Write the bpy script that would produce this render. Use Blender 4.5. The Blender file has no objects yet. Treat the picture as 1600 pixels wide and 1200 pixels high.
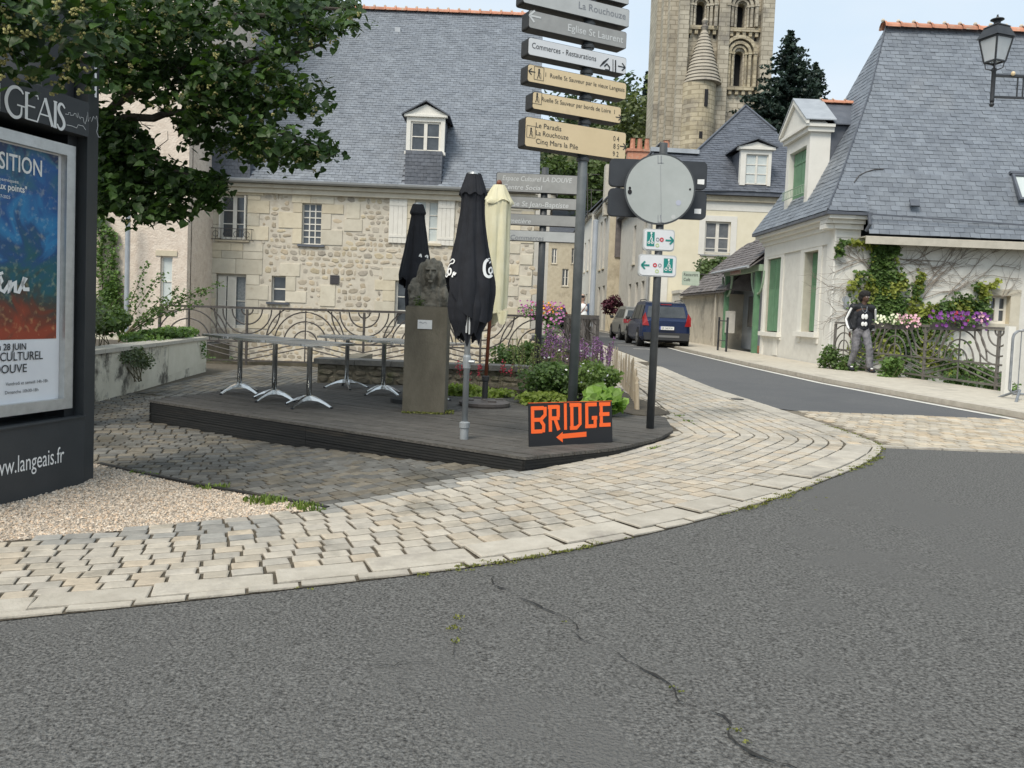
import bpy, bmesh, math, random
import numpy as np
from mathutils import Vector, Matrix, noise as mnoise
random.seed(7)
R_ = random.uniform
rad = math.radians
scn = bpy.context.scene
col = scn.collection

# ------------------------------------------------------------------ camera
FPX, ROLL, PIT, CYP, CAMZ = 1250.0, 0.040, 60/1250.0, 546.5, 1.42
th = math.atan(PIT)
cam = bpy.data.objects.new('camera', bpy.data.cameras.new('camera'))
col.objects.link(cam); scn.camera = cam
Fw = Vector((0, math.cos(th), -math.sin(th)))
r0, u0 = Vector((1, 0, 0)), Vector((0, math.sin(th), math.cos(th)))
Rt = math.cos(ROLL)*r0 + math.sin(ROLL)*u0
Up = -math.sin(ROLL)*r0 + math.cos(ROLL)*u0
CP = Vector((0, 0, CAMZ))
mw = Matrix.Identity(4)
for i in range(3):
    mw[i][0], mw[i][1], mw[i][2], mw[i][3] = Rt[i], Up[i], -Fw[i], CP[i]
cam.matrix_world = mw
cam.data.sensor_width = 36; cam.data.sensor_fit = 'HORIZONTAL'
cam.data.lens = FPX/1600*36
cam.data.shift_y = -(600-CYP)/1600
cam.data.clip_start = .05; cam.data.clip_end = 1500

# ------------------------------------------------------------------ world, sun, exposure
SUN_EL, SUN_AZ = 52, 212      # azimuth clockwise from +Y (north)
w = bpy.data.worlds.new('World'); scn.world = w; w.use_nodes = True
nt = w.node_tree; nt.nodes.clear()
out = nt.nodes.new('ShaderNodeOutputWorld'); bg = nt.nodes.new('ShaderNodeBackground')
sky = nt.nodes.new('ShaderNodeTexSky'); sky.sky_type = 'NISHITA'; sky.sun_disc = False
sky.sun_elevation = rad(SUN_EL); sky.sun_rotation = rad(SUN_AZ)
sky.air_density = 1.0; sky.dust_density = 2.5; sky.ozone_density = 1.2
tc = nt.nodes.new('ShaderNodeTexCoord'); mp = nt.nodes.new('ShaderNodeMapping')
mp.inputs['Scale'].default_value = (1.1, 1.1, 2.6)
nz = nt.nodes.new('ShaderNodeTexNoise'); nz.inputs['Scale'].default_value = 1.7
nz.inputs['Detail'].default_value = 5; nz.inputs['Roughness'].default_value = .55
rp = nt.nodes.new('ShaderNodeValToRGB')
rp.color_ramp.elements[0].position = .32; rp.color_ramp.elements[0].color = (4.9, 6.1, 7.2, 1)
rp.color_ramp.elements[1].position = .68; rp.color_ramp.elements[1].color = (6.2, 6.8, 7.3, 1)
mx = nt.nodes.new('ShaderNodeMixRGB'); mx.inputs[0].default_value = .86
L = nt.links.new
L(tc.outputs['Generated'], mp.inputs['Vector']); L(mp.outputs[0], nz.inputs['Vector'])
L(nz.outputs['Fac'], rp.inputs[0]); L(sky.outputs[0], mx.inputs[1]); L(rp.outputs[0], mx.inputs[2])
L(mx.outputs[0], bg.inputs[0]); bg.inputs[1].default_value = .1; L(bg.outputs[0], out.inputs[0])
sd = bpy.data.lights.new('sun', 'SUN'); sd.energy = 2.3; sd.angle = rad(26); sd.color = (1, .93, .82)
so = bpy.data.objects.new('sun', sd); col.objects.link(so)
sv = Vector((math.sin(rad(SUN_AZ))*math.cos(rad(SUN_EL)), math.cos(rad(SUN_AZ))*math.cos(rad(SUN_EL)), math.sin(rad(SUN_EL))))
so.rotation_euler = sv.to_track_quat('Z', 'Y').to_euler(); so.location = (0, 0, 40)
vs = scn.view_settings; vs.view_transform = 'Standard'; vs.look = 'None'; vs.gamma = 1; vs.exposure = 0.54
vs.use_curve_mapping = False

# ------------------------------------------------------------------ layout helpers (photo pixel -> place)
def ray(px, py): return Fw + Rt*((px-800)/FPX) + Up*((CYP-py)/FPX)
def PY(px, py, y):
    r = ray(px, py); return CP + r*(y/r.y)
def PX(px, py, x):
    r = ray(px, py); return CP + r*(x/r.x)
def PZ(px, py, z):
    r = ray(px, py); return CP + r*((z-CAMZ)/r.z)
def cl(t): return max(0., min(1., t))
def zt(x, y): return .26*cl((x+2.3)/4.7) + .04*cl((y-8)/6)
def G(px, py, lift=0):
    z = .15
    for _ in range(30):
        p = PZ(px, py, z+lift); z = .5*z+.5*zt(p.x, p.y)
    return Vector((p.x, p.y, zt(p.x, p.y)+lift))
def proj(p):
    d = Vector(p)-CP; z = d.dot(Fw)
    if z < .05: return None
    return 800+FPX*d.dot(Rt)/z, CYP-FPX*d.dot(Up)/z, z
def rect(a, b, c, d, y):      # pixel box on a wall facing us at distance y -> x0,x1,z0,z1
    my, mx_ = (b+d)/2, (a+c)/2
    return PY(a, my, y).x, PY(c, my, y).x, PY(mx_, d, y).z, PY(mx_, b, y).z

# ------------------------------------------------------------------ materials
def new_mat(name):
    m = bpy.data.materials.new(name); m.use_nodes = True
    return m, m.node_tree, m.node_tree.nodes['Principled BSDF']
def M(name, c1, c2=None, sc=4, rough=.8, bump=0, bsc=60, metal=0, rnd=0, c3=None, sc3=.7, t3=.55, spec=.5, coord='w', stretch=None, hue=None, alpha=1, trans=0, emit=None, bdist=.01):
    m, t, b = new_mat(name); N = t.nodes.new; K = t.links.new
    b.inputs['Roughness'].default_value = rough; b.inputs['Metallic'].default_value = metal
    b.inputs['Specular IOR Level'].default_value = spec
    c1 = (*c1, 1); c2 = (*c2, 1) if c2 else None
    if trans: b.inputs['Transmission Weight'].default_value = trans
    if coord == 'w':
        g = N('ShaderNodeNewGeometry'); vec = g.outputs['Position']
    else:
        g = N('ShaderNodeTexCoord'); vec = g.outputs['Object']
    if stretch:
        q = N('ShaderNodeMapping'); q.inputs['Scale'].default_value = stretch; K(vec, q.inputs['Vector']); vec = q.outputs[0]
    colr = None
    if c2:
        n = N('ShaderNodeTexNoise'); n.inputs['Scale'].default_value = sc; n.inputs['Detail'].default_value = 6; n.inputs['Roughness'].default_value = .65
        K(vec, n.inputs['Vector'])
        r = N('ShaderNodeValToRGB'); r.color_ramp.elements[0].position = .33; r.color_ramp.elements[1].position = .67
        r.color_ramp.elements[0].color = c1; r.color_ramp.elements[1].color = c2
        K(n.outputs['Fac'], r.inputs[0]); colr = r.outputs[0]
    if c3:
        n = N('ShaderNodeTexNoise'); n.inputs['Scale'].default_value = sc3; n.inputs['Detail'].default_value = 8; n.inputs['Roughness'].default_value = .7
        K(vec, n.inputs['Vector'])
        r = N('ShaderNodeMapRange'); r.inputs[1].default_value = t3; r.inputs[2].default_value = t3+.12
        K(n.outputs['Fac'], r.inputs[0])
        q = N('ShaderNodeMixRGB'); K(r.outputs[0], q.inputs[0])
        if colr: K(colr, q.inputs[1])
        else: q.inputs[1].default_value = c1
        q.inputs[2].default_value = (*c3, 1); colr = q.outputs[0]
    if rnd or hue:
        gi = N('ShaderNodeNewGeometry'); oi = N('ShaderNodeObjectInfo'); a = N('ShaderNodeMath'); a.operation = 'ADD'
        K(gi.outputs['Random Per Island'], a.inputs[0]); K(oi.outputs['Random'], a.inputs[1])
        fr = N('ShaderNodeMath'); fr.operation = 'FRACT'; K(a.outputs[0], fr.inputs[0])
        if hue:
            rr = N('ShaderNodeValToRGB'); rr.color_ramp.interpolation = 'CONSTANT'
            e = rr.color_ramp.elements
            for i, h in enumerate(hue):
                if i < 2: el = e[i]; el.position = i/len(hue)
                else: el = e.new(i/len(hue))
                el.color = (*h, 1)
            K(fr.outputs[0], rr.inputs[0])
            q = N('ShaderNodeMixRGB'); q.blend_type = 'MULTIPLY'; q.inputs[0].default_value = 1
            if colr: K(colr, q.inputs[1])
            else: q.inputs[1].default_value = c1
            K(rr.outputs[0], q.inputs[2]); colr = q.outputs[0]
        if rnd:
            m2 = N('ShaderNodeMath'); m2.operation = 'MULTIPLY'; m2.inputs[1].default_value = 7.31
            K(fr.outputs[0], m2.inputs[0]); f2 = N('ShaderNodeMath'); f2.operation = 'FRACT'; K(m2.outputs[0], f2.inputs[0])
            mr = N('ShaderNodeMapRange'); mr.inputs[3].default_value = 1-rnd; mr.inputs[4].default_value = 1+rnd*.7
            K(f2.outputs[0], mr.inputs[0])
            hs = N('ShaderNodeHueSaturation')
            if colr: K(colr, hs.inputs['Color'])
            else: hs.inputs['Color'].default_value = c1
            K(mr.outputs[0], hs.inputs['Value']); colr = hs.outputs[0]
    if colr: K(colr, b.inputs['Base Color'])
    else: b.inputs['Base Color'].default_value = c1
    if bump:
        n = N('ShaderNodeTexNoise'); n.inputs['Scale'].default_value = bsc; n.inputs['Detail'].default_value = 4; K(vec, n.inputs['Vector'])
        bp = N('ShaderNodeBump'); bp.inputs['Strength'].default_value = bump; bp.inputs['Distance'].default_value = bdist
        K(n.outputs['Fac'], bp.inputs['Height']); K(bp.outputs[0], b.inputs['Normal'])
    if emit:
        b.inputs['Emission Color'].default_value = (*emit[0], 1); b.inputs['Emission Strength'].default_value = emit[1]
    return m
def leaf_mat(name, c1, c2, rnd=.35, tr=.35, sc=3):
    m = M(name, c1, c2, sc=sc, rough=.5, rnd=rnd, spec=.35)
    t = m.node_tree; b = t.nodes['Principled BSDF']; o = t.nodes['Material Output']
    tl = t.nodes.new('ShaderNodeBsdfTranslucent'); mx = t.nodes.new('ShaderNodeMixShader'); mx.inputs[0].default_value = tr
    src = b.inputs['Base Color'].links[0].from_socket
    g = t.nodes.new('ShaderNodeMixRGB'); g.blend_type = 'MULTIPLY'; g.inputs[0].default_value = 1; g.inputs[2].default_value = (1.5, 1.7, .6, 1)
    t.links.new(src, g.inputs[1]); t.links.new(g.outputs[0], tl.inputs[0])
    t.links.new(b.outputs[0], mx.inputs[1]); t.links.new(tl.outputs[0], mx.inputs[2]); t.links.new(mx.outputs[0], o.inputs[0])
    return m

# ------------------------------------------------------------------ mesh builder
class MB:
    def __init__(s, mtx=None): s.v = []; s.f = []; s.m = []; s.M = mtx; s.mi = 0
    def add(s, vs, fs, mi=None):
        o = len(s.v)
        if s.M is not None: vs = [s.M @ Vector(v) for v in vs]
        s.v += [tuple(v) for v in vs]; s.f += [tuple(i+o for i in f) for f in fs]
        s.m += [s.mi if mi is None else mi]*len(fs); return s
    def box(s, x0, x1, y0, y1, z0, z1, mi=None):
        return s.add([(x0,y0,z0),(x1,y0,z0),(x1,y1,z0),(x0,y1,z0),(x0,y0,z1),(x1,y0,z1),(x1,y1,z1),(x0,y1,z1)],
            [(0,3,2,1),(4,5,6,7),(0,1,5,4),(1,2,6,5),(2,3,7,6),(3,0,4,7)], mi)
    def quad(s, a, b, c, d, mi=None): return s.add([a, b, c, d], [(0,1,2,3)], mi)
    def poly(s, pts, mi=None): return s.add(pts, [tuple(range(len(pts)))], mi)
    def prism(s, pts, z0, z1, mi=None):   # pts xy, z0/z1 numbers or functions
        n = len(pts); f0 = z0 if callable(z0) else (lambda x, y: z0); f1 = z1 if callable(z1) else (lambda x, y: z1)
        vs = [(x, y, f0(x, y)) for x, y in pts]+[(x, y, f1(x, y)) for x, y in pts]
        return s.add(vs, [tuple(range(n))[::-1], tuple(range(n, 2*n))]+[(i, (i+1) % n, n+(i+1) % n, n+i) for i in range(n)], mi)
    def extr(s, pts, vec, mi=None):       # planar 3d polygon extruded by vec
        n = len(pts); vec = Vector(vec); vs = [Vector(p) for p in pts]; vs += [p+vec for p in vs]
        return s.add(vs, [tuple(range(n))[::-1], tuple(range(n, 2*n))]+[(i, (i+1) % n, n+(i+1) % n, n+i) for i in range(n)], mi)
    def tube(s, path, r, n=8, mi=None, caps=True):
        path = [Vector(p) for p in path]; rs = r if isinstance(r, (list, tuple)) else [r]*len(path)
        vs = []; k = len(path); ref = None
        for i, p in enumerate(path):
            t = (path[min(i+1, k-1)]-path[max(i-1, 0)]).normalized()
            if ref is None: ref = Vector((0, 0, 1)) if abs(t.z) < .9 else Vector((1, 0, 0))
            a = t.cross(ref)
            if a.length < 1e-4: a = t.orthogonal()
            a.normalize(); b = t.cross(a); ref = -b if False else ref
            for j in range(n):
                q = 2*math.pi*j/n; vs.append(p+(a*math.cos(q)+b*math.sin(q))*rs[i])
        fs = [(i*n+j, i*n+(j+1) % n, (i+1)*n+(j+1) % n, (i+1)*n+j) for i in range(k-1) for j in range(n)]
        if caps: fs += [tuple(range(n))[::-1], tuple(range((k-1)*n, k*n))]
        return s.add(vs, fs, mi)
    def bar(s, a, b, w, h, mi=None):      # flat bar
        a = Vector(a); b = Vector(b); t = (b-a).normalized(); up = Vector((0, 0, 1)) if abs(t.z) < .95 else Vector((0, 1, 0))
        q = t.cross(up).normalized()*w/2; u = q.cross(t).normalized()*h/2
        return s.add([a-q-u, a+q-u, a+q+u, a-q+u, b-q-u, b+q-u, b+q+u, b-q+u], [(0,1,2,3),(7,6,5,4),(0,4,5,1),(1,5,6,2),(2,6,7,3),(3,7,4,0)], mi)
    def lathe(s, prof, c=(0, 0, 0), n=16, mi=None, sx=1, sy=1):
        vs = []; k = len(prof)
        for r, z in prof:
            for j in range(n):
                q = 2*math.pi*j/n; vs.append((c[0]+r*math.cos(q)*sx, c[1]+r*math.sin(q)*sy, c[2]+z))
        fs = [(i*n+j, i*n+(j+1) % n, (i+1)*n+(j+1) % n, (i+1)*n+j) for i in range(k-1) for j in range(n)]
        fs += [tuple(range(n))[::-1], tuple(range((k-1)*n, k*n))]
        return s.add(vs, fs, mi)
    def grid(s, fn, nu, nv, mi=None, closeu=False):
        vs = [fn(i/nu, j/nv) for j in range(nv+1) for i in range(nu+(0 if closeu else 1))]
        W = nu if closeu else nu+1
        fs = [(j*W+i, j*W+(i+1) % W, (j+1)*W+(i+1) % W, (j+1)*W+i) for j in range(nv) for i in range(nu)]
        return s.add(vs, fs, mi)
    def ell(s, c, r, nu=16, nv=10, mi=None, fn=None):
        c = Vector(c)
        def g(u, v):
            a = 2*math.pi*u; b = math.pi*(v-.5)*.999
            d = Vector((math.cos(a)*math.cos(b), math.sin(a)*math.cos(b), math.sin(b)))
            k = fn(d) if fn else 1
            return c+Vector((d.x*r[0], d.y*r[1], d.z*r[2]))*k
        return s.grid(g, nu, nv, mi, True)
    def build(s, name, mats, parent=None, smooth=False, kind=None):
        me = bpy.data.meshes.new(name); me.from_pydata(s.v, [], s.f)
        for m in (mats if isinstance(mats, (list, tuple)) else [mats]): me.materials.append(m)
        if s.m: me.polygons.foreach_set('material_index', s.m)
        if smooth: me.polygons.foreach_set('use_smooth', [True]*len(me.polygons))
        me.update(); return obj(name, me, parent, kind)
def obj(name, me, parent=None, kind=None):
    o = bpy.data.objects.new(name, me); col.objects.link(o)
    if kind: o['kind'] = kind
    if parent is not None: attach(o, parent)
    return o
WLOC = {}
def attach(o, parent):
    o.parent = parent
    loc = WLOC.get(parent.name)
    if loc is not None: o.matrix_parent_inverse = Matrix.Translation(-Vector(loc))
def thing(name, label, cat, loc=(0, 0, 0), group=None, world=True):
    o = bpy.data.objects.new(name, None); col.objects.link(o); o.location = loc; o.empty_display_size = .2
    o['label'] = label; o['category'] = cat
    if group: o['group'] = group
    if world: WLOC[o.name] = tuple(loc)
    return o
def tag(o, label, cat, group=None):
    o['label'] = label; o['category'] = cat
    if group: o['group'] = group
    return o
def dup(root, loc=None, rz=None, label=None, scale=None):
    c = root.copy(); col.objects.link(c)
    if loc is not None: c.location = loc
    if rz is not None: c.rotation_euler.z = rz
    if scale: c.scale = scale
    if label: c['label'] = label
    for ch in list(root.children):
        d = ch.copy(); col.objects.link(d); d.parent = c; d.matrix_parent_inverse = ch.matrix_parent_inverse.copy()
        for g in ch.children:
            e = g.copy(); col.objects.link(e); e.parent = d; e.matrix_parent_inverse = g.matrix_parent_inverse.copy()
    return c
def blobs(name, items, voxel, mats, parent=None, smooth=True, disp=None):
    """items: (p,q,r1,r2) capsules or (c,(rx,ry,rz)) ellipsoids, fused into one surface"""
    mb = MB()
    for it in items:
        if len(it) == 2: mb.ell(it[0], it[1])
        else:
            p, q, ra, rb = Vector(it[0]), Vector(it[1]), it[2], it[3]; n = 7
            mb.tube([p.lerp(q, i/n) for i in range(n+1)], [ra+(rb-ra)*i/n for i in range(n+1)], 12)
            mb.ell(p, (ra,)*3, 12, 8); mb.ell(q, (rb,)*3, 12, 8)
    me = bpy.data.meshes.new('tmp'); me.from_pydata(mb.v, [], mb.f); t = bpy.data.objects.new('tmp', me); col.objects.link(t)
    md = t.modifiers.new('r', 'REMESH'); md.mode = 'VOXEL'; md.voxel_size = voxel; md.use_smooth_shade = smooth
    sm = t.modifiers.new('s', 'SMOOTH'); sm.iterations = 3
    dg = bpy.context.evaluated_depsgraph_get(); ev = t.evaluated_get(dg)
    nm = bpy.data.meshes.new_from_object(ev); bpy.data.objects.remove(t); nm.name = name
    if disp:
        for v in nm.vertices: v.co += v.normal*disp(v.co)
    nm.materials.clear()
    for m in (mats if isinstance(mats, (list, tuple)) else [mats]): nm.materials.append(m)
    return obj(name, nm, parent)
# text
_tc = {}
def text_raw(body, bold=0):
    k = (body, bold)
    if k not in _tc:
        cu = bpy.data.curves.new('t', 'FONT'); cu.body = body; cu.size = 1; cu.offset = bold; cu.resolution_u = 3
        o = bpy.data.objects.new('t', cu); col.objects.link(o)
        me = bpy.data.meshes.new_from_object(o.evaluated_get(bpy.context.evaluated_depsgraph_get()))
        v = np.array([tuple(x.co) for x in me.vertices]) if len(me.vertices) else np.zeros((0, 3)); f = [tuple(p.vertices) for p in me.polygons]
        bpy.data.objects.remove(o); bpy.data.meshes.remove(me); _tc[k] = (v, f)
    return _tc[k]
def text(body, fn, size, mat, parent, width=None, name='lettering', bold=0, shear=0, align='l'):
    """fn(u,v) -> world point; size = height of capitals"""
    v, f = text_raw(body, bold)
    if not len(v): return
    k = size/.70; x0, x1 = v[:, 0].min(), v[:, 0].max()
    kx = width/(x1-x0) if width else k
    sh = {'l': 0, 'c': -(x1-x0)*kx/2, 'r': -(x1-x0)*kx}[align]
    mb = MB(); mb.add([fn((a[0]-x0)*kx+a[1]*k*shear+sh, a[1]*k) for a in v], f)
    return mb.build(name, mat, parent)
def ribbon(mb, pts, w, fn, mi=None):      # flat stroke in a (u,v) plane; w may be a list
    n = len(pts); ws = w if isinstance(w, (list, tuple)) else [w]*n; a = []
    for i, p in enumerate(pts):
        p0, p1 = pts[max(i-1, 0)], pts[min(i+1, n-1)]; dx, dy = p1[0]-p0[0], p1[1]-p0[1]; l = math.hypot(dx, dy) or 1
        a.append(fn(p[0]-dy/l*ws[i]/2, p[1]+dx/l*ws[i]/2)); a.append(fn(p[0]+dy/l*ws[i]/2, p[1]-dx/l*ws[i]/2))
    mb.add(a, [(2*i, 2*i+1, 2*i+3, 2*i+2) for i in range(n-1)], mi)
def arc(cx, cy, r, a0, a1, n=12, ry=None):
    return [(cx+r*math.cos(rad(a0+(a1-a0)*i/n)), cy+(ry or r)*math.sin(rad(a0+(a1-a0)*i/n))) for i in range(n+1)]
# pieces: template + matrix; the largest in the picture become objects, the rest one stuff part
def tmpl_block(ch=.12, top=.06, seed=0, jt=.035):   # unit block, chamfered top, base z 0..1
    rr = random.Random(seed); j = lambda a: rr.uniform(-a, a)
    b = [(-.5,-.5),(.5,-.5),(.5,.5),(-.5,.5)]; b = [(x+j(jt), y+j(jt)) for x, y in b]
    v = [(x, y, 0) for x, y in b]+[(x, y, .72) for x, y in b]+[(x*(1-ch), y*(1-ch), 1+j(top)) for x, y in b]
    f = [(i, (i+1) % 4, 4+(i+1) % 4, 4+i) for i in range(4)]+[(4+i, 4+(i+1) % 4, 8+(i+1) % 4, 8+i) for i in range(4)]+[(8,9,10,11)]
    return v, f
def tmpl_slate(seed=0):                    # unit: x width, y up the slope, lower edge proud
    rr = random.Random(seed); j = lambda a: rr.uniform(-a, a)
    a = j(.03); v = [(-.49,-.5+a,0),(.49,-.5-a,0),(.49,.5,0),(-.49,.5,0),(-.49,-.5+a,1+j(.3)),(.49,-.5-a,1+j(.3)),(.49,.5,.25),(-.49,.5,.25)]
    return v, [(4,5,6,7),(0,1,5,4),(1,2,6,5),(3,0,4,7)]
def tmpl_stone(seed=0, n=9):
    rr = random.Random(seed); b = []
    for i in range(n):
        q = 2*math.pi*(i+rr.uniform(-.2, .2))/n; r = rr.uniform(.40, .56); c, s = math.cos(q), math.sin(q)
        k = 1/max(abs(c), abs(s))**.55; b.append((r*c*k*.95, r*s*k*.95))
    v = [(x, y, 0) for x, y in b]+[(x*.97, y*.97, .6) for x, y in b]+[(x*.74, y*.74, 1+rr.uniform(-.1, .1)) for x, y in b]
    f = [(k*n+i, k*n+(i+1) % n, (k+1)*n+(i+1) % n, (k+1)*n+i) for k in (0, 1) for i in range(n)]+[tuple(range(2*n, 3*n))]
    return v, f
TB = [tmpl_block(seed=i) for i in range(6)]; TS = [tmpl_slate(i) for i in range(5)]; TR = [tmpl_stone(i) for i in range(8)]
TBL = [tmpl_block(.025, .02, 50+i, .006) for i in range(3)]
def pieces(parent, name, tmpls, items, mat, limit=300, smooth=False, stuffname=None):
    """items: list of (template index, Matrix)"""
    mats = mat if isinstance(mat, (list, tuple)) else [mat]
    sc = []
    for k, (ti, mtx) in enumerate(items):
        p = proj(mtx.translation); s = 0
        if p and -20 < p[0] < 1620 and -20 < p[1] < 1220: s = (mtx.col[0].xyz.length*mtx.col[1].xyz.length)/p[2]**2
        sc.append((s, k))
    sc.sort(reverse=True)
    ms = []
    for v, f in tmpls:
        me = bpy.data.meshes.new(name); me.from_pydata(v, [], f)
        for m in mats: me.materials.append(m)
        if smooth: me.polygons.foreach_set('use_smooth', [True]*len(me.polygons))
        ms.append(me)
    pinv = Matrix.Translation(-Vector(WLOC[parent.name])) if parent.name in WLOC else Matrix.Identity(4)
    for s, k in sc[:limit]:
        if s == 0: break
        ti, mtx = items[k]; o = bpy.data.objects.new(name, ms[ti]); col.objects.link(o); o.parent = parent; o.matrix_parent_inverse = pinv; o.matrix_basis = mtx
    used = set(k for s, k in sc[:limit] if s > 0)
    rest = [items[k] for k in range(len(items)) if k not in used]
    if rest:
        V = []; Fc = []; o = 0
        arrs = [np.c_[np.array(v, float), np.ones(len(v))] for v, f in tmpls]
        for ti, mtx in rest:
            V.append((arrs[ti] @ np.array(mtx).T)[:, :3]); Fc += [tuple(i+o for i in f) for f in tmpls[ti][1]]; o += len(arrs[ti])
        me = bpy.data.meshes.new(stuffname or name); me.from_pydata(np.concatenate(V).tolist(), [], Fc)
        for m in mats: me.materials.append(m)
        if smooth: me.polygons.foreach_set('use_smooth', [True]*len(me.polygons))
        obj(stuffname or (name+'_field'), me, parent, 'stuff')
def mtx_from(o, x, y, z):
    m = Matrix.Identity(4)
    for i in range(3): m[i][0], m[i][1], m[i][2], m[i][3] = x[i], y[i], z[i], o[i]
    return m
def inpoly(x, y, poly):
    c = False; n = len(poly); j = n-1
    for i in range(n):
        xi, yi = poly[i][:2]; xj, yj = poly[j][:2]
        if (yi > y) != (yj > y) and x < (xj-xi)*(y-yi)/(yj-yi)+xi: c = not c
        j = i
    return c
def frame(o, u, n):   # local (u right, -y outward like a wall facing us): x=u, y=-n(inward), z=up
    u = Vector(u).normalized(); n = Vector(n).normalized()
    return mtx_from(Vector(o), u, -n, Vector((0, 0, 1)))
def roof_pieces(parent, poly, eave_dir, up_dir, w, h, mat, limit, th=.012, joff=.5, name='slate', holes=(), jit=.06):
    """planar polygon of 3d points; rows parallel to eave_dir"""
    ex = Vector(eave_dir).normalized(); n = ex.cross(Vector(up_dir)).normalized(); ey = n.cross(ex).normalized()
    if n.z < 0: n = -n
    o = Vector(poly[0]); q = [((Vector(p)-o).dot(ex), (Vector(p)-o).dot(ey)) for p in poly]
    v0, v1 = min(b for a, b in q), max(b for a, b in q); items = []; r = 0; v = v0
    while v < v1-.02:
        vm = min(v+h*.5, v1-.01); xs = []
        for i in range(len(q)):
            (xa, ya), (xb, yb) = q[i], q[(i+1) % len(q)]
            if (ya > vm) != (yb > vm): xs.append(xa+(xb-xa)*(vm-ya)/(yb-ya))
        xs.sort()
        for a, b in zip(xs[::2], xs[1::2]):
            k = math.floor(a/w-(r % 2)*joff)
            while True:
                s0 = (k+(r % 2)*joff)*w; s1 = s0+w; k += 1
                if s0 > b: break
                c0, c1 = max(s0, a), min(s1, b)
                if c1-c0 < w*.15: continue
                cm = (c0+c1)/2
                if any(h0 < cm < h1 and h2 < vm < h3 for h0, h1, h2, h3 in holes): continue
                cen = o+ex*cm+ey*(v+h*.55+R_(-jit, jit)*h*.4)+n*.004
                items.append((random.randrange(len(TS)), mtx_from(cen, ex*(c1-c0)*.985, ey*h*1.12, n*th*R_(.8, 1.5))))
        v += h; r += 1
    pieces(parent, name, TS, items, mat, limit)
# ------------------------------------------------------------------ shared materials
m_asph = M('asphalt', (.035,.034,.032), (.225,.222,.21), sc=78, rough=.92, bump=1, bsc=80, spec=.25, c3=(.13,.128,.122), sc3=.6, t3=.50, bdist=.02)
m_asph2 = M('street_asphalt', (.09,.091,.092), (.15,.151,.152), sc=60, rough=.92, bump=.5, bsc=90, spec=.2, c3=(.105,.107,.11), sc3=.3, t3=.5)
m_joint = M('joint_sand', (.06,.05,.035), (.12,.10,.07), sc=18, rough=.95, bump=.5)
m_sett = M('limestone_sett', (.37,.34,.29), (.51,.47,.40), sc=9, rough=.85, bump=.5, bsc=45, c3=(.25,.235,.20), sc3=1.3, t3=.54,
           hue=[(1,.985,.96),(1.02,.96,.88),(.90,.90,.90),(1.04,1.02,.99),(.95,.92,.87),(.93,.92,.91),(1.04,.96,.86),(.98,.97,.96)], rnd=.09)
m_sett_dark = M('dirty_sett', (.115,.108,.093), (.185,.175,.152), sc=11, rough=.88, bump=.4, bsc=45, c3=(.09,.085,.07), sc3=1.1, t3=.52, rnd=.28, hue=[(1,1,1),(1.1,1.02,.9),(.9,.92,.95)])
m_sett_grey = M('grey_sett', (.24,.235,.215), (.36,.345,.31), sc=10, rough=.85, bump=.4, bsc=45, rnd=.2)
m_kerb = M('kerb_stone', (.38,.345,.285), (.49,.45,.38), sc=7, rough=.85, bump=.5, bsc=70, rnd=.1, c3=(.30,.27,.23), sc3=1.6, t3=.55)
m_walk = M('pale_pavement', (.42,.38,.31), (.53,.485,.40), sc=5, rough=.88, bump=.3, c3=(.34,.31,.26), sc3=.9, t3=.56, rnd=.10)
m_cob = M('ramp_cobble', (.38,.335,.265), (.51,.46,.375), sc=7, rough=.88, bump=.4, rnd=.2, hue=[(1,1,1),(1.04,.95,.84),(.88,.88,.88),(1.03,1,.95)])
m_gravel = M('gravel', (.50,.42,.33), (.68,.60,.50), sc=30, rough=.9, rnd=.35, hue=[(1,1,1),(1.05,.93,.82),(.85,.83,.82),(1.08,1.06,1.03)])
m_gravbed = M('gravel_bed', (.30,.25,.19), (.50,.43,.35), sc=60, rough=.95, bump=1, bsc=120)
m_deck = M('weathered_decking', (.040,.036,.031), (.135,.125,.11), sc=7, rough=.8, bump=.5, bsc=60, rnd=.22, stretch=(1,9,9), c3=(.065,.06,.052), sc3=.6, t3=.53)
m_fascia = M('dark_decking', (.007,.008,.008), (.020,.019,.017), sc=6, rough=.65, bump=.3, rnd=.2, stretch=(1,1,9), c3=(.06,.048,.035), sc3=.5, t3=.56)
m_white = M('white_road_paint', (.55,.53,.48), (.70,.68,.62), sc=14, rough=.8)
m_soil = M('soil', (.05,.04,.03), (.10,.085,.06), sc=14, rough=.95, bump=.8)
m_bank = M('bank_earth', (.10,.09,.06), (.18,.16,.12), sc=3, rough=.95, bump=.8)
m_grassbase = M('ground_green', (.07,.09,.035), (.13,.14,.07), sc=2, rough=.95)
m_cast = M('cast_iron', (.05,.05,.05), rough=.6, metal=.6)
m_grass = leaf_mat('grass_blade', (.10,.16,.03), (.20,.26,.06), tr=.25)
m_moss = leaf_mat('moss', (.13,.15,.03), (.22,.22,.06), tr=.1)

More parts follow.
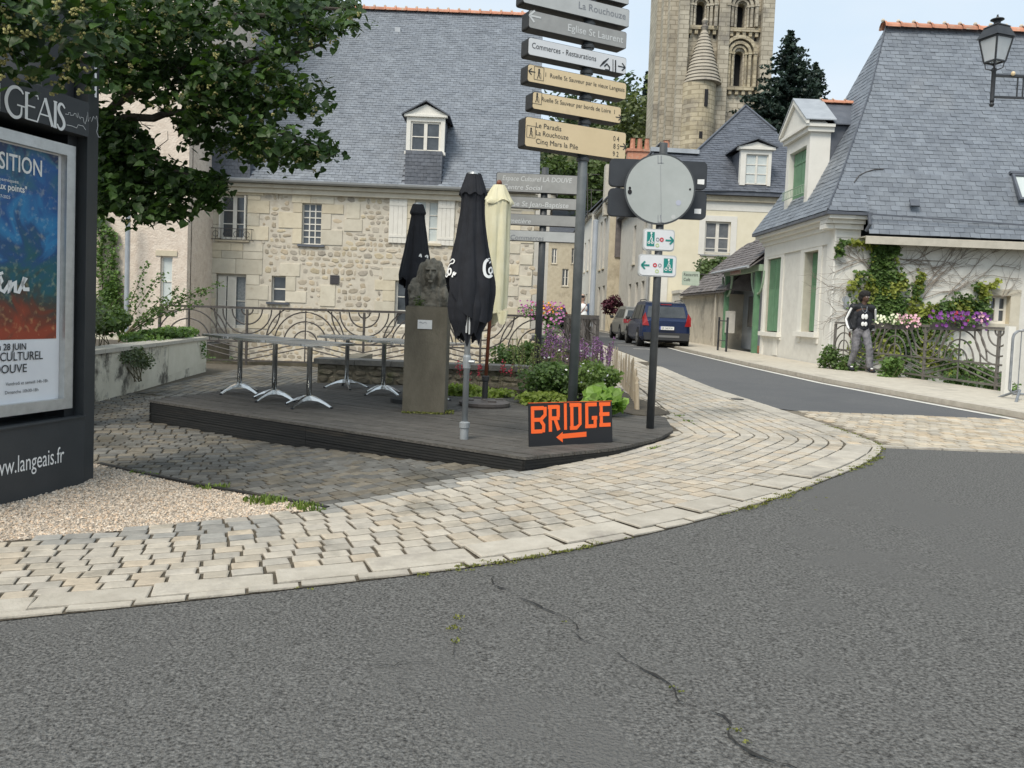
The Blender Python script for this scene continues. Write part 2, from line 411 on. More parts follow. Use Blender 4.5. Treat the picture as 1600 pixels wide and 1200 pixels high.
# ------------------------------------------------------------------ ground
XS = [-400,-60,-30,-12,-9.2,-7,-5,-2.3]+[-2.3+.47*i for i in range(1,10)]+[2.4,2.8,3.3,4.5,6,7.95,10,14,20,30,60,400]
YS = [-200,-30,-5,0,2,4,6,8,9,10,11,12,14,16,17.25,20,26.3,28,33,45,70,110,200,900]
XS = sorted(set(XS)); YS = sorted(set(YS))
def trench(x, y):
    return (17.25 < y < 26.3 and -9.2 < x < 1.6+.4) or (7.95 < x < 60 and 12 < y < 20)
mb = MB()
for i in range(len(XS)-1):
    for j in range(len(YS)-1):
        xa, xb, ya, yb = XS[i], XS[i+1], YS[j], YS[j+1]
        if trench((xa+xb)/2, (ya+yb)/2): continue
        mb.quad((xa,ya,zt(xa,ya)-.002), (xb,ya,zt(xb,ya)-.002), (xb,yb,zt(xb,yb)-.002), (xa,yb,zt(xa,yb)-.002))
ground = mb.build('ground', m_asph, kind='structure')
mb = MB()
for (xa, xb, ya, yb) in ((-9.2, 2.0, 17.25, 26.3), (7.95, 60, 12, 20)):
    def fn(u, v, xa=xa, xb=xb, ya=ya, yb=yb):
        x, y = xa+(xb-xa)*u, ya+(yb-ya)*v; return (x, y, -1.15+.18*mnoise.noise(Vector((x*.6, y*.6, 0))))
    mb.grid(fn, 24, 14)
    for a, b in (((xa,ya),(xb,ya)),((xb,ya),(xb,yb)),((xb,yb),(xa,yb)),((xa,yb),(xa,ya))):
        mb.quad((*a,-1.4),(*b,-1.4),(*b,zt(*b)-.01),(*a,zt(*a)-.01))
mb.build('stream_bank', m_bank, kind='structure')
def drape(name, poly, dz, mat, step=.5, th=0, kind='structure', mats=None):
    """polygon draped on the terrain: triangulated fine enough to follow it"""
    me = bpy.data.meshes.new(name); bm = bmesh.new()
    vs = [bm.verts.new((p[0], p[1], 0)) for p in poly]; bm.faces.new(vs)
    for ax, vals in ((0, XS), (1, YS)):
        for c in vals:
            nrm = (1, 0, 0) if ax == 0 else (0, 1, 0); co = (c, 0, 0) if ax == 0 else (0, c, 0)
            bmesh.ops.bisect_plane(bm, geom=bm.verts[:]+bm.edges[:]+bm.faces[:], plane_co=co, plane_no=nrm)
    for v in bm.verts: v.co.z = zt(v.co.x, v.co.y)+dz
    bmesh.ops.triangulate(bm, faces=bm.faces[:])
    bm.normal_update()
    for f in bm.faces:
        if f.normal.z < 0: f.normal_flip()
    if th:
        r = bmesh.ops.extrude_face_region(bm, geom=bm.faces[:])
        for v in [g for g in r['geom'] if isinstance(g, bmesh.types.BMVert)]: v.co.z += th
        bmesh.ops.recalc_face_normals(bm, faces=bm.faces[:])
    bm.to_mesh(me); bm.free(); me.materials.append(mat)
    return obj(name, me, kind=kind)

# kerb line of the corner, from far left to the tip and back up the street
kp = [G(*p) for p in [(-500,1018),(-200,990),(0,970),(200,950),(400,928),(560,909),(700,893),(850,870),(1000,839),(1120,808),(1230,775),(1310,745),(1360,722),(1381,705),(1372,694),(1330,678),(1250,651),(1180,628),(1100,603)]]
kp = [(p.x, p.y) for p in kp]+[(3.42, 19), (3.45, 30), (3.4, 45)]
def chaikin(p, n=2):
    for _ in range(n):
        q = [p[0]]
        for a, b in zip(p, p[1:]):
            q += [(a[0]*.75+b[0]*.25, a[1]*.75+b[1]*.25), (a[0]*.25+b[0]*.75, a[1]*.25+b[1]*.75)]
        p = q+[p[-1]]
    return p
kp = np.array(chaikin(kp, 3))
def resample(p, step):
    d = np.r_[0, np.cumsum(np.hypot(*np.diff(p, axis=0).T))]; n = max(2, int(d[-1]/step)); t = np.linspace(0, d[-1], n)
    return np.c_[np.interp(t, d, p[:, 0]), np.interp(t, d, p[:, 1])]
kc = resample(kp, .05)
def offset(p, d):                       # to the left of travel (inside the pavement)
    t = np.gradient(p, axis=0); t /= np.hypot(*t.T)[:, None]; q = p+np.c_[-t[:, 1], t[:, 0]]*(d[:, None] if hasattr(d, 'shape') else d)
    k = np.array([np.min(np.hypot(*(kc-a).T)) for a in q]) > d-.03
    return q, k
DZ = .26
deck_px = [(232,625),(300,616.5),(377,607),(492,598),(600,601),(700,604),(800,620),(900,634),(960,643),(1000,641),(1040,652),(1053,672),(1030,684),(990,694),(960,700),(820,714)]
deck = [PZ(*p, DZ) for p in deck_px]; deck2 = [(p.x, p.y) for p in deck]
grav_px = [(-300,880),(0,848),(110,838),(225,827),(337,814),(480,800),(512,797),(440,783),(350,768),(240,746),(155,727),(-300,700)]
grav = [(p.x, p.y) for p in (G(*q) for q in grav_px)]
RAILY = 17.1
paved = [tuple(p) for p in offset(kc, .0)[0][::6]]+[(1.9, 45), (1.9, 17.2), (-9.1, 17.2), (-9.1, 4.0)]
drape('paving_bed', paved, .003, m_joint)
walkpoly = [(3.3,45),(3.3,19.6),(1.95,19.6),(1.95,45)]

pavement = bpy.data.objects.new('pavement', None); col.objects.link(pavement); pavement['kind'] = 'structure'
light, dark, grey, kerbs = [], [], [], []
GWID = np.array([1+.28*(lambda t: t*t*(3-2*t))(cl((x+1.5)/1.9)) if i < len(kc)*.9 else 1.28 for i, (x, y) in enumerate(kc)])
def lay(off, wid, length, dest, hgt=.012, joint=.014, jit=.2, tm=6, sel=None, start=0):
    q, k = offset(kc, (off+wid/2)*GWID)
    d = np.r_[0, np.cumsum(np.hypot(*np.diff(q, axis=0).T))]; s = start*length
    while s < d[-1]:
        ln = length*(1+R_(-jit, jit)); sm = s+ln/2
        i = int(np.searchsorted(d, sm)); s += ln
        if i < 2 or i >= len(q)-2: continue
        if not (k[i] and k[i-1] and k[i+1]): continue
        wg = wid*GWID[i]
        c = np.array([np.interp(sm, d, q[:, 0]), np.interp(sm, d, q[:, 1])]); hl = ln/2
        t = np.array([np.interp(sm+hl, d, q[:, 0])-np.interp(sm-hl, d, q[:, 0]), np.interp(sm+hl, d, q[:, 1])-np.interp(sm-hl, d, q[:, 1])]); L_ = math.hypot(*t)
        if L_ < 1e-3: continue
        t = t/L_; x, y = c
        r = sel(x, y) if sel else dest
        if r is None: continue
        z = zt(x, y)+.004; gx = (zt(x+.05, y)-zt(x-.05, y))/.1; gy = (zt(x, y+.05)-zt(x, y-.05))/.1
        tx = Vector((t[0], t[1], gx*t[0]+gy*t[1])); ny = Vector((-t[1], t[0], -gx*t[1]+gy*t[0])); a = R_(-.012, .012) if ln < .3 else 0
        tx = tx+ny*a; tl = Vector((R_(-.02,.02), R_(-.02,.02), 1)).normalized() if ln < .3 else Vector((0,0,1))
        r.append((random.randrange(tm), mtx_from((x, y, z), tx*(ln-joint), ny*(wg-joint*.95), tl*(hgt*R_(.8, 1.15)))))
bed_zone = [(-2.9,11.4),(2.05,11.0),(1.62,8.1),(1.9,8.6),(2.02,17),(-2.9,17)]
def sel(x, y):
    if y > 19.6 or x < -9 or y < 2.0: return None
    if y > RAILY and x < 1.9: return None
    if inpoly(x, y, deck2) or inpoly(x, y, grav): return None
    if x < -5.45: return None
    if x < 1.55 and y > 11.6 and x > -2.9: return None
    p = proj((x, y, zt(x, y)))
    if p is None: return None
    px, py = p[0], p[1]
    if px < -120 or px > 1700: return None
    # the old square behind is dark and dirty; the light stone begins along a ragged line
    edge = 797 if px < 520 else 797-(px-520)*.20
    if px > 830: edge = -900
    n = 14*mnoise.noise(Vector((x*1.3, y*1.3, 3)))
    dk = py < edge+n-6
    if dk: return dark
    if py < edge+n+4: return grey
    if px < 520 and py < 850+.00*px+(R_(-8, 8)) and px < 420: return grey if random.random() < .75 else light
    return light
lay(0.0, .07, .26, kerbs, .010, jit=.15, tm=3, sel=lambda x, y: kerbs if y < 18 else None)
lay(.07, .185, .50, kerbs, .014, jit=.12, tm=3, sel=lambda x, y: kerbs if y < 18 else None, start=.4)
o_ = .258
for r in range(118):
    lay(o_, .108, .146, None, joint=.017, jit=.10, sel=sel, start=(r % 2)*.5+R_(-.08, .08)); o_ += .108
pieces(pavement, 'sett', TB, light, m_sett, 300)
mb_parent = pavement
pieces(pavement, 'kerb_stone', TBL, kerbs, m_kerb, 200)
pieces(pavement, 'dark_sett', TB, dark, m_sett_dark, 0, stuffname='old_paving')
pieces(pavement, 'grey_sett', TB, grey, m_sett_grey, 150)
# slabs of the pavement further up the street
sl = []
y = 19.7
while y < 44:
    for i in range(9):
        x = 1.98+.155*i
        sl.append((random.randrange(3), mtx_from((x+.07, y+.2, zt(x, y)+.004), Vector((.14,0,0)), Vector((0,.38,0)), Vector((0,0,.012)))))
    y += .4
pieces(pavement, 'slab', TBL, sl, m_walk, 0, stuffname='pavement_slabs')

# street: asphalt, cobbled ramp, gutter, white line, right pavement
RK = [(p.x, p.y) for p in (G(*q) for q in [(1700,676),(1600,655),(1450,628),(1300,600),(1180,574),(1080,551)])]
RK = [(x, y) for x, y in RK]
RK2 = [(RK[0][0]+1.2, RK[0][1]-2.2)]+RK+[(6.35, 45), (5.6, 60), (4.6, 90)]
def off2(p, d):
    p = np.array(p); t = np.gradient(p, axis=0); t /= np.hypot(*t.T)[:, None]; return [tuple(a) for a in p+np.c_[t[:, 1], -t[:, 0]]*d]
L45 = [tuple(p) for p in kc if p[1] > 10.05 and p[0] > 2.5][::8]
street = [(3.72, 10.3)]+[(a, b) for a, b in L45 if b > 10.4]+[(3.2, 60), (2.6, 90)]+[p for p in off2(RK2, -.0)][::-1][:-2]+[(7.35, 10.2)]
drape('street_surface', street, .006, m_asph2)
ramp = bpy.data.objects.new('cobbled_ramp', None); col.objects.link(ramp); ramp['kind'] = 'structure'
rc = []
yy = 7.72; row = 0
while yy < 10.25:
    x = 3.35+(row % 2)*.07
    while x < 11.5:
        inside = True
        if np.min(np.hypot(*(kc-np.array([x, yy])).T)) < .1 or (x < 3.9 and yy > 8.4 and x < np.interp(yy, [8,10.3],[3.5,3.75])): inside = False
        kx = np.interp(yy, [b for a, b in RK2[:8]], [a for a, b in RK2[:8]])
        if x > kx-.25: inside = False
        if inside: rc.append((random.randrange(6), mtx_from((x, yy, zt(x, yy)+.004), Vector((.118,0,0)), Vector((0,.116,0)), Vector((0,0,R_(.014,.022))))))
        x += .135
    yy += .135; row += 1
drape('ramp_bed', [(3.3,7.7),(11.5,7.7),(8.2,10.3),(3.4,10.3)], .005, M('ramp_joint', (.13,.11,.08), (.20,.17,.13), sc=12, rough=.95))
pieces(ramp, 'cobble', TB, rc, m_cob, 0, stuffname='ramp_setts')
mbx = MB()
for i in range(26): mbx.box(3.5+i*.33, 3.5+i*.33+.31, 7.60, 7.70, .25, .275)
mbx.build('edge_stones', m_kerb, ramp, kind='stuff')
def strip(name, line, d0, d1, z0, z1, mat, parent=None):
    a, b = off2(line, d0), off2(line, d1); mb = MB()
    for i in range(len(line)-1):
        (ax, ay), (bx, by), (cx, cy), (dx, dy) = a[i], a[i+1], b[i+1], b[i]
        if z1 is None: mb.quad((ax,ay,zt(ax,ay)+z0),(bx,by,zt(bx,by)+z0),(cx,cy,zt(cx,cy)+z0),(dx,dy,zt(dx,dy)+z0))
        else:
            v = [(x, y, zt(x, y)+z) for z in (z0, z1) for x, y in ((ax,ay),(bx,by),(cx,cy),(dx,dy))]
            mb.add(v, [(4,5,6,7),(0,4,7,3),(0,1,5,4),(2,3,7,6),(1,2,6,5)])
    return mb.build(name, mat, parent, kind='structure')
strip('white_line', RK2, -.28, -.16, .011, None, m_white)
strip('gutter', RK2, -.155, 0, .010, None, M('gutter_stone', (.12,.105,.085), (.22,.19,.15), sc=9, rough=.9, c3=(.06,.07,.03), sc3=2, t3=.55))
strip('right_kerb', RK2, 0, .16, -.05, .085, m_kerb)
# right pavement slab, cut where the house facade and railing stand
rw = off2(RK2, .16)
inner = [(12.5, 6.5), (8.6, 12.2), (8.0, 19.0), (7.85, 20), (7.85, 29), (7.85, 37), (7.2, 40), (6.7, 45), (6.2, 60), (5.6, 90)]
pv = [tuple(p) for p in rw]+inner[::-1]
drape('right_pavement', pv, -.02, m_walk, th=.105)
drape('far_pavement', [(3.35,45),(3.2,60),(2.6,90),(.9,90),(1.5,60),(1.9,45)], .02, m_walk, th=.04)
# asphalt cracks and the sealed patch edge: thin ragged strips of joint sand and moss
def crack(name, pxs, w, mat, dz=.007, n=60):
    pts = [G(*p) for p in pxs]; pts = np.array([(p.x, p.y) for p in pts]); pts = resample(pts, .04); mb = MB(); prev = None
    for i, (x, y) in enumerate(pts):
        a = .05*mnoise.noise(Vector((x*6, y*6, 0))); b = .03*mnoise.noise(Vector((x*25, y*25, 5)))
        x += a+b; y += a*.5-b; ww = w*max(.12, .7+2.6*mnoise.noise(Vector((x*22, y*22, 9))))
        cur = ((x-ww/2, y-ww*.3, zt(x, y)+dz), (x+ww/2, y+ww*.3, zt(x, y)+dz))
        if prev: mb.quad(prev[0], prev[1], cur[1], cur[0])
        prev = cur
    return mb.build(name, mat, ground, kind='stuff')
m_crack = M('crack', (.012,.012,.012), (.035,.033,.028), sc=40, rough=1)
crack('crack', [(752,900),(800,930),(860,960),(930,1010),(1000,1045),(1060,1085),(1120,1120),(1160,1165),(1230,1195),(1300,1230)], .0065, m_crack)
crack('crack', [(1095,1195),(1140,1185),(1240,1188),(1300,1186)], .005, m_crack)
crack('crack', [(716,965),(712,990),(716,1015),(690,1035),(560,1040)], .003, m_crack)
# gravel
gb = drape('gravel_bed', grav, .006, m_gravbed)
gv = []
xs = [p[0] for p in grav]; ys = [p[1] for p in grav]
cnt = 0
while cnt < 15000:
    x, y = R_(min(xs), max(xs)), R_(min(ys), max(ys))
    if not inpoly(x, y, grav): continue
    p = proj((x, y, 0))
    if not p or p[0] < -30: continue
    cnt += 1; s = R_(.012, .026); q = R_(0, 6.28); t = Vector((R_(-.5,.5), R_(-.5,.5), 1)).normalized(); a = t.cross(Vector((math.cos(q), math.sin(q), 0))).normalized(); b = t.cross(a)
    gv.append((x, y, s, a, b, t))
mb = MB()
O6 = [(1,0,0),(0,1,0),(-1,0,0),(0,-1,0),(0,0,1)]
for x, y, s, a, b, t in gv:
    c = Vector((x, y, zt(x, y)+.008)); vs = [c+(a*v[0]*R_(.4,.6)+b*v[1]*R_(.35,.55)+t*v[2]*.45)*s for v in O6]
    mb.add(vs, [(0,1,4),(1,2,4),(2,3,4),(3,0,4)])
mb.build('gravel', m_gravel, kind='stuff')
# steel edging between the gravel and the dark paving
eg = [G(*q) for q in grav_px[6:11]]; mb = MB()
for a, b in zip(eg, eg[1:]): mb.bar(a+Vector((0,0,.0)), b+Vector((0,0,.0)), .035, .05)
mb.build('edging_strip', m_fascia, kind='structure')
# grass and moss tufts
def tufts(name, spots, mat, nb=26, h=.07, spread=.07):
    mb = MB()
    for (x, y, k) in spots:
        for _ in range(int(nb*k)):
            a = R_(0, 6.28); r = spread*k*R_(0, 1)**.7; bx, by = x+r*math.cos(a)*1.6, y+r*math.sin(a); hh = h*R_(.4, 1)*min(1, k)
            q = R_(0, 6.28); wd = .004+.003*k; z = zt(bx, by)+.008; lx, ly = math.cos(q)*hh*R_(.2,.8), math.sin(q)*hh*R_(.2,.8); sx, sy = -math.sin(q)*wd, math.cos(q)*wd
            mb.add([(bx-sx,by-sy,z),(bx+sx,by+sy,z),(bx+lx*.5+sx*.8,by+ly*.5+sy*.8,z+hh*.7),(bx+lx*.5-sx*.8,by+ly*.5-sy*.8,z+hh*.7),(bx+lx,by+ly,z+hh)], [(0,1,2,3),(3,2,4)])
    return mb.build(name, mat, kind='stuff')
sp = [(G(*p).x, G(*p).y, k) for p, k in [((318,764),.6),((330,766),.6),((340,765),.8),((405,785),1),((418,788),1),((430,786),.8),((470,795),.9),((485,799),.8),((500,800),.4),((395,783),.6),((212,740),.5),((225,743),.5),((240,744),.4),((345,762),.5),((1020,703),.5),((1030,700),.4),((1075,660),.5),((1062,652),.5),((1050,648),.4),((1085,664),.3)]]
tufts('grass_tufts', sp, m_grass, 60, .055, .075)
ms = []
for i in range(len(kc)):
    if kc[i][1] > 9: break
    p = proj((kc[i][0], kc[i][1], .1))
    if not p or p[0] < -10 or p[0] > 1400: continue
    dens = 1.5 if 600 < p[0] < 1380 else .10
    dens *= cl(.5+2.2*mnoise.noise(Vector((i*.05, 0, 0))))
    for _ in range(2):
        if random.random() < dens*.8: ms.append((kc[i][0]+R_(-.05,.02), kc[i][1]+R_(-.06,.03), R_(.16,.46)))
for p, k in [((716,968),.4),((712,985),.5),((714,1005),.4),((1060,1083),.25),((1150,1145),.35),((1166,1165),.25),((1050,1078),.25),((880,975),.2)]:
    g = G(*p); ms.append((g.x, g.y, k*.8))
for _ in range(130):
    p = (R_(820,1290), R_(690,800)); g = G(*p)
    if not inpoly(g.x, g.y, deck2): ms.append((g.x, g.y, R_(.06,.16)))
tufts('moss_and_weeds', ms, m_moss, 40, .035, .06)

# ------------------------------------------------------------------ timber deck
deckt = thing('timber_deck', 'low weathered grey timber terrace platform with dark fascia boards in front of the signposts', 'deck', (-.5, 8.5, .1))
FL = Vector((deck[0].x, deck[0].y, 0)); FB = Vector((deck[-1].x, deck[-1].y, 0)); du = (FB-FL).normalized(); dn = Vector((-du.y, du.x, 0))
if dn.y < 0: dn = -dn
loc2 = [((p-FL).dot(du), (p-FL).dot(dn)) for p in [Vector((d.x, d.y, 0)) for d in deck]]
pw = .125; v = min(b for a, b in loc2); vmax = max(b for a, b in loc2); k = 0
def span(vm):
    xs = []
    for i in range(len(loc2)):
        (xa, ya), (xb, yb) = loc2[i], loc2[(i+1) % len(loc2)]
        if (ya > vm) != (yb > vm): xs.append(xa+(xb-xa)*(vm-ya)/(yb-ya))
    return (min(xs), max(xs)) if len(xs) > 1 else None
while v < vmax:
    e0, e1 = span(v+.012), span(v+pw-.008)
    if e0 and e1:
        a0, a1, b0, b1 = e0[0], e0[1], e1[0], e1[1]
        cuts = [0, 1] if a1-a0 < 2.2 else [0, R_(.25, .4) if k % 2 else R_(.55,.72), 1]
        for c0, c1 in zip(cuts, cuts[1:]):
            mb = MB(); g = .003 if c0 else 0; zj = R_(-.002, .002)
            q = [FL+du*(a0+(a1-a0)*c0+g)+dn*(v+.003), FL+du*(a0+(a1-a0)*c1)+dn*(v+.003), FL+du*(b0+(b1-b0)*c1)+dn*(v+pw-.006), FL+du*(b0+(b1-b0)*c0+g)+dn*(v+pw-.006)]
            mb.prism([(p.x, p.y) for p in q], DZ-.026, DZ+zj); mb.build('plank', m_deck, deckt)
    v += pw; k += 1
def inset(poly, d):
    p = np.array(poly); n = len(p); out = []
    for i in range(n):
        t = p[(i+1) % n]-p[i-1]; t = t/np.hypot(*t); out.append((p[i][0]+t[1]*d, p[i][1]-t[0]*d))
    return out
di = inset(deck2, .03) if not inpoly(*inset(deck2, .3)[8], deck2) is False else inset(deck2, -.03)
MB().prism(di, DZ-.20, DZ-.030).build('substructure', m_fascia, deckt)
for (ia, ib) in ((0, -1), (11, 12), (12, 13), (13, 14), (14, 15), (0, 1), (1, 2), (2, 3)):
    a, b = deck2[ia], deck2[ib if ib >= 0 else len(deck2)-1]
    a = Vector((*a, 0)); b = Vector((*b, 0)); c = Vector((-.5, 9, 0)); t = (b-a).normalized(); n = Vector((t.y, -t.x, 0))
    if n.dot(c-a) < 0: n = -n
    segs = 2 if (b-a).length > 3 else 1
    for s_ in range(segs):
        p, q = a.lerp(b, s_/segs)+t*.002, a.lerp(b, (s_+1)/segs)-t*.002
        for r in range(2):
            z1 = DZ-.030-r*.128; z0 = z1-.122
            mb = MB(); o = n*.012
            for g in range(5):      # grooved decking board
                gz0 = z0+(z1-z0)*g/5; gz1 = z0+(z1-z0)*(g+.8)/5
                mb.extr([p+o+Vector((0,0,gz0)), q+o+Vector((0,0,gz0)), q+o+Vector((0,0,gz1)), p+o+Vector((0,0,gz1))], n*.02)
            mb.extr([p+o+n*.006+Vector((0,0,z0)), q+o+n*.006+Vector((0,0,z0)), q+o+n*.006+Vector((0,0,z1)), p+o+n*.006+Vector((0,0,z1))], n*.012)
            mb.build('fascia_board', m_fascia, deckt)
# ------------------------------------------------------------------ building kit
m_glass = M('window_glass', (.035,.04,.045), (.09,.10,.11), sc=1.5, rough=.08, spec=.7)
m_glass_c = M('curtained_glass', (.50,.55,.54), (.62,.66,.64), sc=2, rough=.25, spec=.5)
m_lace = M('lace_glass', (.16,.18,.19), (.34,.36,.37), sc=14, rough=.3)
m_wwood = M('white_woodwork', (.66,.63,.56), (.74,.71,.64), sc=5, rough=.6)
m_ash = M('tuffeau_block', (.55,.50,.40), (.65,.60,.49), sc=3.5, rough=.88, bump=.3, bsc=40, rnd=.10, c3=(.44,.37,.27), sc3=1.3, t3=.58, hue=[(1,1,1),(1.03,1,.93),(.94,.94,.93),(1,.96,.88)])
m_mortar = M('lime_mortar', (.52,.47,.385), (.62,.57,.475), sc=5, rough=.95, bump=.6, bsc=35, c3=(.47,.41,.32), sc3=1, t3=.56)
m_rub = M('rubble_stone', (.39,.35,.285), (.51,.46,.38), sc=10, rough=.9, bump=.6, bsc=50, rnd=.18, hue=[(1,1,1),(1.1,1.02,.9),(.84,.83,.83),(1.08,1.05,1),(.93,.88,.8),(1.12,1.06,.9),(.88,.85,.8)])
m_slate = M('slate', (.14,.158,.185), (.20,.222,.25), sc=3, rough=.5, bump=.3, bsc=60, rnd=.16, spec=.6, c3=(.20,.215,.235), sc3=.5, t3=.6)
m_slate_dk = M('dark_slate', (.075,.085,.105), (.115,.125,.147), sc=4, rough=.5, bump=.3, rnd=.18)
m_slate_br = M('old_brown_slate', (.11,.10,.10), (.19,.17,.165), sc=4, rough=.7, bump=.4, rnd=.25)
m_zinc = M('zinc', (.36,.38,.40), (.46,.48,.50), sc=3, rough=.45, metal=.4)
m_tile = M('terracotta', (.42,.17,.10), (.56,.28,.18), sc=6, rough=.85, rnd=.2, c3=(.42,.36,.28), sc3=4, t3=.55)
m_pink = M('pink_render', (.60,.50,.41), (.74,.65,.55), sc=5, rough=.95, bump=.8, bsc=18, c3=(.50,.42,.34), sc3=1.3, t3=.58, bdist=.03)
m_wrender = M('white_render', (.62,.60,.545), (.71,.69,.63), sc=4, rough=.92, bump=.5, bsc=50, c3=(.53,.50,.44), sc3=1.1, t3=.62)
m_wtrim = M('white_trim', (.69,.67,.61), (.75,.73,.67), sc=3, rough=.85)
m_cream = M('cream_render', (.72,.66,.50), (.78,.72,.56), sc=2, rough=.92, bump=.2)
m_greyr = M('grey_white_render', (.52,.50,.45), (.62,.60,.54), sc=2.5, rough=.92, c3=(.44,.41,.36), sc3=1, t3=.56)
m_beige = M('beige_stone', (.46,.40,.29), (.56,.50,.38), sc=3, rough=.9, bump=.4, c3=(.36,.31,.23), sc3=.8, t3=.55)
m_green = M('green_paint', (.10,.22,.12), (.14,.28,.16), sc=4, rough=.5)
m_lgreen = M('pale_green_paint', (.26,.36,.25), (.34,.44,.32), sc=5, rough=.6)
m_reveal = M('reveal_stone', (.45,.42,.35), (.55,.51,.43), sc=6, rough=.9)
m_dkmetal = M('dark_railing_paint', (.055,.048,.045), (.10,.09,.082), sc=14, rough=.6, metal=.2)
m_gutter = M('grey_gutter', (.30,.31,.31), (.38,.385,.38), sc=4, rough=.5)
m_dark = M('dark_interior', (.015,.015,.017), rough=.9)
def wall(mb, u0, u1, z0, z1, ops=(), thick=.25, mi=0, rmi=None):
    us = sorted({u0, u1, *[o[0] for o in ops], *[o[1] for o in ops]}); zs = sorted({z0, z1, *[o[2] for o in ops], *[o[3] for o in ops]})
    us = [u for u in us if u0 <= u <= u1]; zs = [z for z in zs if z0 <= z <= z1]
    for a, b in zip(us, us[1:]):
        for c, d in zip(zs, zs[1:]):
            um, zm = (a+b)/2, (c+d)/2
            if any(o[0] < um < o[1] and o[2] < zm < o[3] for o in ops): continue
            mb.quad((a,0,c),(b,0,c),(b,0,d),(a,0,d), mi)
    for a, b, c, d in [o[:4] for o in ops]:
        r = mi if rmi is None else rmi
        mb.quad((a,0,c),(a,0,d),(a,thick,d),(a,thick,c), r); mb.quad((b,0,c),(b,thick,c),(b,thick,d),(b,0,d), r)
        mb.quad((a,0,d),(b,0,d),(b,thick,d),(a,thick,d), r); mb.quad((a,0,c),(a,thick,c),(b,thick,c),(b,0,c), r)
def window(parent, Mx, u0, u1, z0, z1, cols=2, rows=3, dep=.14, fr=.05, mul=.03, glass=None, wood=None, sill=None, sillmat=None, center=True, name='window', label=None, back=True):
    glass = glass or m_glass; wood = wood or m_wwood
    mb = MB(Mx); y0, y1 = dep, dep+.05
    mb.box(u0, u0+fr, y0, y1, z0, z1); mb.box(u1-fr, u1, y0, y1, z0, z1); mb.box(u0+fr, u1-fr, y0, y1, z1-fr, z1); mb.box(u0+fr, u1-fr, y0, y1, z0, z0+fr*1.2)
    a, b, c, d = u0+fr, u1-fr, z0+fr*1.2, z1-fr; cu = [a+(b-a)*i/cols for i in range(cols+1)]; cz = [c+(d-c)*i/rows for i in range(rows+1)]
    for i, u in enumerate(cu[1:-1]):
        w_ = fr*.9 if (center and cols == 2) else mul/2
        mb.box(u-w_, u+w_, y0+.002 if w_ != fr*.9 else y0-.012, y1-.002, c, d)
    for z in cz[1:-1]:
        for i in range(cols): mb.box(cu[i]+(fr*.9 if (center and cols == 2 and i) else mul/2 if i else 0), cu[i+1]-(fr*.9 if (center and cols == 2 and i == 0) else mul/2 if i < cols-1 else 0), y0+.006, y1-.006, z-mul/2, z+mul/2)
    w_ = mb.build(name, wood, parent)
    if label: w_['label'] = label
    for i in range(cols):
        for j in range(rows):
            p = MB(Mx); t = R_(-.004, .004); p.add([(cu[i],y0+.03+t,cz[j]),(cu[i+1],y0+.03-t,cz[j]),(cu[i+1],y0+.03,cz[j+1]),(cu[i],y0+.03+t,cz[j+1])], [(0,1,2,3)])
            p.build('pane', glass, w_)
    if sill:
        s = MB(Mx); s.box(u0-sill, u1+sill, -.07, dep, z0-.075, z0-.002); s.build('sill', sillmat or m_ash, w_)
    return w_
def shutter(parent, Mx, u0, u1, z0, z1, mat, boards=4, off=-.05, th=.03, louvre=0):
    mb = MB(Mx); n = boards; w_ = (u1-u0)/n
    for i in range(n): mb.box(u0+i*w_+.003, u0+(i+1)*w_-.003, off, off+th, z0, z1)
    if louvre:
        zz = z0+(z1-z0)*louvre
        for k in range(int((z1-zz)/.06)): mb.box(u0+.05, u1-.05, off-.012, off-.002, zz+k*.06, zz+k*.06+.03)
    else:
        for f in (.15, .85): mb.box(u0+.01, u1-.01, off-.014, off-.001, z0+(z1-z0)*f-.04, z0+(z1-z0)*f+.04)
    return mb.build('shutter', mat, parent)
def cut_box(items, ops):
    return [it for it in items if not any(o[0] < it[0] < o[1] and o[2] < it[1] < o[3] for o in ops)]
def ridge_tiles(parent, a, b, size, mat, name='ridge_tile', limit=60, step=.36):
    a, b = Vector(a), Vector(b); n = max(1, int((b-a).length/step)); d = (b-a)/n; t = d.normalized(); s = t.cross(Vector((0,0,1))).normalized()
    me = None
    for i in range(n):
        if me is None:
            mb = MB(); K = 6
            for e, (f0, k) in enumerate(((0, 1.0), (.12, 1.0), (.9, .92), (1.0, .92))): pass
            vs = []; rings = ((0, 1.15), (.14, 1.15), (.15, 1.0), (1.02, .95))
            for f0, k in rings:
                for j in range(K+1):
                    q = math.pi*j/K; vs.append(d*f0+s*math.cos(q)*size*k+Vector((0,0,1))*(math.sin(q)*size*k*.9-size*.35))
            W = K+1; mb.add(vs, [(r*W+j, r*W+j+1, (r+1)*W+j+1, (r+1)*W+j) for r in range(3) for j in range(K)])
            # lime bedding
            mb.ell(d*.02+Vector((0,0,size*.75)), (size*.3, size*.3, size*.3), 6, 4, mi=1)
            o = mb.build(name, [mat, m_mortar], parent); me = o.data; o.location = a; 
        else:
            o = obj(name, me, parent); o.location = a+d*i

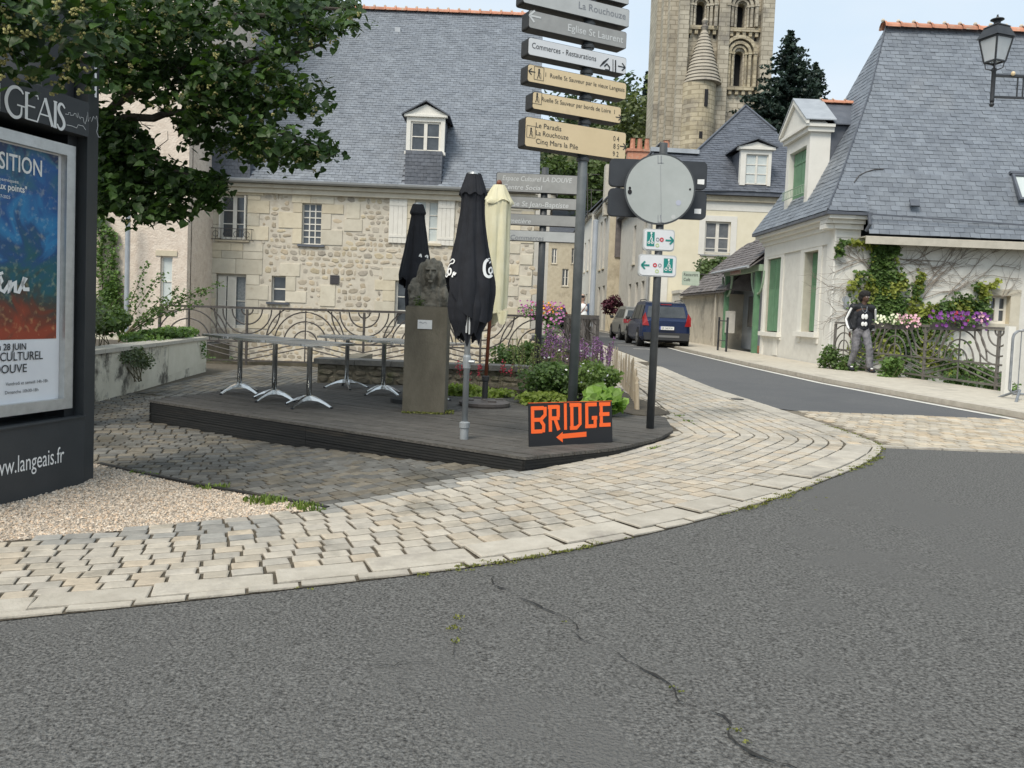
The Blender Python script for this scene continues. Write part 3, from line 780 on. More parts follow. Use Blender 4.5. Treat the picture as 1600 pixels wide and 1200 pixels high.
# ------------------------------------------------------------------ 1. stone house by the stream (left)
YH = 26.0
hx0, hx1 = PY(262, 400, YH).x-1.2, PY(833, 395, YH).x
ez = PY(600, 297, YH).z
H = thing('stone_house', 'rubble stone house with a steep blue slate roof and white shutters behind the railing', 'house', (-4, 26, 0))
Mh = frame((0, YH, 0), (1,0,0), (0,-1,0))
W = {}
for k, r in {'up_left': (343,304,386,374), 'iron': (472,318,502,382), 'up_right': (648,312,686,380), 'low_left': (337,428,384,512), 'low_small': (424,431,446,472), 'low_right': (617,440,700,512), 'vent': (516,430,530,444)}.items():
    W[k] = rect(*r, YH)
ops = [W[k] for k in W if k != 'vent']
mb = MB(Mh); wall(mb, hx0, hx1, -1.6, ez, ops, .3, 0, 1)
mb.M = None; mb.mi = 0
gx = hx1
mb.add([(gx,YH,-1.6),(gx,YH+10.4,-1.6),(gx,YH+10.4,ez),(gx,YH+5.2,12.6),(gx,YH,ez)], [(0,1,2,3,4)])
mb.box(hx0, hx1-.02, YH+.35, YH+.4, -1.6, ez, 2)
mb.quad((hx0,YH+10.4,-1.6),(hx0,YH,-1.6),(hx0,YH,ez),(hx0,YH+10.4,ez)); mb.quad((hx1,YH+10.4,-1.6),(hx0,YH+10.4,-1.6),(hx0,YH+10.4,ez),(hx1,YH+10.4,ez))
mb.build('wall', [m_mortar, m_reveal, m_dark], H)
# dressed stone around the openings
blocks = []; occupied = list(ops)+[W['vent']]
def surround(o, wq=.34, hz=.36, alt=.18, lintel=.42, sillh=0):
    u0, u1, z0, z1 = o; z = z0; i = 0
    while z < z1-.02:
        h = min(hz*R_(.85, 1.15), z1-z)
        if z1-z-h < .12: h = z1-z
        for sgn, ue in ((-1, u0), (1, u1)):
            w_ = wq+(alt if (i+(sgn > 0)) % 2 else 0)+R_(-.03, .05)
            a, b = (ue-w_, ue) if sgn < 0 else (ue, ue+w_)
            blocks.append((a, b, z, z+h))
        z += h; i += 1
    blocks.append((u0-wq-.05, (u0+u1)/2+R_(-.2,.2), z1, z1+lintel)); a = blocks[-1][1]; blocks.append((a, u1+wq+.1, z1, z1+lintel))
surround(W['up_left'], .42, .42, .3, .12); surround(W['iron'], .30, .5, .42, .38); surround(W['up_right'], .3, .4, .25, .1)
surround(W['low_left'], .42, .45, .3, .5); surround(W['low_small'], .36, .40, .35, .42); surround(W['low_right'], .38, .4, .25, .42)
a = W['up_left']; b = W['low_left']
z = b[3]+.5
for i in range(2):
    zz = z+(a[2]-.12-z)*i/2; z2 = z+(a[2]-.12-z)*(i+1)/2; cs = [a[0]-.45, a[0]+.1+.3*i, a[1]-.1, a[1]+.55]
    for c0, c1 in zip(cs, cs[1:]): blocks.append((c0, c1, zz, z2))
for (u, z, w_, h) in ((PY(552,330,YH).x,PY(552,330,YH).z,.45,.5),(PY(552,352,YH).x,PY(552,352,YH).z,.6,.4),(PY(430,355,YH).x,PY(430,355,YH).z,.8,.36),(PY(410,380,YH).x,PY(410,380,YH).z,.5,.3),(PY(512,462,YH).x,PY(512,462,YH).z,.5,.7),(PY(500,452,YH).x,PY(500,480,YH).z,.3,.5),(PY(425,345,YH).x,PY(425,325,YH).z,.35,.3)):
    blocks.append((u-w_/2, u+w_/2, z-h/2, z+h/2))
z = -1.2; i = 0                      # quoins at the right corner
while z < ez-.3:
    w_ = (.75 if i % 2 else .42); blocks.append((hx1-w_, hx1-.004, z, z+.34)); z += .345; i += 1
    if i % 2: blocks.append((hx1-w_-.5, hx1-w_-.008, z, z+.335))
mbs = []
def overl(a, b): return a[0] < b[1]-.01 and b[0] < a[1]-.01 and a[2] < b[3]-.01 and b[2] < a[3]-.01
kept = []
for bl in blocks:
    if any(overl(bl, o) for o in ops): continue
    if any(overl(bl, o) for o in kept): continue
    if bl[3] > ez-.02: bl = (bl[0], bl[1], bl[2], ez-.03)
    kept.append(bl)
its = [(random.randrange(3), mtx_from(((a+b)/2, YH+.03, (c+d)/2), Vector((b-a-.012,0,0)), Vector((0,0,d-c-.012)), Vector((0,-.055,0)))) for a, b, c, d in kept]
pieces(H, 'stone_block', TBL, its, m_ash, 150)
# rubble
st = []; z = -1.2
while z < ez-.1:
    h = R_(.13, .26); u = hx0
    while u < hx1:
        w_ = R_(.13, .42)*(1 if random.random() < .8 else .6); cu, cz = u+w_/2, z+h/2+R_(-.02, .02); u += w_
        big = (cu-w_*.45, cu+w_*.45, cz-h*.42, cz+h*.42)
        if any(overl(big, k) for k in kept) or any(overl(big, o) for o in occupied): continue
        if random.random() < .06: continue
        a = R_(-.22, .22); x = Vector((math.cos(a), 0, math.sin(a)))*w_*R_(.80,.96); y = Vector((-math.sin(a), 0, math.cos(a)))*h*R_(.76,.98)
        st.append((random.randrange(8), mtx_from((cu, YH+.01, cz), x, y, Vector((0,-1,0))*R_(.014,.03))))
    z += h
boxes_ = [(m.translation.x-m.col[0].xyz.length/2, m.translation.x+m.col[0].xyz.length/2, m.translation.z-m.col[1].xyz.length/2, m.translation.z+m.col[1].xyz.length/2) for _, m in st]
for _ in range(2600):
    w_, h = R_(.09,.20), R_(.07,.13); cu, cz = R_(hx0, hx1), R_(-1.2, ez-.1); b_ = (cu-w_/2, cu+w_/2, cz-h/2, cz+h/2)
    if any(overl(b_, k) for k in kept) or any(overl(b_, o) for o in occupied) or any(overl(b_, o) for o in boxes_): continue
    boxes_.append(b_); st.append((random.randrange(8), mtx_from((cu, YH+.01, cz), Vector((w_,0,0)), Vector((0,0,h)), Vector((0,-1,0))*R_(.014,.028))))
pieces(H, 'rubble_stone', TR, st, m_rub, 300)
# gable stones on the right side seen from the street
gs = []
z = -1.0
while z < 5:
    y = YH+.1
    while y < YH+9:
        ln = R_(.35,.7); gs.append((random.randrange(3), mtx_from((hx1-.02, y+ln/2, z+.16), Vector((0,ln-.015,0)), Vector((0,0,.30)), Vector((.05,0,0))))); y += ln
    z += .32
pieces(H, 'side_block', TBL, gs, m_ash, 0, stuffname='side_blocks')
# cornice and gutter
mb = MB(); mb.box(hx0, hx1+.05, YH-.13, YH+.02, ez-.26, ez-.10); mb.box(hx0, hx1+.08, YH-.22, YH+.02, ez-.098, ez+.02); mb.build('cornice', m_ash, H)
mb = MB(); K = 6; gz = ez+.10
for sx in (0,):
    vs = []
    for x in (hx0, hx1+.1):
        for j in range(K+1):
            q = math.pi+math.pi*j/K; vs.append((x, YH-.34+math.cos(q)*.11, gz+.03+math.sin(q)*.11))
    mb.add(vs, [(j, j+1, K+2+j, K+1+j) for j in range(K)])
mb.build('gutter', m_gutter, H)
E = [Vector((hx0-.2, YH-.30, ez+.12)), Vector((hx1+.12, YH-.30, ez+.12)), Vector((hx1+.12, YH+5.2, 12.65)), Vector((hx0-.2, YH+5.2, 12.65))]
rz = PY(700, 20, YH+5.2).z; E[2].z = E[3].z = rz
n = (E[1]-E[0]).cross(E[3]-E[0]).normalized()
mb = MB(); mb.extr([e-n*.06 for e in E], n*.05); mb.extr([Vector((hx0-.2,YH+10.6,ez)),Vector((hx1+.12,YH+10.6,ez)),E[2]-n*.05,E[3]-n*.05], (0,0,-.08)); mb.build('roof_deck', m_slate_dk, H)
up = (E[3]-E[0])
d0 = PY(664, 250, YH+1.2)
# dormer
dx0, dx1 = PY(634,230,YH).x, PY(694,230,YH).x; dz1 = PY(664,184,YH+.1).z; dz0 = PY(664,238,YH+.1).z; dap = PY(664,160,YH).z
sl_ = (rz-ez-.12)/5.5
def yroof(z): return YH-.30+(z-ez-.12)/sl_
eo = E[0]; exl = lambda x: x-eo.x
upl = up.length; zto = lambda z: (z-eo.z)/(rz-eo.z)*upl
holes = [(exl(dx0+.02), exl(dx1-.02), -1, zto(dz1+.15)), (exl(PY(330,270,YH).x), exl(PY(396,270,YH).x), -1, zto(PY(360,230,YH+.5).z))]
roof_pieces(H, E, (1,0,0), up, .215, .118, m_slate, 300, holes=holes)
for (a0, a1, zz, lab) in ((dx0, dx1, dz0, 1), (PY(330,270,YH).x, PY(396,270,YH).x, PY(360,230,YH+.5).z, 0)):
    # slate-hung apron below the dormer
    mb = MB(); yb = yroof(ez+.25); mb.box(a0+.03, a1-.03, yb-.02, yroof(zz)+.4, ez+.16, zz-.02)
    ap = mb.build('dormer_apron', m_slate_dk, H)
    q = [Vector((a0+.03,yb-.03,ez+.2)),Vector((a1-.03,yb-.03,ez+.2)),Vector((a1-.03,yb-.03,zz-.02)),Vector((a0+.03,yb-.03,zz-.02))]
    its = []
    r = 0; z = ez+.2
    while z < zz-.05:
        x = a0+.03-(r % 2)*.1
        while x < a1-.05:
            x2 = min(x+.2, a1-.03); x1 = max(x, a0+.03); its.append((random.randrange(5), mtx_from(((x1+x2)/2, yb-.02, z+.06), Vector((x2-x1-.004,0,0)), Vector((0,0,.125)), Vector((0,-.014,0))))); x += .2
        z += .118; r += 1
    pieces(H, 'apron_slate', TS, its, m_slate_dk, 0, stuffname='apron_slates')
    MB().box(a0-.05, a1+.05, yb-.12, yb+.05, ez+.13, ez+.165).build('zinc_strip', m_zinc, H)
Md = frame((0, YH+.02, 0), (1,0,0), (0,-1,0)); yd = YH+.02
D = MB(); dw = .13
D.box(dx0, dx0+dw, yd, yd+.15, dz0, dz1); D.box(dx1-dw, dx1, yd, yd+.15, dz0, dz1); D.box(dx0+dw, dx1-dw, yd+.002, yd+.15, dz1-.14, dz1); D.box(dx0-.04, dx1+.04, yd-.06, yd+.12, dz0-.10, dz0-.001)
D.box(dx0-.08, dx1+.08, yd-.08, yd+.1, dz1+.001, dz1+.07)
cxm = (dx0+dx1)/2
D.extr([(dx0-.1,yd-.03,dz1+.072),(dx1+.1,yd-.03,dz1+.072),(cxm,yd-.03,dap-.06)], (0,.1,0))
dm = D.build('dormer', m_wtrim, H)
mb = MB()
for s, xe in ((-1, dx0-.16), (1, dx1+.16)):
    a = Vector((xe, yd-.13, dz1+.03)); b = Vector((cxm, yd-.13, dap+.02)); c = Vector((cxm, yroof(dap)+.2, dap+.02)); d = Vector((xe, yroof(dz1)+.3, dz1+.03))
    mb.extr([a, b, c, d], (0, 0, .045))
mb.box(dx0+.02, dx0+.06, yd+.15, yroof(dz1)+.1, dz0-.3, dz1); mb.box(dx1-.06, dx1-.02, yd+.15, yroof(dz1)+.1, dz0-.3, dz1)
mb.build('dormer_roof', m_slate_dk, H)
window(dm, Md, dx0+dw, dx1-dw, dz0, dz1-.14, 2, 2, dep=.05, fr=.06)
ridge_tiles(H, (hx0-.2, YH+5.2, rz+.03), (hx1+.12, YH+5.2, rz+.03), .17, m_tile, limit=60, step=.40)
mb = MB()
for p in ((622,48),): 
    q = PY(*p, YH+4.5); mb.box(q.x-.1, q.x+.1, q.y-.1, q.y+.15, q.z-.12, q.z+.1)
mb.build('roof_vent', m_zinc, H)
# windows of the stone house
window(H, Mh, *W['up_left'], 2, 3, dep=.16, fr=.07, sill=.1)
w_ = window(H, Mh, *W['iron'], 3, 6, dep=.10, fr=.03, mul=.035, center=False, sill=.12, sillmat=m_slate_dk)
window(H, Mh, *W['up_right'], 2, 3, dep=.12, fr=.07, glass=m_glass_c, sill=.1, mul=.03)
window(H, Mh, *W['low_left'], 2, 2, dep=.18, fr=.08, glass=m_lace)
window(H, Mh, *W['low_small'], 1, 2, dep=.14, fr=.04, sill=.14, sillmat=m_slate_dk, mul=.05)
window(H, Mh, *W['low_right'], 3, 3, dep=.12, fr=.07, mul=.03, center=False)
u = W['up_right']; sw = PY(637,345,YH).x-PY(610,345,YH).x
shutter(H, Mh, PY(608,345,YH).x, PY(636,345,YH).x, u[2]-.03, u[3]+.02, m_wwood); shutter(H, Mh, PY(684,345,YH).x, PY(710,345,YH).x, u[2]-.05, u[3]+.0, m_wwood)
u = W['up_left']   # shutters folded inside the reveal
for s in (0, 1):
    mb = MB(Mh); x = u[0]+.02 if s == 0 else u[1]-.06; mb.box(x, x+.04, -.12, .15, u[2]+.02, u[3]-.03); mb.build('shutter', m_wwood, H)
u = W['low_left']; mb = MB(Mh)
for (a, b) in ((u[0]+.03, u[0]+.30), (u[0]+.34, u[0]+.62)):
    mb = MB(Mh); mb.box(a, b, .10, .13, u[2], u[3]-.08)
    for k in range(int((u[3]-u[2]-.2)/.055)): mb.box(a+.04, b-.04, .085, .10, u[2]+.06+k*.055, u[2]+.06+k*.055+.03)
    mb.build('shutter', m_wwood, H)
mb = MB(Mh); v = W['vent']; mb.box(v[0], v[1], -.035, .0, v[2], v[3])
for k in range(4): mb.box(v[0]+.03, v[1]-.03, -.045, -.035, v[2]+.04+k*.07, v[2]+.075+k*.07)
mb.build('vent_grille', M('dark_vent', (.06,.055,.06), rough=.6), H)
# small balcony rail under the upper left window
u = W['up_left']; mb = MB(Mh); rz0, rz1 = u[2]-.02, u[2]+.33; a, b = u[0]-.22, u[1]+.22
for z in (rz0, rz1): mb.tube([(a, 0, z), (a, -.16, z), (b, -.16, z), (b, 0, z)], .012, 5)
for k in range(9):
    x = a+(b-a)*k/8; mb.tube([(x, -.16, rz0), (x, -.16, rz1)], .009, 4)
for k in range(4):
    x = a+(b-a)*(k*2+1)/8; mb.tube([(p[0], -.165, p[1]) for p in arc(x, (rz0+rz1)/2, .09, 0, 330, 12)], .009, 4)
mb.build('balcony_rail', m_dkmetal, H)

# ------------------------------------------------------------------ 2. pink rendered house on the left
PHX = PY(294, 330, 24).x
PK = thing('rendered_house', 'tall house with rough pinkish cream render, left of the stone house', 'house', (-14, 26, 0))
Mp = frame((0, 24, 0), (1,0,0), (0,-1,0)); pw_ = rect(250, 400, 269, 480, 24); pu = rect(246,168,262,182,24)
mb = MB(Mp); wall(mb, -26, PHX, -1.5, 13, [pw_, pu], .2)
mb.M = None; mb.quad((PHX,24,-1.5),(PHX,36,-1.5),(PHX,36,13),(PHX,24,13)); mb.box(-26,PHX,24.25,24.3,-1.5,13,1); mb.quad((-26,24,13),(PHX,24,13),(PHX,36,13),(-26,36,13)); mb.quad((-26,36,-1.5),(-26,24,-1.5),(-26,24,13),(-26,36,13))
mb.build('wall', [m_pink, m_dark], PK)
wn = window(PK, Mp, *pw_, 1, 2, dep=.08, fr=.05, glass=m_glass_c, sill=.12)
window(PK, Mp, *pu, 1, 1, dep=.08, fr=.04)
MB(Mp).box(pw_[0]-.14, pw_[1]+.14, -.03, 0, pw_[3], pw_[3]+.16).build('lintel', m_ash, PK)
mb = MB(); mb.extr([(-26.2,23.6,13.02),(PHX+.2,23.6,13.02),(PHX+.2,30,18),(-26.2,30,18)], (0,0,.1)); mb.extr([(-26.2,36.4,13.02),(PHX+.2,36.4,13.02),(PHX+.2,30,18),(-26.2,30,18)], (0,0,.1)); mb.build('roof', m_slate, PK)

# ------------------------------------------------------------------ 3. white house on the right with hipped slate roof
FX, CY, BY = 7.9, 19.9, 25.4        # facade plane, near corner, far corner
cz_, ez2 = 4.05, 3.62
RH = thing('white_house', 'white rendered house with green shutters, creeper and tall hipped slate roof on the right', 'house', (9, 22, .3))
Mf = frame((FX, CY, 0), (0,-1,0), (-1,0,0))     # facade facing the street (-x): u = CY - y
def fu(px, py):
    p = PX(px, py, FX); return CY-p.y, p.z
def frect(a, b, c, d):
    u0, _ = fu(a, (b+d)/2); u1, _ = fu(c, (b+d)/2); _, z0 = fu((a+c)/2, d); _, z1 = fu((a+c)/2, b); return u0, u1, z0, z1
fw1, fw2 = frect(1198, 404, 1219, 519), frect(1255, 393, 1277, 519)
Ms = frame((FX, CY, 0), (1,0,0), (0,-1,0))      # side facing the stream: u = x-FX
sw_ = [a-FX if i < 2 else a for i, a in enumerate(rect(1548, 462, 1578, 506, CY))]
mb = MB(Mf); wall(mb, -(BY-CY), 0, -.6, cz_-.3, [fw1, fw2], .28, 0, 1)
mb.M = Ms; wall(mb, 0, 16, -1.6, ez2-.05, [tuple(sw_)], .4, 0, 2)
mb.M = None; mb.box(FX+.3, FX+.35, CY+.3, BY-.02, -.6, cz_-.3, 3); mb.box(FX+.5, FX+16, CY+.45, CY+.5, -1.5, ez2, 3)
mb.quad((FX+.002,BY,-.6),(FX+16,BY,-.6),(FX+16,BY,cz_),(FX+.002,BY,cz_)); mb.quad((FX+16,CY,-1.6),(FX+16,BY,-1.6),(FX+16,BY,ez2),(FX+16,CY,ez2))
mb.build('wall', [m_wrender, m_reveal, m_ash, m_dark], RH)
mb = MB(Mf); D_ = BY-CY
for a, b in ((-D_, -D_+.22), (-.42, .03)): mb.box(a, b, -.05, -.001, .25, cz_-.62)
mb.box(-D_, .03, -.05, -.001, cz_-.62, cz_-.28)
for o in (fw1, fw2):
    mb.box(o[0]-.26, o[0], -.035, -.001, .9, cz_-.62); mb.box(o[1], o[1]+.24, -.035, -.001, .9, cz_-.62); mb.box(o[0], o[1], -.035, -.001, o[3], cz_-.62)
mb.build('pilasters', m_wtrim, RH)
for o in (fw1, fw2):
    mb = MB(Mf); mb.box(o[0]-.28, o[1]+.26, -.13, .1, o[2]-.13, o[2]-.001); mb.build('sill', m_wtrim, RH)
    shutter(RH, Mf, o[0]+.04, (o[0]+o[1])/2-.01, o[2]+.03, o[3]-.02, m_green, 3, off=(.05 if o is fw1 else .2), louvre=.6); shutter(RH, Mf, (o[0]+o[1])/2+.01, o[1]-.03, o[2]+.03, o[3]-.02, m_green, 3, off=(.05 if o is fw1 else .2), louvre=.6)
mb = MB(Mf); o = fw1; mb.box(o[1]-.02, o[1]+.02, -.3, .1, o[2]+.03, o[3]-.02); 
mb = MB(Mf); mb.box(-D_, .03, -.03, -.002, .22, .34); mb.build('plinth', m_wtrim, RH)
mb = MB(Mf)       # cornice stepping out
for k, (p, z0, z1) in enumerate(((.10, -.28, -.16), (.2, -.158, -.06), (.33, -.058, .03))):
    mb.box(-D_-.12, p+.02, -p, .3, cz_+z0, cz_+z1)
mb.build('cornice', m_wtrim, RH)
MB(Ms).box(-.0, .60, -.0, .3, ez2-.06, cz_-.27).build('corner_pier', m_wtrim, RH)
mb = MB(Ms)
for k, (p, z0, z1) in enumerate(((.09, -.281, -.165), (.19, -.155, -.065), (.32, -.055, .027))): mb.box(-.32, .62, -p, .29, cz_+z0, cz_+z1)
mb.build('cornice_return', m_wtrim, RH)
mb = MB(); mb.box(FX-.42, FX+.68, CY-.42, CY-.30, cz_+.032, cz_+.10); mb.box(FX-.42, FX-.3, CY-.30, BY+.2, cz_+.032, cz_+.10); mb.build('gutter', m_slate_dk, RH)
mb = MB(Ms); mb.box(.55, 16, -.42, -.02, ez2-.06, ez2-.03); mb.box(.55, 16, -.44, -.39, ez2-.22, ez2-.055); mb.build('eave_board', m_reveal, RH)
# roof planes: hip end (street side) and long side (facing us), with flared foot
rp0 = Vector((10.0, 22.6, PY(1363, 42, 22.6).z)); rp1 = Vector((26, 22.6, rp0.z))
zc = cz_+.12
k_ = .17
A0 = Vector((FX-.40, CY-.38, zc)); A1 = Vector((FX-.40, BY+.3, zc))
B0 = Vector((FX+.12, CY+.20, zc+.95)); B1 = Vector((FX+.12, BY-.35, zc+.95))
S0 = Vector((FX+.62, CY-.42, ez2+.02)); S1 = Vector((24, CY-.42, ez2+.02)); S2 = Vector((24, CY+.20, zc+.95))
m0 = rp0.lerp(B0, .45)+Vector((.13, .10, 0)); m1 = Vector((m0.x, 45.2-m0.y, m0.z))
planes = [([A0, A1, B1, B0], (0,-1,0), (1,0,1.8)), ([B0, B1, m1, m0], (0,-1,0), m0-B0), ([m0, m1, rp0], (0,-1,0), rp0-m0)]
side = [([A0, Vector((FX+.62,A0.y,zc)), Vector((FX+.62,B0.y,B0.z)), B0], None), ([S0, S1, S2, Vector((FX+.62,B0.y,B0.z))], None), ([B0, S2, Vector((24,m0.y,m0.z)), m0], None), ([m0, Vector((24,m0.y,m0.z)), Vector((24,rp0.y,rp0.z)), rp0], None)]
mb = MB()
for pl, *_ in planes: mb.add([p for p in pl], [tuple(range(len(pl)))])
for pl, _ in side: mb.add([p for p in pl], [tuple(range(len(pl)))])
mb.poly([A1, Vector((24,BY+.3,ez2)), Vector((24,rp0.y,rp0.z)), rp0, m1, B1]); mb.poly([Vector((24,CY-.42,ez2)),Vector((24,BY+.3,ez2)),Vector((24,rp0.y,rp0.z))])
mb.quad(A0, A0-Vector((0,0,.04)), S1-Vector((0,0,.04)), S1)
mb.build('roof_deck', m_slate_dk, RH)
sk = PY(1595, 295, 21); skx, skz = sk.x, sk.z
for pl, e, u_ in planes: roof_pieces(RH, pl, e, (pl[-1]-pl[0]) if len(pl) == 3 else u_, .245, .132, m_slate, 60, th=.011)
for i, (pl, _) in enumerate(side): roof_pieces(RH, pl, (1,0,0), pl[3]-pl[0] if i != 1 else S2-S1, .245, .132, m_slate, 110 if i else 20, th=.011)
mb = MB(); mb.tube([A0+Vector((0,0,.03)), B0+Vector((-.01,-.01,.03)), m0+Vector((-.01,-.01,.02)), rp0+Vector((0,0,.03))], .022, 5); mb.build('hip_seam', m_slate_dk, RH)
ridge_tiles(RH, rp0+Vector((-.1,0,.04)), Vector((18,rp0.y,rp0.z+.04)), .19, m_tile, step=.42)
# roof window, roof vents, cable
def side_pt(px, py):                      # a point on the long roof slope
    a, b, c = B0, S2, m0; n = (b-a).cross(c-a).normalized(); r = ray(px, py); t = (a-CP).dot(n)/r.dot(n); return CP+r*t, (n if n.z > 0 else -n)
p, n = side_pt(1605, 295); ex = Vector((1,0,0)); ey = n.cross(ex).normalized(); ey = ey if ey.z > 0 else -ey
mb = MB(mtx_from(p, ex, ey, n)); mb.box(-.32,-.26,-.4,.4,.01,.09); mb.box(.26,.32,-.4,.4,.01,.09); mb.box(-.26,.26,.34,.4,.01,.09); mb.box(-.26,.26,-.4,-.34,.01,.09); mb.box(-.36,.36,.4,.47,.01,.1)
sw2 = mb.build('roof_window', m_slate_dk, RH); mb = MB(mtx_from(p, ex, ey, n)); mb.box(-.26,.26,-.34,.34,.03,.05); mb.build('pane', m_glass_c, sw2)
for q in ((1428,318),(1504,78)):
    p, n2 = side_pt(*q); mb = MB(mtx_from(p, ex, ey, n)); mb.box(-.11,.11,-.10,.09,.012,.05); mb.build('roof_vent', m_slate_dk, RH)
mb = MB(); pts = [side_pt(*q)[0]+n*.03 for q in ((1334,286),(1342,275),(1352,270),(1365,266),(1380,265))]; mb.tube(pts, .012, 5); mb.build('cable', m_dkmetal, RH)
# window in the side wall
window(RH, Ms, *sw_, 2, 2, dep=.16, fr=.06, mul=.04)
mb = MB(Ms); a = sw_; mb.box(a[0]-.02, a[1]+.25, -.012, -.001, a[3]+.0, a[3]+.16); mb.box(a[1]+.001, a[1]+.24, -.011, -.001, a[2], a[3]); mb.box(a[0]-.1, a[1]+.24, -.02, -.001, a[2]-.16, a[2]); mb.build('window_surround', m_ash, RH)
# meter hatch and wall plaques
mb = MB(Mf); mb.box(-(PX(1210,545,FX).y-CY)-.1, -(PX(1210,545,FX).y-CY)+.25, -.025, -.002, .42, 1.05); mb.build('meter_hatch', m_wtrim, RH)
for q in ((1321,468),(1322,478)):
    pt = PY(*q, CY); mb = MB(); mb.lathe([(.001,0),(.085,0),(.085,.012),(.001,.014)], n=20); 
    mb.v = [(pt.x+v[0], CY-.002-v[2], pt.z+v[1]) for v in mb.v]; mb.build('wall_plaque', m_zinc, RH)
# dormer on the street side
dfx = FX-.12
def du_(px, py): p = PX(px, py, dfx); return p.y, p.z
y1_, _ = du_(1228, 270); y0_, _ = du_(1263, 270); zb_ = cz_+.14; zt_ = PX(1250, 216, dfx).z; za_ = PX(1240, 172, dfx).z
Mdm = frame((dfx, y0_, 0), (0,-1,0), (-1,0,0)); Wd = y1_-y0_
mb = MB(Mdm); pj = .24
mb.box(-Wd, -Wd+pj, 0, .3, zb_, zt_); mb.box(-pj, 0, 0, .55, zb_, zt_); mb.box(-Wd+pj, -pj, .002, .3, zt_-.3, zt_)
mb.box(-Wd-.10, .10, -.10, .6, zt_+.001, zt_+.12); mb.box(-Wd-.16, .16, -.17, .6, zt_+.122, zt_+.20)
mb.extr([(-Wd-.16,-.12,zt_+.202),(.16,-.12,zt_+.202),(-Wd/2,-.12,za_)], (0,.5,0))
for s in (-1, 1):      # raking mouldings
    xe = -Wd-.2 if s < 0 else .2; mb.extr([(xe,-.2,zt_+.18),(xe,-.2,zt_+.28),(-Wd/2,-.2,za_+.12),(-Wd/2,-.2,za_+.0)], (0,.08,0))
dz = mb.build('dormer', m_wtrim, RH)
mb = MB(Mdm); yb = 1.05
for s in (-1, 1):
    xe = -Wd-.22 if s < 0 else .22; mb.extr([(xe,-.22,zt_+.28),(xe,.6,zt_+.28),(-Wd/2,.6,za_+.15),(-Wd/2,-.22,za_+.15)], (0,0,.03))
mb.build('pediment_zinc', m_zinc, RH)
mb = MB(Mdm)
for s in (-1, 1):
    xe = -Wd-.1 if s < 0 else .1; mb.extr([(xe,.6,zt_+.2),(xe,yb,zt_+.2),(-Wd/2,yb+.55,za_+.05),(-Wd/2,.6,za_+.05)], (0,0,.03))
mb.box(-Wd+.02, -.02, .55, yb, zb_, zt_+.2); mb.build('dormer_roof', m_slate_dk, RH)
p0 = Mdm @ Vector((-Wd/2, .55, za_+.12)); p1 = Mdm @ Vector((-Wd/2, yb+.5, za_+.12)); ridge_tiles(RH, p0, p1, .11, m_tile, step=.3)
shutter(RH, Mdm, -Wd+pj+.03, -Wd/2-.01, zb_+.02, zt_-.32, m_green, 3, off=.14); shutter(RH, Mdm, -Wd/2+.01, -pj-.03, zb_+.02, zt_-.32, m_green, 3, off=.14)
mb = MB(Mdm); z0 = zb_+.75
for z in (z0, z0+.22): mb.tube([(-Wd+.05,-.08,z),(-.05,-.08,z)], .012, 5)
for k in range(14): mb.tube([(-Wd+.1+k*(Wd-.2)/13,-.08,z0),(-Wd+.1+k*(Wd-.2)/13,-.08,z0+.22)], .008, 4)
mb.build('guard_rail', m_lgreen, RH)
mb = MB(); q = A0+Vector((1.0,-.02,-.1)); mb.tube([q+Vector((0,0,.05)), q+Vector((.03,-.02,-.2)), q+Vector((.0,.1,-.35))], .045, 8); mb.build('rain_hopper', m_slate_dk, RH)
# ------------------------------------------------------------------ 4. cream house with hipped roof, mid street
m_win_dk = M('dim_glass', (.10,.11,.12), (.20,.21,.22), sc=2, rough=.15)
CHH = thing('cream_house', 'cream two storey house with slate hip roof and one dormer, behind the low wall', 'house', (9, 42, 0))
XC, YC, YD = 6.75, 40.0, 52.0
zE = PY(1150, 298, YC).z
Mc = frame((0, YC, 0), (1,0,0), (0,-1,0)); cw = rect(1101, 346, 1141, 398, YC)
Mcs = frame((XC, YC, 0), (0,-1,0), (-1,0,0))
def su(px, py, X=XC, Y=YC):
    p = PX(px, py, X); return Y-p.y, p.z
side_ops = []
for (yy, zz0, zz1) in [(42.3,1.2,3.3),(44.4,1.2,3.3),(47,1.2,3.3),(42.3,4.4,6.6),(46,4.4,6.6)]: side_ops.append((YC-yy-.5, YC-yy+.5, zz0, zz1))
mb = MB(Mc); wall(mb, XC, 14.5, -.2, zE, [cw], .2); mb.M = Mcs; mb.mi = 0; wall(mb, -(YD-YC), 0, -.2, zE, side_ops, .25, 1)
mb.M = None; mb.box(XC+.3, 14, YC+.3, YC+.35, 0, zE, 2); mb.box(XC+.3, XC+.35, YC+.4, YD, 0, zE, 2); mb.quad((XC,YD,0),(14.5,YD,0),(14.5,YD,zE),(XC,YD,zE)); mb.quad((14.5,YC,0),(14.5,YD,0),(14.5,YD,zE),(14.5,YC,zE))
mb.build('wall', [m_cream, m_greyr, m_dark], CHH)
window(CHH, Mc, *cw, 2, 2, dep=.1, fr=.09, mul=.06, sill=.2, sillmat=m_gutter, glass=m_win_dk)
mb = MB(Mc); mb.box(cw[0]-.30, cw[0], -.03, -.001, cw[2], cw[3]+.28); mb.box(cw[1], cw[1]+.30, -.03, -.001, cw[2], cw[3]+.28); mb.box(cw[0], cw[1], -.03, -.001, cw[3], cw[3]+.28); mb.box(cw[0], cw[1], -.08, -.05, cw[2]+.10, cw[2]+.14)
mb.box(cw[0], cw[1], -.08, -.05, cw[2]+.28, cw[2]+.31); mb.build('window_surround', m_wtrim, CHH)
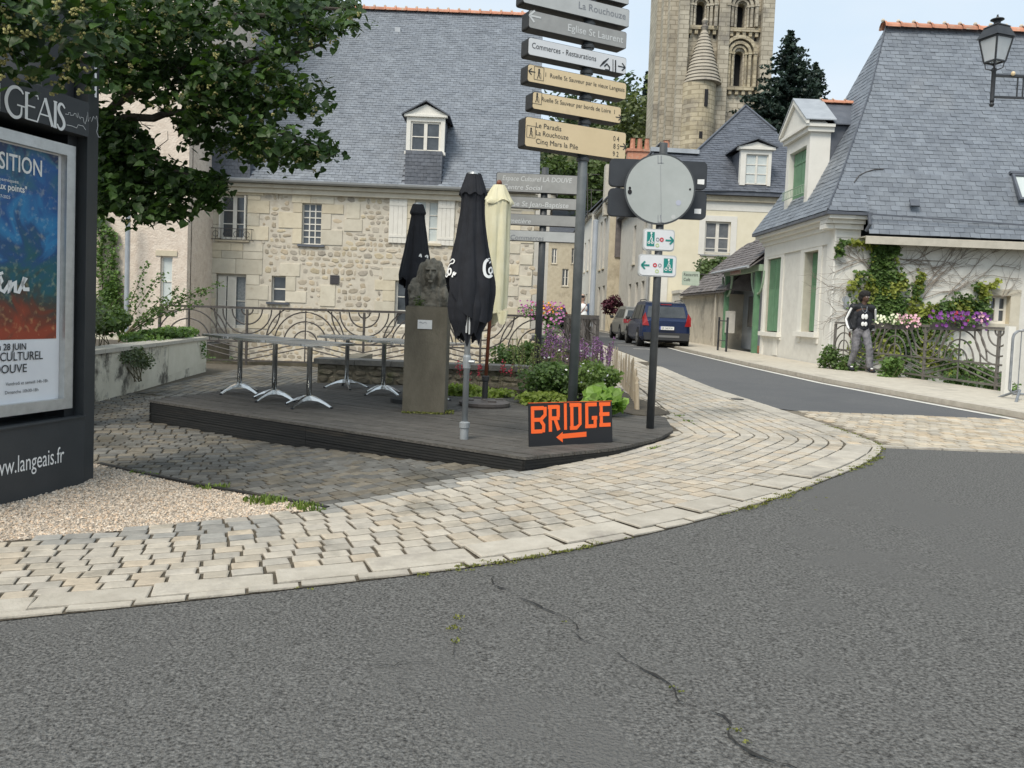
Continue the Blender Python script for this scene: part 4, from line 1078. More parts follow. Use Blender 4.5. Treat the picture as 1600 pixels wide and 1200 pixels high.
mb = MB(Mc); mb.box(XC-.2, 15, -.15, .1, zE-.55, zE-.28); mb.build('cornice', m_beige, CHH); mb = MB(Mc); mb.box(XC-.2, 15, -.02, -.002, zE-1.0, zE-.552); mb.build('frieze', m_wtrim, CHH)
mb = MB(Mc); mb.box(XC-.35, 15, -.35, .1, zE-.27, zE-.02); mb.M = Mcs; mb.box(-(YD-YC), 0, -.35, 0, zE-.27, zE-.02); mb.build('gutter', m_slate_dk, CHH)
for i, o in enumerate(side_ops): window(CHH, Mcs, *o, 2, 2, dep=.2, fr=.06, sill=.08)
mb = MB(Mcs); mb.tube([(-.25,-.1,0),(-.25,-.1,zE)], .06, 6); mb.build('drainpipe', m_gutter, CHH)
mb = MB(Mc); c = [PY(x, 455, YC).x for x in (1029, 1042)]; mb.box(c[0], c[1], -.05, -.001, 0, PY(1035,430,YC).z)
mb.build('gate_pier', m_wtrim, CHH)
ap = PY(1165, 166, 46.0); zl = PY(1050, 240, 42.5).z
def cr(px, py):      # point on the front roof slope
    e = Vector((0, YC-.3, zE)); d = Vector((0, 46-(YC-.3), ap.z-zE)); n = Vector((0, -d.z, d.y)).normalized(); r = ray(px, py); t = (e-CP).dot(n)/r.dot(n); return CP+r*t
rp = [cr(1015, 297), cr(1235, 300), cr(1262, 262), cr(1212, 205), cr(1165, 166), cr(1085, 240), cr(1022, 236)]
mb = MB(); mb.add([p+Vector((0,0,0)) for p in rp], [tuple(range(7))]); mb.add([rp[4], rp[3], rp[3]+Vector((2,6,-1)), rp[4]+Vector((0,3,0))], [(0,1,2,3)])
mb.add([rp[5], rp[6], rp[6]+Vector((0,8,0)), rp[5]+Vector((0,8,0)), rp[4], rp[4]+Vector((0,6,0))], [(0,1,2,3),(0,3,5,4)]); mb.add([rp[6], rp[0], Vector((XC-.35,YD,zE)), rp[6]+Vector((0,8,0))], [(0,1,2,3)])
mb.build('roof_deck', m_slate_dk, CHH)
roof_pieces(CHH, rp, (1,0,0), Vector((0, 6.3, ap.z-zE)), .36, .21, m_slate_dk, 40, th=.02)
mb = MB(); mb.bar(rp[6]+Vector((-.2,-.1,.05)), rp[5]+Vector((.2,-.1,.05)), .35, .22); mb.build('zinc_ridge', m_zinc, CHH)
mb = MB(); mb.bar(rp[5]+Vector((0,-.03,.05)), rp[4]+Vector((0,-.03,.05)), .12, .06); mb.bar(rp[4]+Vector((0,-.03,.05)), rp[3]+Vector((0,-.03,.05)), .12, .06); mb.build('hip_seam', m_slate_dk, CHH)
yd = YC-.1; Mdd = frame((0, yd, 0), (1,0,0), (0,-1,0)); o = rect(1157, 234, 1205, 290, yd); a = rect(1165, 241, 1200, 288, yd)
mb = MB(Mdd); mb.box(o[0], a[0], 0, .3, o[2], o[3]); mb.box(a[1], o[1], 0, .3, o[2], o[3]); mb.box(a[0], a[1], 0, .3, a[3], o[3]); mb.box(o[0]-.15, o[1]+.15, -.12, .3, o[3], o[3]+.14)
zp = PY(1183, 222, yd).z; xm = (o[0]+o[1])/2; mb.extr([(o[0]-.1,-.05,o[3]+.142),(o[1]+.1,-.05,o[3]+.142),(xm,-.05,zp)], (0,.2,0)); dd = mb.build('dormer', m_wtrim, CHH)
window(dd, Mdd, *a, 2, 3, dep=.08, fr=.05, mul=.04, glass=m_glass_c)
mb = MB(Mdd); 
for xe in (o[0]-.25, o[1]+.25): mb.extr([(xe,-.2,o[3]+.10),(xe,3,o[3]+.10),(xm,3,zp+.12),(xm,-.2,zp+.12)], (0,0,.07))
mb.box(o[0]+.05, o[1]-.05, .3, 2.5, o[2], o[3]); mb.build('dormer_roof', m_slate_dk, CHH)

# ------------------------------------------------------------------ 5. street row
def simple_house(name, label, X0, X1, Y0, Y1, z1, m, frontops=(), sideops=(), roofh=2.5, roofm=None, ridge='x', side=-1, smat=None, wd=2, wr=2, glass=None):
    t = thing(name, label, 'house', ((X0+X1)/2, Y0, 0)); Mf_ = frame((0, Y0, 0), (1,0,0), (0,-1,0)); Ms_ = frame((X0 if side < 0 else X1, Y0, 0), (0,-1 if side < 0 else 1,0), (side,0,0))
    D = Y1-Y0; mb = MB(Mf_); wall(mb, X0, X1, -.3, z1, list(frontops), .2); mb.M = Ms_
    wall(mb, -D if side < 0 else 0, 0 if side < 0 else D, -.3, z1, list(sideops), .25, 1 if smat else 0); mb.M = None
    mb.box(X0+.3, X1-.3, Y0+.3, Y0+.34, 0, z1-.1, 2); xx = X0+.3 if side < 0 else X1-.34; mb.box(xx, xx+.04, Y0+.36, Y1-.1, 0, z1-.1, 2)
    mb.quad((X0,Y1,0),(X1,Y1,0),(X1,Y1,z1),(X0,Y1,z1)); ox = X1 if side < 0 else X0; mb.quad((ox,Y0,0),(ox,Y1,0),(ox,Y1,z1),(ox,Y0,z1))
    ym, xm = (Y0+Y1)/2, (X0+X1)/2
    if ridge == 'y' and roofh: mb.poly([(X0,Y0,z1),(X1,Y0,z1),(xm,Y0,z1+roofh)])
    elif roofh: mb.poly([(X0,Y0,z1),(X0,Y1,z1),(X0,ym,z1+roofh)]); mb.poly([(X1,Y0,z1),(X1,Y1,z1),(X1,ym,z1+roofh)])
    mb.build('wall', [m, smat or m, m_dark], t)
    for o in frontops: window(t, Mf_, *o, wd, wr, dep=.12, fr=.07, sill=.08, glass=glass)
    for o in sideops: window(t, Ms_, *o, wd, wr, dep=.18, fr=.06, sill=.08, glass=glass)
    if roofh:
        mb = MB(); e = .35
        if ridge == 'y':
            for s, xe in ((1, X0-e), (-1, X1+e)): mb.extr([(xe,Y0-.2,z1-.1),(xm,Y0-.2,z1+roofh+.1),(xm,Y1+.2,z1+roofh+.1),(xe,Y1+.2,z1-.1)], (0,0,.1))
        else:
            for ye in (Y0-e, Y1+e): mb.extr([(X0-.2,ye,z1-.1),(X1+.2,ye,z1-.1),(X1+.2,ym,z1+roofh+.1),(X0-.2,ym,z1+roofh+.1)], (0,0,.1))
        mb.build('roof', roofm or m_slate_dk, t)
    mb = MB(); s = X0 if side < 0 else X1; mb.box(s-.25 if side < 0 else s, s if side < 0 else s+.25, Y0, Y1, z1-.25, z1-.05); mb.build('cornice', m_reveal, t)
    return t, Mf_, Ms_
sb = simple_house('stone_gable_house', 'weathered stone building with tall upper windows and bare side wall, past the parked cars', 6.0, 12, 52.2, 60, PY(950,322,56).z, m_beige,
    sideops=[(-3.4,-2.2,4.6,8.0),(-5.6,-4.4,4.6,8.0),(-2.6,-1.2,.2,3.4),(-5.4,-4.0,.2,3.4)], smat=m_greyr, roofh=3.5, ridge='y')[0]
mb = MB(); q = PY(957, 300, 53); mb.box(q.x-.5, q.x+.5, 53, 54, q.z-1.5, q.z+1.8); mb.build('chimney', m_reveal, sb)
q = PY(950, 288, 53); mb = MB(); mb.lathe([(.16,0),(.14,.7),(.18,.75)], (q.x,53.3,q.z+.3), 8); mb.build('chimney_pot', m_tile, sb)
MB().box(6.4, 8.4, 52.10, 52.19, 5.2, 9.0).build('grey_patch', m_slate_br, sb)
simple_house('white_terraced_house', 'narrow white street house with drainpipe, beyond the stone gable', 5.6, 11, 60.3, 76, PY(918,345,66).z, m_wrender,
    sideops=[(-2.4,-1.3,4.8,7.2),(-5.4,-4.3,4.8,7.2),(-9,-7.9,4.8,7.2),(-2.4,-1.3,.6,3),(-5.4,-4.3,.6,3)], roofh=3, ridge='y', smat=m_wrender)
eb = simple_house('end_house', 'beige stone house closing the end of the street', 1.2, 7.6, 82, 92, PY(880,372,82).z, m_beige,
    frontops=[rect(878,420,888,447,82), rect(862,388,870,412,82), rect(893,388,901,412,82), rect(846,424,853,450,82)], roofh=3.4, ridge='x')[0]
lw = simple_house('left_street_house', 'tall pale house on the left of the street, mostly behind the brown signpost', -8, PX(846,400,1.7).x, 42, 62, 7.6, m_greyr,
    side=1, sideops=[(1.5,2.6,.8,3),(1.5,2.6,4.2,6.4),(5,6.1,.8,3),(5,6.1,4.2,6.4)], roofh=3.5, ridge='y')[0]
# chimneys with pots beyond the tower roofs
for (px, py, Y, w_, h, n, lab) in ((1000, 246, 62, 1.9, 1.5, 3, 'brick chimney stack with three clay pots left of the round sign'),):
    q = PY(px, py, Y); t = thing('chimney_stack', lab, 'chimney', (q.x, Y, q.z-2))
    mb = MB(); mb.box(q.x-w_/2, q.x+w_/2, Y, Y+.9, q.z-3, q.z+.45); mb.box(q.x-w_/2-.1, q.x+w_/2+.1, Y-.1, Y+1, q.z+.452, q.z+.65); mb.build('stack', m_tile, t)
    for i in range(n): mb = MB(); mb.lathe([(.22,0),(.17,.8),(.22,.85)], (q.x-w_/2+.4+i*.55, Y+.4, q.z+.66), 8); mb.build('chimney_pot', m_tile, t)
q = PY(1043, 232, 44); t = thing('chimney_pot', 'single clay chimney pot on the zinc roof in front of the tower', 'chimney', (q.x, 44, q.z-.6))
mb = MB(); mb.box(q.x-.6, q.x+.6, 44, 44.8, q.z-1.2, q.z-.1); mb.build('stack', m_slate_dk, t); mb = MB(); mb.lathe([(.2,0),(.17,.55),(.22,.6)], (q.x, 44.4, q.z-.1), 10); mb.build('pot', m_tile, t)
# antennas
for (px, y0, y1, Y, lab) in ((918, 270, 345, 60, 'thin rooftop television aerial in front of the wood'), (924, 295, 350, 62, 'shorter rooftop aerial to the right of the tall one')):
    a = PY(px, y0, Y); b = PY(px, y1, Y); t = thing('aerial', lab, 'antenna', tuple(b)); mb = MB(); mb.tube([b, a], .035, 5); mb.build('mast', m_dkmetal, t)
    mb = MB(); mb.tube([a+Vector((-.8,0,-.1)), a+Vector((.9,0,-.1))], .025, 4)
    for k in range(7): mb.tube([a+Vector((-.7+k*.25,-.3,-.1)), a+Vector((-.7+k*.25,.3,-.1))], .015, 4)
    mb.build('crossbar', m_dkmetal, t)
# ------------------------------------------------------------------ 6. low wall, outbuilding, porch
XG = 7.85
GW = thing('outbuilding', 'low outbuilding with plastered wall and slate roof between blue car and green porch', 'outbuilding', (9, 33, .3))
y0, y1 = PX(1127, 500, XG).y, PX(1062, 500, XG).y; zt0 = PX(1125, 462, XG).z
Mg = frame((XG, y0, 0), (0,-1,0), (-1,0,0)); Lg = y1-y0
mb = MB(Mg); wall(mb, -Lg, 0, .2, 2.35, [], .2); mb.box(-Lg, .05, -.10, .2, 2.35, 2.48); mb.box(-.35, 0, -.04, -.001, .2, 2.35); mb.box(-1.0, -.9, -.03, -.001, .2, 2.2); mb.M = None
mb.quad((XG,y0,.2),(XG+4,y0,.2),(XG+4,y0,2.4),(XG,y0,2.4)); mb.quad((XG,y1,.2),(XG+4,y1,.2),(XG+4,y1,2.4),(XG,y1,2.4)); mb.build('wall', M('old_plaster', (.46,.42,.34), (.58,.53,.44), sc=2.5, rough=.92, c3=(.36,.32,.26), sc3=1.5, t3=.52), GW)
ge = [Vector((XG-.25, y0-1.2, 2.5)), Vector((XG-.25, y1-1.0, 2.5)), Vector((XG+1.9, y1-3.5, 4.5)), Vector((XG+2.6, y0-.2, 4.9))]
mb = MB(); mb.extr([p-Vector((0,0,.08)) for p in ge], (0,0,.05)); mb.extr([ge[1],ge[2],ge[2]+Vector((3,.3,-.1)),ge[1]+Vector((5,.3,0))], (0,0,.03)); mb.extr([ge[0],ge[3],ge[3]+Vector((3,0,0)),ge[0]+Vector((5,0,0))], (0,0,.03)); mb.build('roof_deck', m_slate_br, GW)
roof_pieces(GW, ge, (0,-1,0), (1,0,1), .3, .17, m_slate_br, 0, th=.02)
mb = MB(); mb.tube([Vector((XG-.12, y0+.5, .25)), Vector((XG-.12, y0+.5, 2.4))], .04, 6); mb.build('drainpipe', m_reveal, GW)
# wall further on, hedge and hanging sign
t = thing('garden_wall', 'low grey garden wall carrying the hedge behind the cars', 'wall', (7.9, 38, .3)); mb = MB(); mb.box(XG, XG+.3, y1+.02, 39.9, .2, 2.6); mb.box(XG-.06, XG+.36, y1+.05, 39.8, 2.602, 2.75); mb.build('wall_body', m_greyr, t)
# porch
PO = thing('porch', 'green painted timber shop porch with slate lean-to roof beside the white house', 'porch', (8, 27, .3))
py0, py1 = 25.45, PX(1130, 500, 7.75).y; XP = 7.75; zb = .38; zr = PX(1150, 428, XP).z
def post(y, lab=None):
    mb = MB(); mb.box(XP, XP+.16, y-.08, y+.08, zb, zr); p_ = mb.build('post', m_green, PO)
    for s in (-1, 1):
        mb = MB(); pts = [(XP+.08, y+s*(.09+.55*math.sin(rad(a))**1.0*(1-math.cos(rad(a))*0)), zr-.75+.72*(1-math.cos(rad(a)))) for a in range(0, 91, 15)]
        mb.tube(pts, .04, 6); mb.build('brace', m_lgreen, PO)
post(25.9); post(py1)
mb = MB(); mb.box(XP-.02, XP+.18, 25.45, py1+.15, zr-.02, zr+.18); mb.build('beam', m_lgreen, PO)
mb = MB(); mb.box(XP+.9, XP+.95, 25.45, py1+2, zb, zr+.3); mb.build('back_wall', M('shop_wall', (.30,.33,.36), (.40,.42,.44), sc=2, rough=.7), PO)
mb = MB(); mb.box(XP+.82, XP+.88, 26.0, 27.2, .9, 1.75); mb.build('red_panel', M('red_paint', (.42,.03,.05), rough=.5), PO)
mb = MB(); mb.box(XP+.82, XP+.88, 26.0, 27.2, .4, .89); mb.build('white_panel', m_wtrim, PO)
mb = MB(); mb.box(XP+.78, XP+.86, 28.3, 29.2, 1.2, 2.3); mb.build('dark_window', m_glass, PO)
mb = MB(); mb.box(XP+.5, XP+.9, 25.45, 27.4, zb-.02, .58); mb.build('step', m_tile, PO)
mb = MB(); mb.box(XP+.05, XP+.25, 28.9, 29.75, .95, 1.75); mb.build('meter_box', m_greyr, PO)
for y in (28.95, 29.7): pass
rf = [Vector((XP-.35, 25.45, zr+.12)), Vector((XP-.35, py1+.5, zr+.12)), Vector((XP+2.4, py1-1.4, zr+2.1)), Vector((XP+2.8, 25.45, zr+2.45))]
mb = MB(); mb.extr([p-Vector((0,0,.08)) for p in rf], (0,0,.05)); mb.poly([rf[1],rf[2],rf[2]+Vector((2,3,-2.2))]); mb.build('roof_deck', m_slate_br, PO)
roof_pieces(PO, rf, (0,-1,0), (1,0,.9), .26, .16, m_slate_br, 60, th=.018)
mb = MB(); mb.tube([rf[0]+Vector((-.03,0,-.03)), rf[1]+Vector((-.03,0,-.03))], .05, 6); mb.build('gutter', m_zinc, PO)
a, b = PX(1141, 428, XP-.05), PX(1157, 424, XP-.05)
mb = MB(); mb.box(XP-.06, XP-.03, b.y, a.y, zr-.03, zr+.24); sp_ = mb.build('shop_sign', M('faded_sign', (.52,.38,.34), (.62,.50,.46), sc=8, rough=.6), PO)
yy_ = a.y
text('RESTAURANT', lambda u, v: Vector((XP-.065, yy_-.08-u, zr+.04+v)), .10, M('sign_red', (.40,.10,.08), rough=.6), sp_, width=max(.3, a.y-b.y-.16))
# ------------------------------------------------------------------ 7. church tower
YT = 75.0
m_tow = M('tower_stone', (.38,.34,.265), (.54,.49,.39), sc=.55, rough=.93, c3=(.27,.245,.205), sc3=.25, t3=.52)
def brickify(m, sx, sz, depth=.35, axis='xz'):
    t = m.node_tree; b = t.nodes['Principled BSDF']; g = t.nodes.new('ShaderNodeNewGeometry'); s = t.nodes.new('ShaderNodeSeparateXYZ'); c = t.nodes.new('ShaderNodeCombineXYZ'); ad = t.nodes.new('ShaderNodeMath'); ad.operation = 'ADD'
    t.links.new(g.outputs['Position'], s.inputs[0]); t.links.new(s.outputs['X'], ad.inputs[0]); t.links.new(s.outputs['Y'], ad.inputs[1]); t.links.new(ad.outputs[0], c.inputs[0]); t.links.new(s.outputs['Z'], c.inputs[1])
    br = t.nodes.new('ShaderNodeTexBrick'); br.inputs['Scale'].default_value = 1; br.inputs['Brick Width'].default_value = sx; br.inputs['Row Height'].default_value = sz; br.inputs['Mortar Size'].default_value = .02*sz*4
    br.inputs['Color1'].default_value = (1,1,1,1); br.inputs['Color2'].default_value = (.74,.73,.71,1); br.inputs['Mortar'].default_value = (.5,.48,.45,1); t.links.new(c.outputs[0], br.inputs[0])
    mx = t.nodes.new('ShaderNodeMixRGB'); mx.blend_type = 'MULTIPLY'; mx.inputs[0].default_value = .8; src = b.inputs['Base Color'].links[0].from_socket
    t.links.new(src, mx.inputs[1]); t.links.new(br.outputs[0], mx.inputs[2]); t.links.new(mx.outputs[0], b.inputs['Base Color'])
    bp = t.nodes.new('ShaderNodeBump'); bp.inputs['Strength'].default_value = .6; bp.inputs['Distance'].default_value = .05; t.links.new(br.outputs['Fac'], bp.inputs['Height']); bp.invert = True; t.links.new(bp.outputs[0], b.inputs['Normal'])
brickify(m_tow, .9, .42)
m_tow2 = M('turret_stone', (.44,.38,.26), (.56,.49,.35), sc=.9, rough=.93, c3=(.34,.30,.23), sc3=.4, t3=.5); brickify(m_tow2, .8, .4)
m_scale = M('turret_roof_stone', (.30,.27,.22), (.42,.38,.31), sc=1.2, rough=.93, c3=(.2,.18,.16), sc3=.6, t3=.55)
TW = thing('church_tower', 'weathered square stone church tower with round-arched windows and conical turret', 'church tower', (17, 77, 0))
tx0, tx1 = PY(1062, 120, YT).x, PY(1203, 120, YT).x; zT = 44
tl0 = PY(1036, 20, YT+2).x; tl1 = PY(1022, 240, YT+2).x
Mt = frame((0, YT, 0), (1,0,0), (0,-1,0))
wn = {'a': rect(1088,2,1101,44,YT), 'b': rect(1152,5,1164,44,YT), 'c': rect(1147,80,1160,137,YT)}
mb = MB(Mt); wall(mb, tx0, tx1, -.2, zT, list(wn.values()), .9)
mb.M = None; mb.quad((tx1,YT,0),(tx1,YT+11,0),(tx1,YT+11,zT),(tx1,YT,zT)); mb.quad((tx0,YT+11,0),(tx0,YT,0),(tx0,YT,zT),(tx0,YT+11,zT)); mb.quad((tx0,YT+11,0),(tx1,YT+11,0),(tx1,YT+11,zT),(tx0,YT+11,zT)); mb.poly([(tx0,YT,zT),(tx1,YT,zT),(tx1,YT+11,zT),(tx0,YT+11,zT)])
mb.box(tx0+.5, tx1-.5, YT+1.0, YT+1.1, 0, zT, 1); mb.build('wall', [m_tow, m_dark], TW)
def zpy(py, px=1120): return PY(px, py, YT).z
def xpx(px, py=100): return PY(px, py, YT).x
for k in 'abc':     # arch heads and stepped mouldings
    u0, u1, z0, z1 = wn[k]; cx, r = (u0+u1)/2, (u1-u0)/2; mb = MB(Mt)
    pts = [(u0, .05, z1+.01), (u0, .05, z1-r)] + [(cx+r*math.cos(rad(a)), .05, z1-r+r*math.sin(rad(a))) for a in range(180, 89, -15)]
    mb.extr(pts, (0,.8,0)); pts = [(u1, .05, z1+.01), (u1, .05, z1-r)] + [(cx+r*math.cos(rad(a)), .05, z1-r+r*math.sin(rad(a))) for a in range(0, 91, 15)]
    mb.extr(pts, (0,.8,0)); mb.build('window_head', m_tow2, TW)
    offs = ((.12,.18,.28),(.40,.26,.42),(.78,.30,.62)) if k != 'c' else ((.12,.18,.22),(.42,.26,.36),(.85,.32,.5))
    for ro, w_, pr in offs:
        mb = MB(Mt); rr = r+ro+w_/2; zc_ = z1-r if k != 'c' else z1-r+.15; n = 14
        inner = [(cx+(rr-w_/2)*math.cos(rad(a)), zc_+(rr-w_/2)*math.sin(rad(a))) for a in np.linspace(0, 180, n)]; outer = [(cx+(rr+w_/2)*math.cos(rad(a)), zc_+(rr+w_/2)*math.sin(rad(a))) for a in np.linspace(0, 180, n)]
        for i in range(n-1): mb.extr([(inner[i][0],-pr,inner[i][1]),(inner[i+1][0],-pr,inner[i+1][1]),(outer[i+1][0],-pr,outer[i+1][1]),(outer[i][0],-pr,outer[i][1])], (0,pr+.02,0))
        for s in (-1, 1):
            a = cx+s*(rr-w_/2*.9); b = cx+s*(rr+w_/2*.9); mb.box(min(a,b), max(a,b), -pr, .02, z0, zc_-.12); mb.box(min(a,b)-.06, max(a,b)+.06, -pr-.06, .02, zc_-.12, zc_+.1)
        mb.build('arch_moulding', m_tow2 if k == 'c' else m_tow, TW)
mb = MB(Mt); mb.box(xpx(1172), xpx(1190)+.0, -.0, -.0001, 0, 1)
mb = MB(Mt)      # buttress strips
for a, b, pr in ((1058, 1073, .8), (1120, 1137, .6), (1186, 1204, .9)):
    mb.box(xpx(a, 60), xpx(b, 60), -pr, -.001, 0, zT-.5)
mb.build('buttress', m_tow, TW)
mb = MB(Mt)
for (a, b, py) in ((1073,1120,45),(1137,1186,49),(1134,1186,140)):
    z = zpy(py, (a+b)/2); mb.box(xpx(a, py), xpx(b, py), -.45, -.002, z-.16, z+.16)
    for i in range(5): x = xpx(a, py)+(xpx(b, py)-xpx(a, py))*(i+.5)/5; mb.box(x-.14, x+.14, -.35, -.002, z-.55, z-.165)
mb.build('string_course', m_tow2, TW)
mb = MB(Mt)
for px, py in ((1076,56),(1116,57),(1145,60),(1180,61)): x, z = xpx(px, py), zpy(py, px); mb.box(x-.12, x+.12, -.02, -.003, z-.2, z+.2)
mb.build('putlog_hole', m_dark, TW)
# receding left flank with battered buttress steps
mb = MB()
for i, (a, b, Y) in enumerate(((1046,1060,YT+.6),(1036,1048,YT+1.8),(1026,1040,YT+3.2))):
    A, B, C, D_ = PY(a-8, 235, Y), PY(b, 235, Y), PY(b+3, -60, Y), PY(a+4, -60, Y)
    mb.extr([A, B, C, D_], (0, 8-i*2, 0)); mb.extr([Vector((A.x,Y,0)), Vector((B.x,Y,0)), B, A], (0, 8-i*2, 0))
mb.build('flank', m_tow, TW)
# turret
tc_ = PY(1092, 180, YT-1.2); rT = (PY(1118,180,YT-1.2).x-PY(1066,180,YT-1.2).x)/2; zb1 = PY(1092, 129, YT-1.2).z
mb = MB(); mb.lathe([(rT,0),(rT,zb1)], (tc_.x, YT-.6, 0), 28); mb.build('turret', m_tow2, TW, smooth=False)
zt2 = PY(1095, 44, YT-1.2).z; prof = [(rT+.25, zb1)]; n = 15
for i in range(n):
    f = i/n; r = (rT+.15)*((1-f)**.85)+.15*f; z = zb1+(zt2-zb1)*f; z2 = zb1+(zt2-zb1)*(i+1)/n; prof += [(r+.10, z+.001), (max(.18, r-.08), z2-.03)]
prof += [(.2, zt2), (.34, zt2+.35), (.16, zt2+.5), (.3, zt2+.85), (.08, zt2+1.15)]
mb = MB(); mb.lathe(prof, (tc_.x+.25, YT-.6, 0), 28); mb.build('turret_roof', m_scale, TW)
mb = MB(); q = PY(1101, 148, YT-3); a_ = .25; mb.box(tc_.x+rT*a_-.16, tc_.x+rT*a_+.16, YT-.6-rT-.03, YT-.6-rT*.9, q.z-.75, q.z+.75); q = PY(1096, 207, YT-3); mb.box(tc_.x-.1, tc_.x+.2, YT-.6-rT-.03, YT-.6-rT*.9, q.z-.3, q.z+.3); mb.build('slit_window', m_dark, TW)

# ------------------------------------------------------------------ 8. hill, woods, trees
mb = MB()
def hz(x, y):
    f = cl((y-88)/40); return -.5+31*f*f*(3-2*f)*(1-.35*cl((x-25)/40))*(.95+.12*math.sin(x*.13))+2*mnoise.noise(Vector((x*.08, y*.08, 0)))*f
mb.grid(lambda u, v: (-90+200*u, 88+80*v, hz(-90+200*u, 88+80*v)), 60, 24); mb.build('wooded_hill', m_grassbase, kind='structure')
m_f1 = leaf_mat('dark_foliage', (.030,.055,.022), (.075,.115,.04), sc=.5, tr=.15); m_f2 = leaf_mat('mid_foliage', (.055,.09,.03), (.12,.17,.055), sc=.5, tr=.2); m_f3 = leaf_mat('olive_foliage', (.10,.13,.06), (.19,.22,.10), sc=.6, tr=.2)
m_con = leaf_mat('conifer_foliage', (.014,.028,.022), (.04,.068,.045), sc=.7, tr=.05)
m_bark = M('bark', (.06,.05,.04), (.13,.11,.09), sc=14, rough=.95, bump=.8)
def leafquad(mb, c, s, up=.3, mi=0):
    a = Vector((R_(-1,1), R_(-1,1), R_(-.5,.5))).normalized(); n = Vector((R_(-1,1), R_(-1,1), R_(-up,1))).normalized(); b = n.cross(a)
    if b.length < .1: return
    b.normalize(); mb.add([c-a*s, c-b*s*.55+a*s*.1, c+a*s, c+b*s*.6], [(0,1,2,3)], mi)
def crown(mb, c, r, n, s, lumps=14):
    c = Vector(c); L_ = []
    for _ in range(lumps):
        d = Vector((R_(-1,1), R_(-1,1), R_(-.7,1))); d = d.normalized()*R_(.35,.8); L_.append((Vector((c.x+d.x*r[0], c.y+d.y*r[1], c.z+d.z*r[2])), R_(.28,.5)))
    for _ in range(n):
        q, k = random.choice(L_); d = Vector((random.gauss(0,1), random.gauss(0,1), random.gauss(0,1))).normalized()*R_(.75,1.05)*k
        leafquad(mb, Vector((q.x+d.x*r[0], q.y+d.y*r[1], q.z+d.z*r[2])), s*R_(.6,1.3))
# wood on the hill: one mass
mb = MB()
for i in range(150):
    x, y = R_(-14, 42), R_(92, 128); r = R_(2.2, 3.6); crown(mb, (x, y, hz(x, y)+r*.9), (r, r, r*1.25), 150, .42, 7)
mb.build('hillside_wood', m_f1, kind='stuff')
for (px, py, Y, r, h, m, lab) in ((990,205,88,3.6,5.8,m_f3,'pale feathery tree left of the church tower, level with the lowest signs'),(945,300,84,4.2,4.0,m_f2,'broad green tree below the tan direction signs'),(860,285,84,3.4,2.6,m_f2,'bushy tree seen just left of the grey sign pole'),(1262,205,68,3.0,2.4,m_f1,'rounded dark tree at the foot of the conifer')):
    c = PY(px, py, Y); t = thing('broadleaf_tree', lab, 'tree', (c.x, Y, 0)); mb = MB(); mb.tube([(c.x,Y,0),(c.x+.2,Y,c.z)], [.35,.15], 7); mb.build('trunk', m_bark, t)
    mb = MB(); crown(mb, c, (r, r, h), 2600, .30, 18); mb.build('crown', m, t)
def conifer(px, pytop, pybot, pxl, pxr, Y, lab, n=1):
    T = PY(px, pytop, Y); Bz = PY(px, pybot, Y).z; Rr = (PY(pxr, pybot, Y).x-PY(pxl, pybot, Y).x)/2; t = thing('conifer', lab, 'tree', (T.x, Y, 0))
    mb = MB(); mb.tube([(T.x,Y,0),(T.x,Y,Bz),(T.x,Y,T.z)], [.4,.3,.03], 7); mb.build('trunk', m_bark, t)
    mb = MB(); H_ = T.z-Bz; k = 34
    for i in range(k):
        f = i/k; z = T.z-H_*f; rr = Rr*(.04+f**.8)*R_(.75,1.15)
        for j in range(int(6+8*f)):
            a = R_(0, 6.28); L_ = rr*R_(.6,1.1); q = int(8+L_*13)
            for m_ in range(q):
                g = m_/q; p = Vector((T.x+math.cos(a)*L_*g+R_(-.12,.12), Y+math.sin(a)*L_*g+R_(-.12,.12), z-L_*.22*g+L_*.10*g*g+R_(-.14,.1))); leafquad(mb, p, .17+.05*f, .2)
    mb.build('crown', m_con, t)
conifer(1235, 50, 215, 1130, 1330, 64, 'tall dark conifer rising to the right of the church tower')
conifer(1275, 100, 235, 1215, 1335, 67, 'shorter spreading conifer touching the right of the tall one')
conifer(1011, 113, 240, 993, 1030, 100, 'small pointed conifer on the skyline left of the tower')
